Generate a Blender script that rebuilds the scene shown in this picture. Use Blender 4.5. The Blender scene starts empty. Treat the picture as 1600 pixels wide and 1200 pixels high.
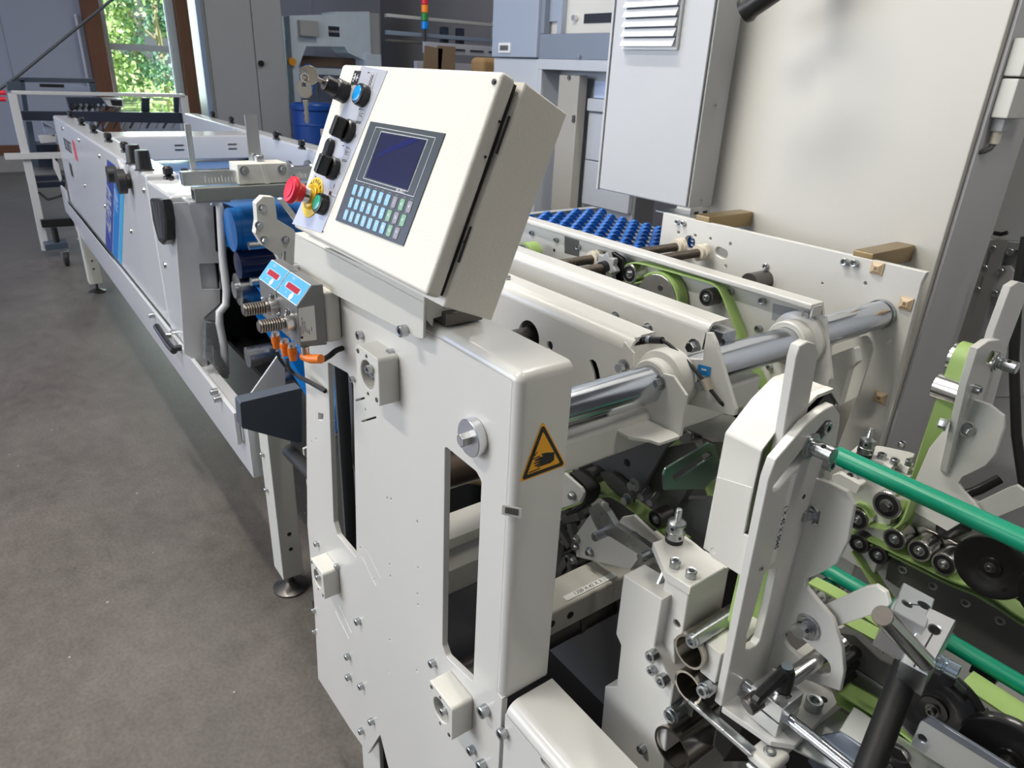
import bpy, bmesh, math, random
from mathutils import Vector, Matrix
random.seed(7)
SC = bpy.context.scene
COL = SC.collection

# ------------------------------------------------------------------ camera
YAW, PIT, ROL, FPX = 2.4872230816912326, 0.42047549071517837, 0.04794969482596301, 1085.0
CAM = Vector((0, 0, 1.65))
fwd = Vector((math.cos(PIT) * math.cos(YAW), math.cos(PIT) * math.sin(YAW), -math.sin(PIT)))
_r = fwd.cross(Vector((0, 0, 1))).normalized(); _u = _r.cross(fwd)
rgt = math.cos(ROL) * _r + math.sin(ROL) * _u
upv = -math.sin(ROL) * _r + math.cos(ROL) * _u
cd = bpy.data.cameras.new('camera'); cam = bpy.data.objects.new('camera', cd); COL.objects.link(cam)
cd.sensor_fit = 'HORIZONTAL'; cd.sensor_width = 36.0; cd.lens = 36.0 * FPX / 1600.0
cd.clip_start = 0.02; cd.clip_end = 200
cd.dof.use_dof = True; cd.dof.focus_distance = 1.05; cd.dof.aperture_fstop = 13
cam.matrix_world = Matrix((
    (rgt.x, upv.x, -fwd.x, CAM.x), (rgt.y, upv.y, -fwd.y, CAM.y), (rgt.z, upv.z, -fwd.z, CAM.z), (0, 0, 0, 1)))
SC.camera = cam

# ------------------------------------------------------------------ world, lights, exposure
SC.view_settings.view_transform = 'Standard'; SC.view_settings.look = 'None'
SC.view_settings.gamma = 1.0; SC.view_settings.use_curve_mapping = False
SC.view_settings.exposure = 0.0
W = bpy.data.worlds.new('world'); SC.world = W; W.use_nodes = True
wn = W.node_tree.nodes; wl = W.node_tree.links; wn.clear()
_o = wn.new('ShaderNodeOutputWorld'); _b = wn.new('ShaderNodeBackground')
_tc = wn.new('ShaderNodeTexCoord'); _sx = wn.new('ShaderNodeSeparateXYZ'); _rp = wn.new('ShaderNodeValToRGB')
wl.new(_tc.outputs['Generated'], _sx.inputs[0]); wl.new(_sx.outputs['Z'], _rp.inputs[0])
_rp.color_ramp.elements[0].position = 0.0; _rp.color_ramp.elements[0].color = (0.42, 0.47, 0.50, 1)
_rp.color_ramp.elements[1].position = 0.55; _rp.color_ramp.elements[1].color = (0.72, 0.82, 1.0, 1)
wl.new(_rp.outputs[0], _b.inputs[0]); _b.inputs[1].default_value = 0.6
wl.new(_b.outputs[0], _o.inputs[0])

def area(name, loc, target, sx, sy, power, color):
    ld = bpy.data.lights.new(name, 'AREA'); ld.shape = 'RECTANGLE'; ld.size = sx; ld.size_y = sy
    ld.energy = power; ld.color = color
    o = bpy.data.objects.new(name, ld); COL.objects.link(o); o.location = loc
    d = (Vector(target) - Vector(loc)).normalized()
    o.rotation_euler = d.to_track_quat('-Z', 'Y').to_euler()
    return o
area('gate_daylight', (-3.6, -5.2, 2.6), (-1.4, 1.0, 0.9), 4.6, 2.8, 235, (0.95, 0.97, 1.0))
area('far_blue_fill', (-8.5, -5.2, 2.2), (-7.0, .5, 0.0), 3.5, 2.8, 150, (0.42, 0.55, 1.0))  # unseen blue fill added to tint the far floor and conveyor side
area('window_daylight', (-12.7, 2.44, 2.0), (-6.0, 1.6, 0.8), 0.9, 2.0, 45, (0.80, 1.0, 0.95))

for _x, _y, _p in ((-2.2, .1, 82), (-1.7, 2.6, 42), (-4.2, .3, 12), (-6.4, .6, 6), (-7.6, 4.4, 62), (-1.9, -1.7, 85), (.9, .9, 24)):  # last three: unseen fills added for arch, column top and rear panel
    area('hall_and_fill_light', (_x, _y, 4.44), (_x, _y, 0), 1.4, .14, _p, (1.0, .955, .88))

# ------------------------------------------------------------------ placement helpers
def ray(px, py):
    return fwd + (px - 800) / FPX * rgt - (py - 600) / FPX * upv
def at(px, py, X=None, Y=None, Z=None, D=None):
    v = ray(px, py)
    if D is not None: return CAM + v * D
    i, val = (0, X) if X is not None else (1, Y) if Y is not None else (2, Z)
    return CAM + v * ((val - CAM[i]) / v[i])
def atp(px, py, o, n):
    v = ray(px, py); o = Vector(o); n = Vector(n)
    return CAM + v * ((o - CAM).dot(n) / v.dot(n))

# ------------------------------------------------------------------ materials
MATS = {}
def mat(name, color, rough=0.5, metal=0.0, coat=0.0, bump=0.0, bscale=200.0, var=0.0, vscale=6.0, emit=None,
        alpha=None, spec=0.5, stretch=None, rvar=0.0, trans=0.0):
    if name in MATS: return MATS[name]
    m = bpy.data.materials.new(name); m.use_nodes = True; MATS[name] = m
    nt = m.node_tree; n = nt.nodes; l = nt.links
    p = n['Principled BSDF']
    p.inputs['Base Color'].default_value = (*color, 1); p.inputs['Roughness'].default_value = rough
    p.inputs['Metallic'].default_value = metal; p.inputs['Coat Weight'].default_value = coat
    p.inputs['Coat Roughness'].default_value = 0.12; p.inputs['Specular IOR Level'].default_value = spec
    if trans: p.inputs['Transmission Weight'].default_value = trans
    tc = n.new('ShaderNodeTexCoord'); mp = n.new('ShaderNodeMapping')
    l.new(tc.outputs['Object'], mp.inputs[0])
    if stretch: mp.inputs['Scale'].default_value = stretch
    if var or rvar:
        nz = n.new('ShaderNodeTexNoise'); nz.inputs['Scale'].default_value = vscale; nz.inputs['Detail'].default_value = 6
        l.new(mp.outputs[0], nz.inputs['Vector'])
        if var:
            mx = n.new('ShaderNodeMix'); mx.data_type = 'RGBA'
            mx.inputs[6].default_value = (*[c * (1 - var) for c in color], 1)
            mx.inputs[7].default_value = (*[min(1, c * (1 + var * .6)) for c in color], 1)
            l.new(nz.outputs['Fac'], mx.inputs[0]); l.new(mx.outputs[2], p.inputs['Base Color'])
        if rvar:
            mr = n.new('ShaderNodeMapRange'); mr.inputs[3].default_value = max(0, rough - rvar); mr.inputs[4].default_value = rough + rvar
            l.new(nz.outputs['Fac'], mr.inputs[0]); l.new(mr.outputs[0], p.inputs['Roughness'])
    if bump:
        nb = n.new('ShaderNodeTexNoise'); nb.inputs['Scale'].default_value = bscale; nb.inputs['Detail'].default_value = 3
        bp = n.new('ShaderNodeBump'); bp.inputs['Strength'].default_value = bump; bp.inputs['Distance'].default_value = 0.001
        l.new(mp.outputs[0], nb.inputs['Vector']); l.new(nb.outputs['Fac'], bp.inputs['Height']); l.new(bp.outputs[0], p.inputs['Normal'])
    if emit:
        p.inputs['Emission Color'].default_value = (*emit[0], 1); p.inputs['Emission Strength'].default_value = emit[1]
    return m

CREAM = mat('cream_gloss_paint', (0.70, 0.69, 0.65), 0.28, var=0.05, vscale=3, bump=0.06, bscale=140, coat=0.3)
CREAM2 = mat('cream_satin_paint', (0.66, 0.65, 0.60), 0.42, var=0.05, vscale=4, bump=0.08, bscale=300)
TEXT = mat('textured_ivory_powder_coat', (0.72, 0.70, 0.63), 0.5, var=0.05, vscale=8, bump=0.55, bscale=420)
TEXTG = mat('textured_grey_ivory_powder_coat', (0.80, 0.77, 0.69), 0.5, var=0.05, vscale=8, bump=0.5, bscale=380)
WHITE = mat('conveyor_white_paint', (0.55, 0.56, 0.58), 0.22, var=0.04, vscale=2, coat=0.25)
CABW = mat('cabinet_off_white_paint', (0.60, 0.58, 0.53), 0.45, var=0.05, vscale=1.5, bump=0.1, bscale=90)
GREYP = mat('cabinet_grey_paint', (0.36, 0.37, 0.38), 0.4, var=0.06, vscale=2)
BLGREY = mat('press_blue_grey_paint', (0.33, 0.38, 0.47), 0.4, var=0.06, vscale=3)
PRESSW = mat('press_light_grey_paint', (0.50, 0.53, 0.58), 0.35, var=0.05, vscale=2)
STEEL = mat('zinc_plated_steel', (0.46, 0.48, 0.49), 0.28, 1.0, var=0.04, vscale=60, rvar=0.03)
BRIGHT = mat('bright_machined_steel', (0.72, 0.71, 0.69), 0.22, 1.0, var=0.08, vscale=40, rvar=0.06)
CHROME = mat('ground_steel_shaft', (0.60, 0.63, 0.68), 0.16, 1.0, var=0.05, vscale=30, rvar=0.05)
DSTEEL = mat('dark_oiled_steel', (0.16, 0.15, 0.14), 0.35, 0.9, var=0.25, vscale=25, rvar=0.1)
ALU = mat('milled_aluminium', (0.74, 0.75, 0.76), 0.28, 1.0, var=0.06, vscale=50, bump=0.15, bscale=260, stretch=(1, 1, 8))
GALV = mat('galvanised_sheet', (0.60, 0.62, 0.63), 0.32, 1.0, var=0.05, vscale=12, rvar=0.04)
GUNM = mat('grey_cast_housing', (0.20, 0.20, 0.20), 0.42, 0.35, var=0.1, vscale=30, bump=0.1, bscale=300)
BRASS = mat('yellow_passivated_steel_bar', (0.34, 0.25, 0.13), 0.38, 0.75, var=0.2, vscale=15)
DGREY = mat('dark_grey_painted_beam', (0.115, 0.113, 0.105), 0.45, 0.2, var=0.15, vscale=20)
BLACK = mat('black_plastic', (0.012, 0.012, 0.013), 0.35)
RUBBER = mat('black_rubber', (0.015, 0.015, 0.015), 0.6)
BLKPOL = mat('black_moulded_disc', (0.012, 0.011, 0.011), 0.22, coat=0.3)
GREENB = mat('lime_green_belt', (0.36, 0.52, 0.17), 0.5, var=0.06, vscale=15)
GREENE = mat('belt_edge_olive', (0.20, 0.29, 0.10), 0.6)
TEAL = mat('teal_green_round_rail', (0.0, 0.30, 0.17), 0.33, var=0.03)
BLUEB = mat('blue_belt', (0.005, 0.13, 0.42), 0.28, coat=0.2, var=0.05)
BLUEW = mat('blue_plastic_wheel', (0.01, 0.13, 0.52), 0.35)
BLUED = mat('blue_drum_plastic', (0.01, 0.07, 0.33), 0.4)
ORANGE = mat('orange_connector', (0.85, 0.20, 0.01), 0.4)
RED = mat('red_mushroom_plastic', (0.75, 0.02, 0.05), 0.35)
YELLOW = mat('yellow_plate', (0.85, 0.60, 0.02), 0.4)
AMBER = mat('amber_warning_film', (0.95, 0.44, 0.01), 0.4)
INK = mat('black_print', (0.01, 0.01, 0.01), 0.5)
WINK = mat('white_print', (0.75, 0.76, 0.78), 0.5)
GINK = mat('grey_print', (0.30, 0.31, 0.33), 0.5)
LABEL = mat('pale_label_film', (0.80, 0.80, 0.77), 0.4)
BEIGE = mat('beige_nylon', (0.62, 0.47, 0.30), 0.5)
IVORY = mat('ivory_nylon', (0.74, 0.68, 0.55), 0.45)
WOOD = mat('stained_timber', (0.17, 0.065, 0.03), 0.55, var=0.35, vscale=5, stretch=(6, 6, .6), bump=.2, bscale=40)
PANELW = mat('wall_panel_white', (0.40, 0.42, 0.50), 0.5, var=0.04, vscale=1)
WALLD = mat('wall_cladding_grey_brown', (0.19, 0.18, 0.19), 0.6, var=0.1, vscale=2, stretch=(1, 12, .1))
NAVY = mat('dark_navy_machine_paint', (0.02, 0.028, 0.05), 0.4, var=0.2, vscale=6)

# ------------------------------------------------------------------ object helpers
def wm(o):
    m = o.matrix_basis.copy()
    while o.parent: o = o.parent; m = o.matrix_basis @ m
    return m
def tag(o, label=None, cat=None, group=None, kind=None):
    if label: o['label'] = label
    if cat: o['category'] = cat
    if group: o['group'] = group
    if kind: o['kind'] = kind
    return o
def thing(name, label, cat, loc=(0, 0, 0), group=None, rot=None):
    o = bpy.data.objects.new(name, None); COL.objects.link(o); o.empty_display_size = 0.02
    o.location = loc
    if rot is not None: o.rotation_euler = rot.to_euler() if isinstance(rot, Matrix) else rot
    return tag(o, label, cat, group)
def frame(o, x, y, z):
    return Matrix(((x[0], y[0], z[0], o[0]), (x[1], y[1], z[1], o[1]), (x[2], y[2], z[2], o[2]), (0, 0, 0, 1)))
def zframe(p, d, up=(0, 0, 1)):
    d = Vector(d).normalized(); up = Vector(up)
    if abs(d.dot(up)) > .98: up = Vector((1, 0, 0))
    x = up.cross(d).normalized(); y = d.cross(x)
    return frame(p, x, y, d)
PL = {'Y': lambda v: frame((0, v, 0), (1, 0, 0), (0, 0, 1), (0, -1, 0)),   # (x,z) plane, local z = -Y
      'X': lambda v: frame((v, 0, 0), (0, 1, 0), (0, 0, 1), (1, 0, 0)),    # (y,z) plane, local z = +X
      'Z': lambda v: frame((0, 0, v), (1, 0, 0), (0, 1, 0), (0, 0, 1))}    # (x,y) plane, local z = +Z

def fillet(pts, r):
    if not r: return [tuple(p[:2]) for p in pts]
    out = []; n = len(pts)
    for i in range(n):
        p = Vector(pts[i][:2]); ri = pts[i][2] if len(pts[i]) > 2 else r
        a = Vector(pts[i - 1][:2]) - p; b = Vector(pts[(i + 1) % n][:2]) - p
        la, lb = a.length, b.length
        if ri <= 0 or la < 1e-6 or lb < 1e-6: out.append(tuple(p)); continue
        a /= la; b /= lb; ang = a.angle(b)
        if ang > 3.0: out.append(tuple(p)); continue
        t = min(ri / math.tan(ang / 2), la * .49, lb * .49); rr = t * math.tan(ang / 2)
        c = p + (a + b).normalized() * (rr / math.sin(ang / 2))
        s = p + a * t - c; e = p + b * t - c
        a0 = math.atan2(s.y, s.x); a1 = math.atan2(e.y, e.x); da = (a1 - a0 + math.pi) % (2 * math.pi) - math.pi
        k = max(2, int(abs(da) / .3) + 1)
        for j in range(k + 1):
            t_ = a0 + da * j / k; out.append((c.x + rr * math.cos(t_), c.y + rr * math.sin(t_)))
    return out
def circ(x, y, r, n=24): return [(x + r * math.cos(2 * math.pi * i / n), y + r * math.sin(2 * math.pi * i / n)) for i in range(n)]
def slot(x0, y0, x1, y1, r, n=10):
    d = math.atan2(y1 - y0, x1 - x0); o = []
    for i in range(n + 1): a = d - math.pi / 2 + math.pi * i / n; o.append((x1 + r * math.cos(a), y1 + r * math.sin(a)))
    for i in range(n + 1): a = d + math.pi / 2 + math.pi * i / n; o.append((x0 + r * math.cos(a), y0 + r * math.sin(a)))
    return o
def _mesh_to(bm, me, M):
    me.transform(M); n0 = len(bm.verts); bm.from_mesh(me)
    if M.determinant() < 0: pass
class MB:
    def __init__(s): s.bm = bmesh.new()
    def _add(s, f, M):
        t = bmesh.new(); f(t)
        if M is not None: bmesh.ops.transform(t, matrix=M, verts=t.verts)
        me = bpy.data.meshes.new('tmp'); t.to_mesh(me); t.free(); s.bm.from_mesh(me); bpy.data.meshes.remove(me); return s
    def box(s, a, b, bev=0.0, M=None, seg=2):
        a = Vector(a); b = Vector(b); lo = Vector(map(min, a, b)); hi = Vector(map(max, a, b)); c = (lo + hi) / 2; d = hi - lo
        def f(t):
            bmesh.ops.create_cube(t, size=1.0)
            for v in t.verts: v.co = Vector((v.co.x * d.x, v.co.y * d.y, v.co.z * d.z)) + c
            if bev: bmesh.ops.bevel(t, geom=t.edges[:], offset=min(bev, min(d) * .49), segments=seg, profile=.5, affect='EDGES')
        return s._add(f, M)
    def lathe(s, p, d, prof, n=24, M=None, arc=None):
        """prof: list of (radius, height) from the base along d"""
        F = zframe(p, d)
        def f(t):
            rings = []
            for r, h in prof:
                if r < 1e-7: rings.append([t.verts.new((0, 0, h))])
                else: rings.append([t.verts.new((r * math.cos(2 * math.pi * i / n), r * math.sin(2 * math.pi * i / n), h)) for i in range(n)])
            for a, b in zip(rings, rings[1:]):
                for i in range(n):
                    j = (i + 1) % n
                    if len(a) == 1 and len(b) == 1: continue
                    if len(a) == 1: t.faces.new((a[0], b[j], b[i]))
                    elif len(b) == 1: t.faces.new((a[i], a[j], b[0]))
                    else: t.faces.new((a[i], a[j], b[j], b[i]))
            bmesh.ops.recalc_face_normals(t, faces=t.faces[:])
        return s._add(f, F if M is None else M @ F)
    def cyl(s, p0, p1, r, n=24, r2=None, cap=True, M=None, ch=0.0):
        p0 = Vector(p0); p1 = Vector(p1); L = (p1 - p0).length; r2 = r if r2 is None else r2
        pr = [(r - ch, 0), (r, ch), (r2, L - ch), (r2 - ch, L)] if ch else [(r, 0), (r2, L)]
        if cap: pr = [(0, 0)] + pr + [(0, L)]
        return s.lathe(p0, p1 - p0, pr, n, M)
    def pipe(s, p0, p1, r, ri, n=24, M=None):
        p0 = Vector(p0); p1 = Vector(p1); L = (p1 - p0).length
        return s.lathe(p0, p1 - p0, [(ri, 0), (r, 0), (r, L), (ri, L), (ri, 0)], n, M)
    def tube(s, path, r, n=10, M=None):
        pts = [Vector(p) for p in path]
        def f(t):
            rings = []; up = Vector((0, 0, 1)); prevx = None
            for i, p in enumerate(pts):
                d = (pts[min(i + 1, len(pts) - 1)] - pts[max(i - 1, 0)]).normalized()
                if prevx is None:
                    u = up if abs(d.dot(up)) < .95 else Vector((1, 0, 0)); x = u.cross(d).normalized()
                else: x = (prevx - d * prevx.dot(d)).normalized()
                prevx = x; y = d.cross(x)
                rings.append([t.verts.new(p + x * r * math.cos(2 * math.pi * k / n) + y * r * math.sin(2 * math.pi * k / n)) for k in range(n)])
            for a, b in zip(rings, rings[1:]):
                for i in range(n): t.faces.new((a[i], a[(i + 1) % n], b[(i + 1) % n], b[i]))
            t.faces.new(rings[0][::-1]); t.faces.new(rings[-1])
        return s._add(f, M)
    def plate(s, pts, M, th, holes=(), r=0.0, bev=0.0006, side=1):
        """2D outline (u,v) in frame M, thickness th going to -w (side=1: front face at w=0)"""
        cu = bpy.data.curves.new('c', 'CURVE'); cu.dimensions = '2D'; cu.fill_mode = 'BOTH'
        b = min(bev, th * .3)
        cu.extrude = max(th / 2 - b, 1e-5); cu.bevel_depth = b; cu.bevel_resolution = 0; cu.offset = -b
        for k, poly in enumerate([fillet(pts, r)] + list(holes)):
            poly = [tuple(q[:2]) for q in poly]
            ar = sum(poly[i - 1][0] * poly[i][1] - poly[i][0] * poly[i - 1][1] for i in range(len(poly)))
            if (ar < 0) != (k > 0): poly = poly[::-1]
            sp = cu.splines.new('POLY'); sp.points.add(len(poly) - 1)
            for q, (x, y) in zip(sp.points, poly): q.co = (x, y, 0, 1)
            sp.use_cyclic_u = True
        o = bpy.data.objects.new('c', cu); me = bpy.data.meshes.new_from_object(o)
        bpy.data.objects.remove(o); bpy.data.curves.remove(cu)
        me.transform(M @ Matrix.Translation((0, 0, -th / 2 * side)))
        s.bm.from_mesh(me); bpy.data.meshes.remove(me); return s
    def strip(s, path, wv, th, n_out=None):
        """flat belt: path = list of points (centre of near edge), wv = width vector, th thickness"""
        pts = [Vector(p) for p in path]; wv = Vector(wv)
        def f(t):
            R = []
            for i, p in enumerate(pts):
                d = (pts[min(i + 1, len(pts) - 1)] - pts[max(i - 1, 0)]).normalized(); nn = d.cross(wv).normalized() * th / 2
                R.append([t.verts.new(q) for q in (p + nn, p + wv + nn, p + wv - nn, p - nn)])
            for a, b in zip(R, R[1:]):
                for i in range(4): t.faces.new((a[i], a[(i + 1) % 4], b[(i + 1) % 4], b[i]))
            if (pts[0] - pts[-1]).length > 1e-6: t.faces.new(R[0][::-1]); t.faces.new(R[-1])
            bmesh.ops.recalc_face_normals(t, faces=t.faces[:])
        return s._add(f, None)
    def text(s, txt, M, size, th=0.0002, align='CENTER', sx=1.0):
        cu = bpy.data.curves.new('t', 'FONT'); cu.body = txt; cu.size = size; cu.extrude = th; cu.align_x = align; cu.align_y = 'CENTER'
        o = bpy.data.objects.new('t', cu); me = bpy.data.meshes.new_from_object(o)
        bpy.data.objects.remove(o); bpy.data.curves.remove(cu)
        me.transform(M @ Matrix.Scale(sx, 4, (1, 0, 0))); s.bm.from_mesh(me); bpy.data.meshes.remove(me); return s
    def build(s, name, m, parent=None, label=None, smooth=True, loc=None, kind=None):
        bm = s.bm
        if len(bm.verts) < 60000: bmesh.ops.remove_doubles(bm, verts=bm.verts, dist=1e-6)
        for f in bm.faces: f.smooth = smooth
        if smooth:
            for e in bm.edges:
                if len(e.link_faces) == 2 and e.calc_face_angle(0) > 0.6: e.smooth = False
        me = bpy.data.meshes.new(name)
        if parent is not None: bmesh.ops.transform(bm, matrix=wm(parent).inverted(), verts=bm.verts)
        elif loc is not None: bmesh.ops.translate(bm, vec=-Vector(loc), verts=bm.verts)
        bm.to_mesh(me); bm.free(); me.materials.append(m)
        o = bpy.data.objects.new(name, me); COL.objects.link(o)
        if parent is not None: o.parent = parent
        elif loc is not None: o.location = loc
        if smooth:
            wmod = o.modifiers.new('weighted_normals', 'WEIGHTED_NORMAL'); wmod.keep_sharp = True
        if label: o['label'] = label
        if kind: o['kind'] = kind
        return o
def pts2(M, ps, **kw):
    Mi = M.inverted(); o = M.translation; n = M.col[2].to_3d(); out = []
    for p in ps:
        q = Mi @ atp(p[0], p[1], o, n); out.append((q.x, q.y) + tuple(p[2:]))
    return out
def PX(axis, v, ps): return pts2(PL[axis](v), ps)

_shared = {}
def shared(key, fn, m):
    if key not in _shared:
        b = MB(); fn(b)
        for f in b.bm.faces: f.smooth = True
        for e in b.bm.edges:
            if len(e.link_faces) == 2 and e.calc_face_angle(0) > 0.6: e.smooth = False
        me = bpy.data.meshes.new(key); b.bm.to_mesh(me); b.bm.free(); me.materials.append(m); _shared[key] = me
    return _shared[key]
def inst(name, me, parent, p, d, up=(0, 0, 1), spin=0.0, sc=1.0):
    o = bpy.data.objects.new(name, me); COL.objects.link(o); o.parent = parent
    F = zframe(p, d, up) @ Matrix.Rotation(spin, 4, 'Z') @ Matrix.Scale(sc, 4)
    o.matrix_basis = (wm(parent).inverted() @ F) if parent else F
    return o
def hexring(r): return r
def capscrew(p, d, dia=0.013, parent=None, h=None, m=STEEL, washer=False, name='screw'):
    h = h or dia * .7
    def f(b):
        R = .5; b.lathe((0, 0, 0), (0, 0, 1), [(R, 0), (R, h / dia - .06), (R - .06, h / dia), (.3, h / dia), (.27, h / dia - .02)], 20)
        b.lathe((0, 0, 0), (0, 0, 1), [(.31, h / dia), (.27, h / dia - .01), (.26, h / dia - .3), (0, h / dia - .34)], 6)
        if washer: b.lathe((0, 0, -.02), (0, 0, 1), [(0, 0), (.78, 0), (.78, .1), (0.4, .1)], 20)
    return inst(name, shared('capscrew%s%d%d' % (m.name, washer, int(h / dia * 100)), f, m), parent, p, d, spin=random.random(), sc=dia)
def hexbolt(p, d, af=0.013, parent=None, m=STEEL, washer=True, name='bolt', h=.65):
    def f(b):
        if washer: b.lathe((0, 0, 0), (0, 0, 1), [(0, 0), (.72, 0), (.72, .12), (.3, .12)], 24)
        R = .53; z = .12 if washer else 0
        b.lathe((0, 0, z), (0, 0, 1), [(R, 0), (R, h - .08), (.47, h), (0, h)], 6)
    return inst(name, shared('hexbolt%s%d%d' % (m.name, washer, int(h * 100)), f, m), parent, p, d, spin=random.random(), sc=af)
def cup(v): return Vector(v)
def copy_tree(o, parent=None, off=None):
    c = o.copy(); COL.objects.link(c); c.parent = parent
    if off is not None: c.location = Vector(o.location) + Vector(off)
    for ch in list(o.children): copy_tree(ch, c)
    return c
def struct(o): o['kind'] = 'structure'; return o

# ================================================================== THE ROOM
def floor_mat():
    m = mat('worn_concrete_floor', (0.16, 0.14, 0.12), 0.42); nt = m.node_tree; n = nt.nodes; l = nt.links; p = n['Principled BSDF']
    tc = n.new('ShaderNodeTexCoord')
    a = n.new('ShaderNodeTexNoise'); a.inputs['Scale'].default_value = 1.3; a.inputs['Detail'].default_value = 8; a.inputs['Roughness'].default_value = .6
    b = n.new('ShaderNodeTexNoise'); b.inputs['Scale'].default_value = 14; b.inputs['Detail'].default_value = 8; b.inputs['Roughness'].default_value = .7
    c = n.new('ShaderNodeTexNoise'); c.inputs['Scale'].default_value = 90; c.inputs['Detail'].default_value = 4
    for q in (a, b, c): l.new(tc.outputs['Object'], q.inputs['Vector'])
    r = n.new('ShaderNodeValToRGB'); e = r.color_ramp.elements
    e[0].position = .3; e[0].color = (0.078, 0.068, 0.060, 1); e[1].position = .7; e[1].color = (0.185, 0.165, 0.148, 1)
    m1 = n.new('ShaderNodeMix'); m1.data_type = 'FLOAT'; m1.inputs[0].default_value = .42
    l.new(a.outputs['Fac'], m1.inputs[2]); l.new(b.outputs['Fac'], m1.inputs[3]); l.new(m1.outputs[0], r.inputs[0])
    m2 = n.new('ShaderNodeMix'); m2.data_type = 'RGBA'; m2.blend_type = 'MULTIPLY'; m2.inputs[0].default_value = .5
    r2 = n.new('ShaderNodeValToRGB'); r2.color_ramp.elements[0].position = .35; r2.color_ramp.elements[0].color = (.62, .6, .58, 1); r2.color_ramp.elements[1].position = .6
    l.new(c.outputs['Fac'], r2.inputs[0]); l.new(r.outputs[0], m2.inputs[6]); l.new(r2.outputs[0], m2.inputs[7])
    # pale specks of debris
    v = n.new('ShaderNodeTexVoronoi'); v.inputs['Scale'].default_value = 9; l.new(tc.outputs['Object'], v.inputs['Vector'])
    lt = n.new('ShaderNodeMath'); lt.operation = 'LESS_THAN'; lt.inputs[1].default_value = .035; l.new(v.outputs['Distance'], lt.inputs[0])
    m3 = n.new('ShaderNodeMix'); m3.data_type = 'RGBA'; m3.inputs[7].default_value = (.4, .38, .34, 1)
    l.new(lt.outputs[0], m3.inputs[0]); l.new(m2.outputs[2], m3.inputs[6]); l.new(m3.outputs[2], p.inputs['Base Color'])
    mr = n.new('ShaderNodeMapRange'); mr.inputs[3].default_value = .24; mr.inputs[4].default_value = .55
    l.new(b.outputs['Fac'], mr.inputs[0]); l.new(mr.outputs[0], p.inputs['Roughness'])
    bp = n.new('ShaderNodeBump'); bp.inputs['Strength'].default_value = .25; bp.inputs['Distance'].default_value = .003
    l.new(b.outputs['Fac'], bp.inputs['Height']); l.new(bp.outputs[0], p.inputs['Normal'])
    return m
struct(MB().box((-13.2, -6, -0.1), (5, 8, 0)).build('floor', floor_mat(), smooth=False))
XW = -12.93
b = MB()
b.box((XW - .2, -6, .36), (XW, 1.72, 4.6)); b.box((XW - .2, 3.16, .36), (XW, 8, 4.6))
b.box((XW - .2, 1.72, .0), (XW, 3.16, .72)); b.box((XW - .2, 1.72, 3.1), (XW, 3.16, 4.6))
for y in (-3.2, -1.9, -.6, .68, 3.9, 5.2): b.box((XW, y, .36), (XW + .012, y + .015, 4.5))
struct(b.build('wall_far', PANELW, smooth=False))
struct(MB().box((XW - .2, -6, 0), (XW + .06, 1.72, .24)).box((XW - .2, 3.16, 0), (XW + .06, 8, .24)).build(
    'trim_1', mat('rendered_plinth', (0.36, 0.34, 0.31), .8, bump=.6, bscale=30, var=.2), smooth=False))
struct(MB().box((XW - .2, -6, .24), (XW + .08, 1.72, .37)).box((XW - .2, 3.16, .24), (XW + .08, 8, .37)).build('trim_2', WOOD, smooth=False))
struct(MB().box((XW - .1, 1.70, .37), (XW + .16, 1.93, 4.55), .01).build('trim_3', WOOD))
struct(MB().box((XW - .1, 2.97, .37), (XW + .16, 3.20, 4.55), .01).build('trim_4', WOOD))
struct(MB().box((-13.2, 6.5, 0), (5, 6.7, 4.6)).build('wall_right', WALLD, smooth=False))
struct(MB().box((4.8, -6, 0), (5, 8, 4.6)).build('wall_rear', WALLD, smooth=False))
struct(MB().box((-13.2, -6, 4.6), (5, 8, 4.8)).build('ceiling', mat('ceiling_sheet', (.42, .42, .42), .7), smooth=False))
struct(MB().box((-9.1, 6.36, 0), (-8.75, 6.5, 4.5), .01).build('trim_5', WOOD))
# window: frame, transom, panes
w = MB(); FW = mat('window_frame_paint', (0.50, 0.50, 0.50), .4)
w.box((XW - .06, 1.93, .72), (XW + .02, 2.01, 3.1), .006); w.box((XW - .06, 2.89, .72), (XW + .02, 2.97, 3.1), .006)
for z0, z1 in ((.72, .82), (1.71, 1.80), (2.95, 3.1)): w.box((XW - .055, 2.0, z0), (XW + .025, 2.9, z1), .006)
win = struct(w.build('window_1', FW))
GLASS = mat('window_glass', (0.95, 1.0, 0.98), 0.02, trans=1.0, spec=.5)
GLASS.node_tree.nodes['Principled BSDF'].inputs['IOR'].default_value = 1.02
MB().box((XW - .02, 2.01, .82), (XW - .014, 2.89, 1.71)).build('pane', GLASS, win, smooth=False)
MB().box((XW - .02, 2.01, 1.80), (XW - .014, 2.89, 2.95)).build('pane', GLASS, win, smooth=False)
# white service pipe on the wall left of the window, second by the right post
p = MB().cyl((XW + .07, 1.62, .4), (XW + .07, 1.62, 2.15), .022).box((XW, 1.58, 1.25), (XW + .09, 1.66, 1.31)).build('conduit_pipe', WHITE, loc=(XW + .07, 1.62, .4))
tag(p, 'thin white conduit pipe on the wall left of the window', 'pipe')
p = MB().cyl((-12.2, 2.70, 0), (-12.2, 2.70, 4.6), .025).build('standpipe', WHITE, loc=(-12.2, 2.70, 0))
tag(p, 'tall thin white pipe standing before the right window post', 'pipe')
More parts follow.
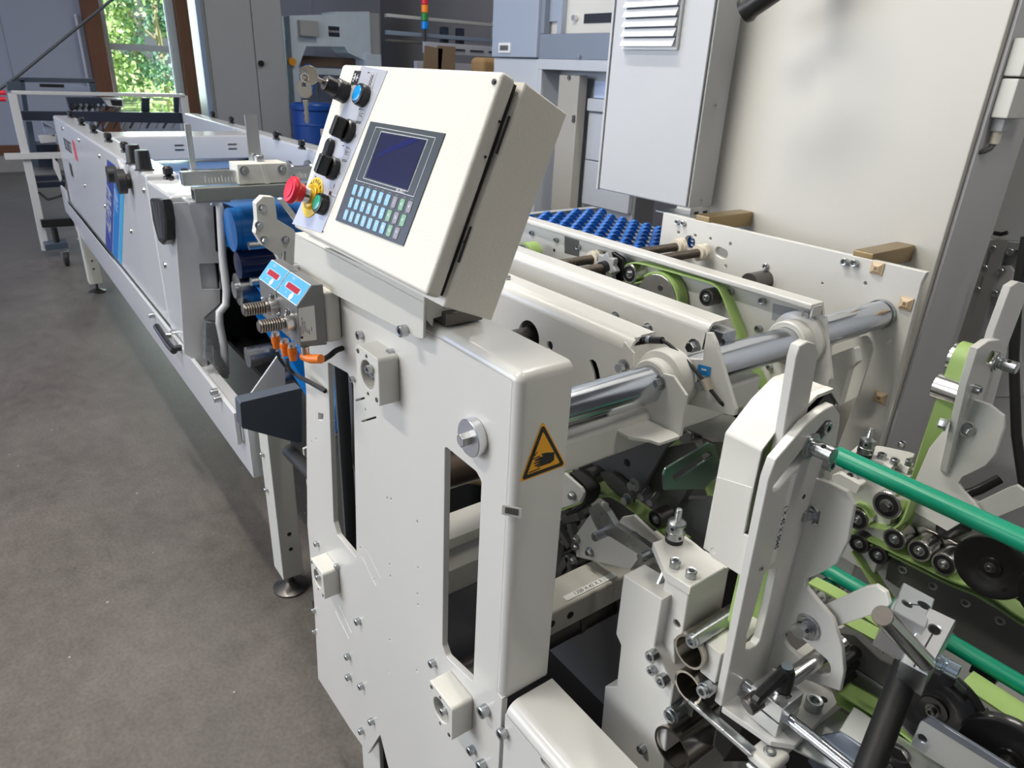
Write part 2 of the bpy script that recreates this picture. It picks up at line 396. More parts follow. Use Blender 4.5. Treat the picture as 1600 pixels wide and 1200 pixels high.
# outdoors
g = MB().box((-60, -30, -.36), (-13.3, 40, -.30)).build('meadow', mat('meadow_grass', (0.45, 0.60, 0.28), .9, var=.3, vscale=2, bump=.5, bscale=30), smooth=False)
tag(g, 'sunlit green meadow outside the window', 'meadow', kind='stuff')
def leaf_mat(name, c0, c1):
    m = mat(name, c0, .7); nt = m.node_tree; n = nt.nodes; l = nt.links; p = n['Principled BSDF']
    g = n.new('ShaderNodeNewGeometry'); r = n.new('ShaderNodeValToRGB'); r.color_ramp.elements[0].color = (*c0, 1); r.color_ramp.elements[1].color = (*c1, 1)
    l.new(g.outputs['Random Per Island'], r.inputs[0]); l.new(r.outputs[0], p.inputs['Base Color'])
    p.inputs['Subsurface Weight'].default_value = 0.0
    return m
leafm = [leaf_mat('foliage_pale', (.26, .42, .16), (.62, .74, .42)), leaf_mat('foliage_mid', (.12, .26, .12), (.42, .60, .30)), leaf_mat('foliage_blue_green', (.14, .32, .24), (.40, .62, .50))]
def tree(x, y, h, m, label, r=1.5, n=5200, z0=-.3):
    t = thing('tree', label, 'tree', (x, y, -.30), 'trees outside the window')
    b = MB().tube([(x, y, -.299), (x + .1, y - .05, h * .4), (x - .05, y + .1, h * .85)], .10, 8)
    rnd = random.Random(int(abs(x) * 10 + y * 100))
    for k in range(7):
        z = h * rnd.uniform(.2, .75); a = rnd.uniform(0, 6.28); b.tube([(x, y, z), (x + math.cos(a) * r * .5, y + math.sin(a) * r * .5, z + .6), (x + math.cos(a) * r * .8, y + math.sin(a) * r * .8, z + 1.3)], .035, 6)
    b.build('trunk', mat('tree_bark', (.45, .38, .30), .9), t)
    bm = bmesh.new(); blobs = [(rnd.uniform(0, 6.28), rnd.uniform(0, r), rnd.uniform(.04, 1.0) * h, rnd.uniform(.35, .8)) for _ in range(46)]
    for k in range(n):
        a, rr_, z, br = blobs[k % len(blobs)]
        d = Vector((rnd.gauss(0, 1), rnd.gauss(0, 1), rnd.gauss(0, 1))).normalized() * br * rnd.uniform(.6, 1)
        c = Vector((x + rr_ * math.cos(a), y + rr_ * math.sin(a), z)) + d; c.z = max(c.z, z0 + .25)
        u = Vector((rnd.gauss(0, 1), rnd.gauss(0, 1), rnd.gauss(0, 1))).normalized(); v = u.cross(Vector((rnd.gauss(0, 1), rnd.gauss(0, 1), rnd.gauss(0, 1)))).normalized(); s_ = rnd.uniform(.05, .12)
        bm.faces.new([bm.verts.new(c + u * s_ * i + v * s_ * j * .7) for i, j in ((-1, 0), (0, -1), (1, 0), (0, 1))])
    me = bpy.data.meshes.new('foliage'); 
    bmesh.ops.translate(bm, vec=(-x, -y, .30), verts=bm.verts); bm.to_mesh(me); bm.free(); me.materials.append(m)
    o = bpy.data.objects.new('foliage', me); COL.objects.link(o); o.parent = t
tree(-27.0, 3.8, 5.6, leafm[0], 'pale green tree at the left of the window')
tree(-29.5, 6.2, 7.0, leafm[2], 'blue green tree seen through the middle of the window')
tree(-27.5, 8.9, 6.4, leafm[0], 'pale green tree seen through the right part of the window')
tree(-34.0, 4.6, 8.8, leafm[1], 'tall darker tree behind, on the left of the window', 2.0, 6500)
tree(-34.5, 9.3, 9.4, leafm[2], 'tall blue green tree behind, on the right of the window', 2.1, 6500)
tree(-38.5, 7.0, 10.0, leafm[1], 'tallest dark tree farthest back, at the centre of the window', 2.6, 7500)
sd = bpy.data.lights.new('sun', 'SUN'); sd.energy = 9.5; sd.angle = .01; sd.color = (1, .97, .88)
so = bpy.data.objects.new('sun', sd); COL.objects.link(so); so.rotation_euler = Vector((-.62, .25, -.80)).to_track_quat('-Z', 'Y').to_euler()
# ceiling lights (lamps of the hall; the last three are added fills)
for i, (x, y) in enumerate([(-2.2, .1), (-1.7, 2.6), (-4.2, .3), (-6.4, .6), (-7.6, 4.4), (-1.9, -1.7), (.9, .9)]):
    t = thing('hall_and_fill_batten', 'long white batten lamp under the ceiling, %s' % ['above the control panel', 'above the large cabinet', 'above the conveyor end', 'above the middle of the conveyor', 'added unseen above the bench to light the arch machine', 'added unseen above the aisle to light the column top', 'added unseen behind the viewer to light the rear panel'][i], 'lamp', (x, y, 4.5))
    MB().box((x - .75, y - .1, 4.5), (x + .75, y + .1, 4.6), .01).build('housing', WHITE, t)
    MB().box((x - .7, y - .07, 4.47), (x + .7, y + .07, 4.5), .01).build('diffuser', mat('lamp_diffuser', (1, 1, 1), .5, emit=((1, .95, .86), 8)), t)

# ------------------------------------------------------------------ far cabinets, drum, tube-frame machine
t = thing('storage_cabinet', 'tall grey double-door metal cabinet against the far wall beside the window', 'cabinet', (-11.3, 3.4, 0))
MB().box((-11.6, 2.86, 0), (-11.0, 3.98, 3.0), .01).build('body', GREYP, t)
for y0, y1 in ((2.92, 3.53), (3.545, 3.96)):
    d = MB().box((-11.0, y0, .1), (-10.975, y1, 2.9), .006).build('door', GREYP, t)
    if y0 > 3.5: MB().cyl((-10.975, 3.60, 1.62), (-10.93, 3.60, 1.62), .04, 16).build('lock', BLACK, d)
MB().box((-11.02, 2.80, 0), (-10.95, 2.87, 3.0), .01).build('edge_trim', mat('bright_blue_grey_edge', (.26, .33, .46), .4), t)
def drum(x, y, z0, lab):
    t = thing('plastic_drum', lab, 'drum', (x, y, z0))
    H = .9; R = .29
    pr = [(0, 0), (.25, 0), (R - .02, .03), (R, .12), (R, .30), (R + .008, .32), (R, .34), (R, .60), (R + .008, .62), (R, .64), (R, .80), (R + .02, .82), (R + .022, .87), (R, .88), (R - .01, H), (R - .04, H - .005), (R - .05, H - .03)]
    MB().lathe((x, y, z0), (0, 0, 1), pr, 40).build('body', BLUED, t)
    MB().lathe((x, y, z0 + H - .03), (0, 0, 1), [(0, 0), (R - .05, 0), (R - .05, .01), (0, .015)], 40).build('lid', mat('drum_lid', (.03, .16, .30), .4), t)
    MB().box((x + .292, y - .02, z0 + .42), (x + .30, y + .14, z0 + .58)).build('label', LABEL, t)
    return t
drum(-10.2, 4.02, .24, 'large blue plastic drum behind the conveyor')
t = thing('drum_stand', 'grey wooden pallet under the blue drum', 'pallet', (-10.2, 4.05, 0))
for k in range(5): MB().box((-10.6, 3.65 + k * .17, .2), (-9.8, 3.78 + k * .17, .24)).build('board', mat('old_pallet_wood', (.25, .22, .18), .8), t)
for k in range(3): MB().box((-10.6 + k * .35, 3.65, 0), (-10.5 + k * .35, 4.46, .2)).build('bearer', MATS['old_pallet_wood'], t)
t = thing('hand_truck', 'dark trolley with a pale slanted handle in front of the blue drum', 'trolley', (-9.6, 4.1, 0))
MB().box((-9.7, 3.9, .18), (-9.45, 4.45, .75), .02).build('body', NAVY, t)
MB().tube([(-9.4, 4.16, 0.4), (-9.42, 4.0, .85), (-9.42, 3.93, .95)], .02).build('handle', WHITE, t)
for y in (3.95, 4.5): MB().cyl((-9.65, y - .03, .09), (-9.65, y + .03, .09), .09, 20).build('wheel', RUBBER, t)
t = thing('tool_bag', 'black bag lying on the cabinet step left of the drum', 'bag', (-9.9, 3.35, .48))
MB().box((-10.05, 3.15, .48), (-9.75, 3.55, .70), .08, seg=4).build('body', RUBBER, t)
MB().tube([(-9.9, 3.22, .69), (-9.9, 3.28, .76), (-9.9, 3.42, .76), (-9.9, 3.48, .69)], .012).build('handle', NAVY, t)
t = thing('step_platform', 'low dark platform under the black bag', 'platform', (-9.9, 3.3, 0))
MB().box((-10.3, 3.0, 0), (-9.6, 3.6, .48), .01).build('body', NAVY, t)

t = thing('wrapping_machine', 'blue grey arch-shaped machine with a nameplate behind the control panel', 'machine', (-11.4, 4.9, 0))
K = 11.2 / 9.5
def ky(y): return y * K
def kz(z): return max(0.0, 1.65 + (z - 1.65) * K)
X0 = -11.2; pf = PL['X'](X0)
PAL = mat('arch_light_blue_grey', (.62, .72, .82), .35, 0.1, var=.15, vscale=4)
out = [(3.53, 2.18), (4.13, 2.24), (4.13, 2.27), (4.62, 2.31), (4.62, 0), (4.52, 0), (4.52, 1.72), (4.29, 1.80), (4.24, 1.87), (3.72, 1.85), (3.60, 1.60), (3.60, 0), (3.50, 0)]
MB().plate([(ky(y), kz(z)) for y, z in out], pf, .5, r=.01).build('arch_body', PAL, t)
def kbox(x0, x1, y0, y1, z0, z1, bev=0): return MB().box((X0 + x0, ky(y0), kz(z0)), (X0 + x1, ky(y1), kz(z1)), bev)
kbox(-.45, -.02, 4.62, 4.77, 0, 2.30, .01).build('side_column', GREYP, t)
kbox(0, .12, 3.62, 3.86, 1.96, 2.14, .01).build('junction_box', mat('junction_grey', (.33, .34, .34), .5), t)
kbox(0, .006, 4.03, 4.18, 1.98, 2.10).build('nameplate', NAVY, t)
MB().text('TUNKERS', frame((X0 + .0075, ky(4.105), kz(2.04)), (0, 1, 0), (0, 0, 1), (1, 0, 0)), .042).build('lettering', WINK, t, smooth=False)
kbox(0, .05, 4.52, 4.75, 1.3, 1.80, .01).build('cover_panel', PAL, t)
kbox(-.3, -.25, 3.60, 4.52, 1.52, 1.60).build('cross_rail', PAL, t)
kbox(-.3, -.28, 3.60, 4.5, 1.62, 1.74).build('cardboard_panel', mat('brown_board', (.12, .08, .06), .7), t)
MB().cyl((X0, ky(3.50), kz(1.66)), (X0 + .08, ky(3.50), kz(1.66)), .055, 16).build('stop_button', mat('orange_knob', (.7, .3, .02), .4), t)
MB().tube([(X0 + .05, ky(3.72), kz(1.3)), (X0 + .05, ky(3.75), kz(1.5)), (X0 + .05, ky(3.70), kz(1.64))], .05).build('hose', BLUEW, t)

t = thing('gantry_rails', 'pair of long horizontal rails running right from the arch-shaped machine', 'rail', (-9.2, 5.5, 0))
for z, th, m in ((2.27, .04, GREYP), (2.08, .05, mat('rail_blue_grey', (.25, .32, .42), .35, .4)), (1.98, .03, DGREY)):
    MB().box((-9.04, 4.6, z - th), (-8.96, 6.45, z), .005).build('rail', m, t)
for y in (5.45, 5.7): MB().box((-9.1, y, 1.9), (-9.0, y + .09, 2.18), .01).build('carriage', NAVY, t)
MB().box((-9.1, 6.3, 0), (-8.9, 6.45, 2.3), .01).build('post', GREYP, t)
t = thing('stacker_frame', 'pale blue grey slotted frame below the rails and signal tower', 'frame', (-8.7, 5.6, 0))
MB().box((-8.74, 4.98, 1.84), (-8.66, 6.4, 1.97), .005).build('upper_beam', mat('frame_pale', (.38, .40, .47), .4), t)
for k in range(4): MB().box((-8.655, 5.06 + k * .3, 1.89), (-8.65, 5.28 + k * .3, 1.91)).build('slot', NAVY, t)
MB().box((-8.74, 4.85, 1.62), (-8.66, 6.4, 1.74), .005).build('lower_beam', MATS['frame_pale'], t)
MB().box((-8.74, 5.0, 0), (-8.66, 5.1, 1.85), .005).build('post', MATS['frame_pale'], t)
MB().box((-8.74, 6.3, 0), (-8.66, 6.4, 1.85), .005).build('post', MATS['frame_pale'], t)
x, y = -8.85, 5.08
t = thing('signal_tower', 'stacked signal lamp with red, orange, green and blue segments', 'signal lamp', (x, y, 1.97))
MB().cyl((x, y, 1.97), (x, y, 2.12), .016).build('stem', BLACK, t)
for k, (nm, c) in enumerate((('blue', (0.0, .22, .75)), ('green', (.02, .22, .05)), ('orange', (.85, .25, .02)), ('red', (.65, .02, .05)))):
    MB().cyl((x, y, 2.12 + k * .095), (x, y, 2.21 + k * .095), .045, 24, ch=.006).build('lamp_segment', mat('signal_' + nm, c, .3), t, label=nm + ' lamp segment')
for k, (y0, a) in enumerate(((4.68, .25), (5.06, -.2))):
    o = MB().box((-8.5, y0, 0), (-8.48, y0 + .26, 1.93)).build('cardboard_sheet', mat('cardboard', (.20, .145, .09), .8), loc=(-8.5, y0, 0)); o.rotation_euler = (-.10 if k == 0 else .0, 0, 0)
    tag(o, ['upright brown cardboard sheet leaning left under the signal tower', 'brown cardboard sheet leaning right under the signal tower'][k], 'cardboard')
t = thing('cardboard_roll', 'tan rounded parcel on the bench behind the control panel', 'parcel', (-8.3, 5.75, 1.66))
MB().box((-8.5, 5.55, 1.60), (-8.2, 5.95, 1.82), .07, seg=4).build('body', mat('kraft', (.35, .22, .10), .8), t)
t = thing('work_bench', 'plain grey bench carrying the tan parcel', 'bench', (-8.3, 5.7, 0))
MB().box((-8.6, 5.45, 1.54), (-8.1, 6.3, 1.60), .005).build('bench_top', GREYP, t)
for y in (5.5, 6.2): MB().box((-8.5, y, 0), (-8.44, y + .06, 1.54)).build('leg', GREYP, t)

# ------------------------------------------------------------------ tall press in the middle distance
t = thing('folding_press', 'tall blue grey press with a recessed opening, left of the louvred box', 'press', (-3.6, 3.5, 0))
MB().box((-4.29, 3.0, 0), (-3.80, 4.2, 1.74), .008).build('lower_side', PRESSW, t)
MB().box((-4.29, 2.98, 1.745), (-3.80, 4.2, 3.4), .008).build('upper_side', BLGREY, t)
b = MB().box((-3.80, 3.0, 1.74), (-3.0, 4.2, 1.88), .004).box((-3.80, 3.0, 1.88), (-3.76, 4.2, 3.4), .004).box((-3.14, 3.0, 1.88), (-3.0, 4.2, 3.4), .004)
b.build('opening_frame', mat('press_dark_blue_grey', (.20, .235, .30), .4), t)
MB().box((-3.76, 3.06, 1.88), (-3.14, 3.07, 3.4)).build('opening_back', CREAM2, t)
MB().box((-3.66, 3.02, 1.88), (-3.62, 3.06, 3.4)).box((-3.76, 3.04, 1.95), (-3.66, 3.05, 3.4)).build('opening_divider', BLGREY, t)
MB().box((-3.46, 3.056, 1.935), (-3.15, 3.0595, 1.985)).build('dark_recess', BLACK, t)
MB().cyl((-3.53, 3.06, 1.965), (-3.53, 3.03, 1.965), .016, 16).build('knob', BRIGHT, t)
b = MB().box((-3.80, 3.0, 1.68), (-3.0, 4.2, 1.74), .004).box((-3.80, 3.0, 0), (-3.76, 4.2, 1.68), .004)
b.build('lower_frame', PRESSW, t)
MB().box((-3.76, 3.16, 0), (-3.0, 3.18, 1.68)).build('lower_back', PRESSW, t)
MB().box((-3.62, 3.03, 0), (-3.43, 3.10, 1.655), .006).build('column', mat('warm_grey_column', (.40, .38, .34), .5), t)
MB().box((-3.42, 3.12, .9), (-3.0, 3.155, 1.17), .004).box((-3.42, 3.12, 1.175), (-3.0, 3.155, 1.45), .004).box((-3.42, 3.10, 1.46), (-3.0, 3.155, 1.53), .004).build('panel', PRESSW, t)
MB().box((-3.41, 3.14, 1.535), (-3.0, 3.156, 1.63)).build('window_strip', mat('pale_blue_window', (.50, .60, .85), .2), t)
MB().box((-4.20, 2.972, 1.77), (-4.07, 2.982, 1.83), .002).build('plate_frame', WINK, t)
MB().box((-4.18, 2.969, 1.785), (-4.09, 2.974, 1.815)).build('plate', DGREY, t)
for q in ((-3.52, 1.64), (-3.45, 1.40), (-3.45, 1.42)): MB().cyl((q[0], 3.03, q[1]), (q[0], 3.02, q[1]), .012, 12).build('screw', DSTEEL, t)
capscrew((-3.4, 3.0, 1.755), (0, -1, 0), .02, t)

# ------------------------------------------------------------------ large off-white cabinet, louvred box, bars
t = thing('control_cabinet', 'very large off-white machine cabinet filling the right background', 'cabinet', (-.95, 1.75, 0))
MB().box((-1.215, 1.56, 0), (-.610, 1.79, 2.6), .004).build('body', CABW, t)
MB().box((-.609, 1.575, 0), (-.603, 1.785, 2.6)).build('side_panel', mat('cabinet_side_grey', (.58, .58, .59), .5), t)
t = thing('enclosure', 'light grey wall box with a louvred vent, hung before the large cabinet', 'enclosure', (-1.36, 1.5, 1.33))
GREYL = mat('enclosure_light_grey', (0.50, 0.51, 0.52), .4, bump=.1, bscale=200)
MB().box((-1.52, 1.455, 1.352), (-1.185, 1.545, 2.5), .002).build('body', GREYL, t)
MB().box((-1.515, 1.447, 1.355), (-1.19, 1.4535, 2.48), .003).build('door', GREYL, t)
MB().box((-1.527, 1.445, 1.352), (-1.519, 1.47, 2.5), .002).build('hinge_edge', GREYL, t)
q0 = at(975, 75, Y=1.447); q1 = at(1062, 82, Y=1.447)
vx0, vx1, vz0 = q0.x, q1.x - .005, q1.z + .005
v = MB().box((vx0, 1.438, vz0), (vx1, 1.447, vz0 + .42), .002).build('vent_frame', WINK, t)
for k in range(12):
    z = vz0 + .008 + k * .0222
    MB().plate([(vx0 + .004, 0), (vx1 - .004, 0), (vx1 - .004, .021), (vx0 + .004, .021)],
               Matrix.Translation((0, 1.424, z)) @ Matrix.Rotation(math.radians(-28), 4, 'X') @ frame((0, 0, 0), (1, 0, 0), (0, 0, 1), (0, -1, 0)), .002).build('louvre', WINK, v)
    MB().box((vx0 + .006, 1.436, z + .017), (vx1 - .006, 1.4379, z + .022)).build('gap', BLACK, v)
b = MB(); 
MB().box((-1.185, 1.46, 1.325), (-1.183, 1.54, 1.352)).box((-1.30, 1.46, 1.325), (-1.185, 1.54, 1.328)).build('mounting_rail', GALV, t)
for y in (1.485, 1.52): MB().box((-1.1828, y - .008, 1.335), (-1.1822, y + .008, 1.342)).build('rail_slot', BLACK, t)
for k in range(3): MB().box((-1.27 + k * .03, 1.48, 1.30), (-1.258 + k * .03, 1.545, 1.325)).build('foot', BLACK, t)
for q in ((-1.183, 1.50, 1.37), (-1.183, 1.50, 1.60)): MB().cyl(q, Vector(q) + Vector((.003, 0, 0)), .003, 10).build('rivet', STEEL, t)
t = thing('junction_plate', 'small cream plate with a black opening below the louvred box', 'panel', (-1.4, 1.9, 0))
MB().box((-1.60, 1.90, 0), (-1.22, 1.91, 1.6), .001).build('plate', CREAM2, t)
MB().box((-1.49, 1.896, 1.0), (-1.22, 1.899, 1.5)).build('opening', BLACK, t)
for k, (x0, lab) in enumerate(((-1.105, 'square brown metal bar between the louvred box and the far machine plate'), (-.70, 'square brown metal bar tying the far machine plate corner to the big cabinet'))):
    o = MB().box((x0, 1.386, 1.322), (x0 + .042, 1.558, 1.357), .003).build('support_bar', BRASS, loc=(x0, 1.386, 1.322)); tag(o, lab, 'bar')
# dark spot lamp above
t = thing('spot_lamp', 'black cylindrical spot lamp at the top right of the louvred box', 'lamp', (-1.06, 1.4, 1.86))
MB().lathe(at(1162, 18, Y=1.40), Vector((.55, .1, .35)), [(0, 0.004), (.016, .004), (.02, 0), (.026, .0), (.028, .01), (.024, .02), (.024, .14), (0, .14)], 24).build('housing', BLACK, t)
MB().lathe(at(1162, 18, Y=1.40), Vector((.55, .1, .35)), [(0, 0.002), (.015, .002), (.015, 0.0035), (0, .0035)], 24).build('lens', mat('lens_glass', (.03, .03, .035), .1), t)
MB().box((-1.0, 1.40, 1.90), (-.985, 1.56, 2.0)).build('bracket', BLACK, t)

# switch boxes on the side of the cabinet
t = thing('switch_box', 'pair of off-white socket boxes mounted on the grey cabinet side, top right', 'switch box', (-.58, 1.65, 1.65))
for z0, z1 in ((1.612, 1.682), (1.685, 1.75)):
    c = MB().box((-.603, 1.585, z0), (-.572, 1.64, z1), .004).build('cover', IVORY if 0 else CREAM2, t)
    MB().box((-.603, 1.642, z0), (-.575, 1.72, z1), .004).build('lid', CREAM2, t)
MB().box((-.603, 1.60, 1.588), (-.58, 1.628, 1.612), .002).build('gland_seat', GREYP, t)
MB().cyl((-.592, 1.614, 1.588), (-.592, 1.614, 1.565), .009, 16).build('cable_gland', IVORY, t)
c = MB().tube([(-.592, 1.614, 1.567), (-.594, 1.608, 1.556), (-.599, 1.598, 1.551), (-.606, 1.588, 1.549)], .0055).build('cable', DGREY, t)
# pale panel and slide unit behind
t = thing('rear_machine_panel', 'grey machine side panel right of the large cabinet', 'panel', (-.3, 2.0, 0))
MB().box((-.85, 1.95, 0.55), (.6, 2.05, 2.6), .004).build('panel', mat('panel_mid_grey', (.62, .62, .62), .45), t)
MB().box((-.85, 1.93, 0), (.6, 1.95, .55), .004).build('dark_strip', DSTEEL, t)
MB().box((-.86, 1.944, .6), (-.852, 1.95, 2.4)).build('gap', BLACK, t)

# vertical slide unit on the rear panel
t = thing('slide_unit', 'vertical steel rail with bolted slide blocks on the grey rear panel at the right edge', 'slide', (-.62, 1.92, .9))
YS_ = 1.935
def sy(ps, y, th, nm, m, r=0.0, par=t, bev=.0008): return MB().plate([p[:2] for p in PX('Y', y, ps)], PL['Y'](y), th, r=r, bev=bev).build(nm, m, par)
sy([(1548, 374), (1600, 380), (1600, 392), (1543, 388)], 1.92, .03, 'top_angle', GALV)
sy([(1545, 385), (1600, 392), (1592, 470), (1528, 462)], 1.94, .01, 'slide_plate', mat('slide_grey_steel', (.34, .34, .34), .4, .5), .004)
sy([(1534, 418), (1578, 415), (1584, 425), (1574, 468), (1560, 466), (1540, 456)], 1.93, .014, 'slide_block', CREAM2, .004)
sy([(1556, 372), (1575, 375), (1529, 530), (1505, 640), (1482, 640), (1508, 530)], 1.915, .012, 'slide_rail', mat('rail_light_grey', (.42, .42, .41), .35, .3))
for px, py in ((1554, 388), (1581, 393), (1541, 419), (1566, 424), (1530, 452), (1557, 458)): capscrew(at(px, py, Y=1.925), (0, -1, 0), .017, t, h=.014)
sy([(1500, 470), (1590, 480), (1600, 620), (1470, 620)], 1.948, .004, 'lower_plate', MATS['panel_mid_grey'])
q = at(1564, 366, Y=1.92); MB().tube([q + Vector((-.015, 0, 0)), q, q + Vector((.012, 0, .006))], .005, 10).build('black_catch', BLACK, t)

t = thing('timber_board', 'dark stained timber board standing behind the farther bracket at the right edge', 'board', (0, 2.25, 0))
MB().box((-.52, 2.2, 0), (.5, 2.24, .80)).build('board', DSTEEL, t)
MB().box((-.52, 2.19, .66), (.5, 2.198, .76)).build('timber_strip', WOOD, t)
P_ = [at(1604, 370, Y=1.72), at(1590, 450, Y=1.72), at(1584, 560, Y=1.72), at(1588, 680, Y=1.72), at(1604, 790, Y=1.72)]
o = MB().tube(P_, .010, 10).build('black_hose', RUBBER, loc=tuple(P_[2])); tag(o, 'black hose hanging at the right edge before the slide unit', 'hose')

# ================================================================== NEAR SIDE FRAME (plane Y = 0.42)
Y0 = .42; PYF = PL['Y'](Y0)
XC = -.535; ZT = 1.356; ZB = .882; RB = .012
sf = thing('machine_side_frame', 'tall cream side frame plate with two long slots and a folded front column', 'side frame', (-.9, .43, 0))
def P0(*ps): return PX('Y', Y0, ps)
outl = [(-1.205, 1.352), (XC - RB, 1.352 - 0.0, 0)]
lft = P0((468, 600), (480, 820), (490, 930), (497, 1060))
bot = P0((497, 1060), (548, 1140), (575, 1178))
notch = P0((575, 1178), (594, 1148), (622, 1195))
outl = [(-1.185, ZT - RB, 0), (XC - RB, ZT - RB, 0), (XC - RB, ZB, 0), (XC - .001, ZB - .001, 0), (XC - .001, .22, 0), (-.90, .22, 0)]
nb = notch
outl += [(nb[2][0] + .02, .22, 0), (nb[1][0], nb[1][1], .002), (nb[0][0], nb[0][1], .002), (bot[1][0], bot[1][1], 0),
         (lft[3][0], lft[3][1], .012), (lft[2][0], lft[2][1], 0), (lft[1][0], lft[1][1], 0), (-1.195, lft[0][1], 0), (-1.195, 1.25, 0)]
def rr(ps, r): return fillet(ps, r)
s1 = P0((521, 570), (541, 572), (552, 590), (557, 868), (524, 838), (519, 818))
sl1 = P0((512, 566), (543, 583), (552, 600), (557, 872), (527, 836), (521, 815))
sl2 = P0((695, 697), (744, 737), (752, 752), (739, 1066), (697, 1026), (691, 1008))
holes = [rr([tuple(p) for p in sl1], .006), rr([tuple(p) for p in sl2], .006)]
sq = P0((497, 645), (505, 647), (505, 658), (497, 655)); holes.append([tuple(p) for p in sq])
def hole(px, py, r, Y=Y0): q = at(px, py, Y=Y); return circ(q.x, q.z, r, 12)
for px, py in ((605, 778), (611, 780), (652, 815), (563, 856), (609, 882), (610, 900), (653, 887), (653, 945), (609, 1000), (608, 1050), (651, 1048), (571, 640), (487, 690), (494, 686), (515, 658), (652, 928), (585, 905)):
    holes.append(hole(px, py, .0022))
for a, b_ in (((571, 855), (594, 902)), ((565, 868), (587, 914)), ((529, 945), (549, 988)), ((524, 955), (545, 997))):
    p, q = at(*a, Y=Y0), at(*b_, Y=Y0); holes.append(slot(p.x, p.z, q.x, q.z, .0012, 4))
for a, b_ in (((556, 626), (569, 622)), ((565, 659), (587, 652))):
    p, q = at(*a, Y=Y0), at(*b_, Y=Y0); holes.append(slot(p.x, p.z, q.x, q.z, .0016, 4))
MB().plate(outl, PYF, .010, holes=holes, bev=.0008).build('side_plate', CREAM, sf)
# folded column flange and top face
def fold(x0, x1, z0, z1, yf, yb, r, m, nm, par, th=.004, notch=False):
    bm = bmesh.new(); n = 6
    # profile corner patch: flange (X = x1), top (Z = z1), quarter bends, spherical corner
    def face(vs):
        try: bm.faces.new([bm.verts.new(v) for v in vs])
        except ValueError: pass
    A = [math.pi / 2 * i / n for i in range(n + 1)]
    for i in range(n):   # vertical bend
        c0, s0, c1, s1_ = math.cos(A[i]), math.sin(A[i]), math.cos(A[i + 1]), math.sin(A[i + 1])
        face([(x1 - r + r * s0, yf + r - r * c0, z0), (x1 - r + r * s1_, yf + r - r * c1, z0), (x1 - r + r * s1_, yf + r - r * c1, z1 - r), (x1 - r + r * s0, yf + r - r * c0, z1 - r)])
        face([(x0, yf + r - r * c0, z1 - r + r * s0), (x1 - r, yf + r - r * c0, z1 - r + r * s0), (x1 - r, yf + r - r * c1, z1 - r + r * s1_), (x0, yf + r - r * c1, z1 - r + r * s1_)])
        face([(x1 - r + r * s0, yf + r, z1 - r + r * c0), (x1 - r + r * s1_, yf + r, z1 - r + r * c1), (x1 - r + r * s1_, yb, z1 - r + r * c1), (x1 - r + r * s0, yb, z1 - r + r * c0)])
        for j in range(n):
            def sp(a, b): return (x1 - r + r * math.sin(b) * math.sin(a), yf + r - r * math.cos(b), z1 - r + r * math.sin(b) * math.cos(a))
            face([sp(A[i], A[j]), sp(A[i + 1], A[j]), sp(A[i + 1], A[j + 1]), sp(A[i], A[j + 1])])
    face([(x1, yf + r, z0), (x1, yb, z0), (x1, yb, z1 - r), (x1, yf + r, z1 - r)])
    face([(x0, yf + r, z1), (x1 - r, yf + r, z1), (x1 - r, yb, z1), (x0, yb, z1)])
    bmesh.ops.remove_doubles(bm, verts=bm.verts, dist=1e-5)
    bmesh.ops.recalc_face_normals(bm, faces=bm.faces[:])
    b = MB(); b.bm.free(); b.bm = bm
    o = b.build(nm, m, par)
    md = o.modifiers.new('thickness', 'SOLIDIFY'); md.thickness = th; md.offset = -1; o.modifiers.move(1, 0)
    return o
fold(-.80, XC, ZB, ZT, Y0, .497, RB, CREAM, 'front_column', sf)
MB().box((-1.185, Y0 + .0005, ZT - RB - .004), (-.80, .497, ZT - RB)).build('top_return', CREAM, sf)
MB().box((XC - .004, Y0 + .004, ZB - .0035), (XC - .001, .497, ZB - .002)).build('seam_edge', CREAM, sf)
# lifting notch in the bend
q = [at(777, 770, Y=Y0), at(802, 795, Y=Y0)]
M_ = frame((XC - .0035, Y0 + .0032, q[0].z - .011), Vector((1, 1, 0)).normalized(), (0, 0, 1), Vector((1, -1, 0)).normalized())
n_ = MB().plate([(-.013, -.006), (.011, -.008), (.011, .006), (-.013, .008)], Matrix.Translation(Vector((1, -1, 0)) * .0013) @ M_, .001, r=.002).build('notch_rim', CREAM, sf)
MB().plate([(-.009, -.003), (.007, -.0045), (.007, .0045), (-.009, .0055)], Matrix.Translation(Vector((1, -1, 0)) * .0018) @ M_, .001, r=.001).build('notch_opening', DGREY, n_)
# plate strip of wall slots along left edge
# screws on plate
for px, py, d in ((566, 523, .013), (614, 551, .013), (497, 849, .012), (529, 884, .012), (492, 953, .011), (493, 986, .011), (562, 970, .014), (546, 1025, .014), (547, 1057, .014), (567, 1071, .014), (583, 1126, .014), (567, 1141, .014),
                  (679, 1035, .013), (733, 1093, .014), (761, 1108, .018), (740, 1170, .014), (757, 1193, .016), (553, 592, .010)):
    capscrew(at(px, py, Y=Y0), (0, -1, 0), d, sf)
# shaft end washer and bolt
c = at(745, 681, Y=Y0)
w = MB().lathe((c.x, Y0, c.z), (0, -1, 0), [(0, 0), (.023, 0), (.024, .001), (.024, .012), (.023, .013), (0, .013)], 36).build('shaft_washer', ALU, sf)
hexbolt((c.x, Y0 - .013, c.z), (0, -1, 0), .017, w, ALU, washer=False)
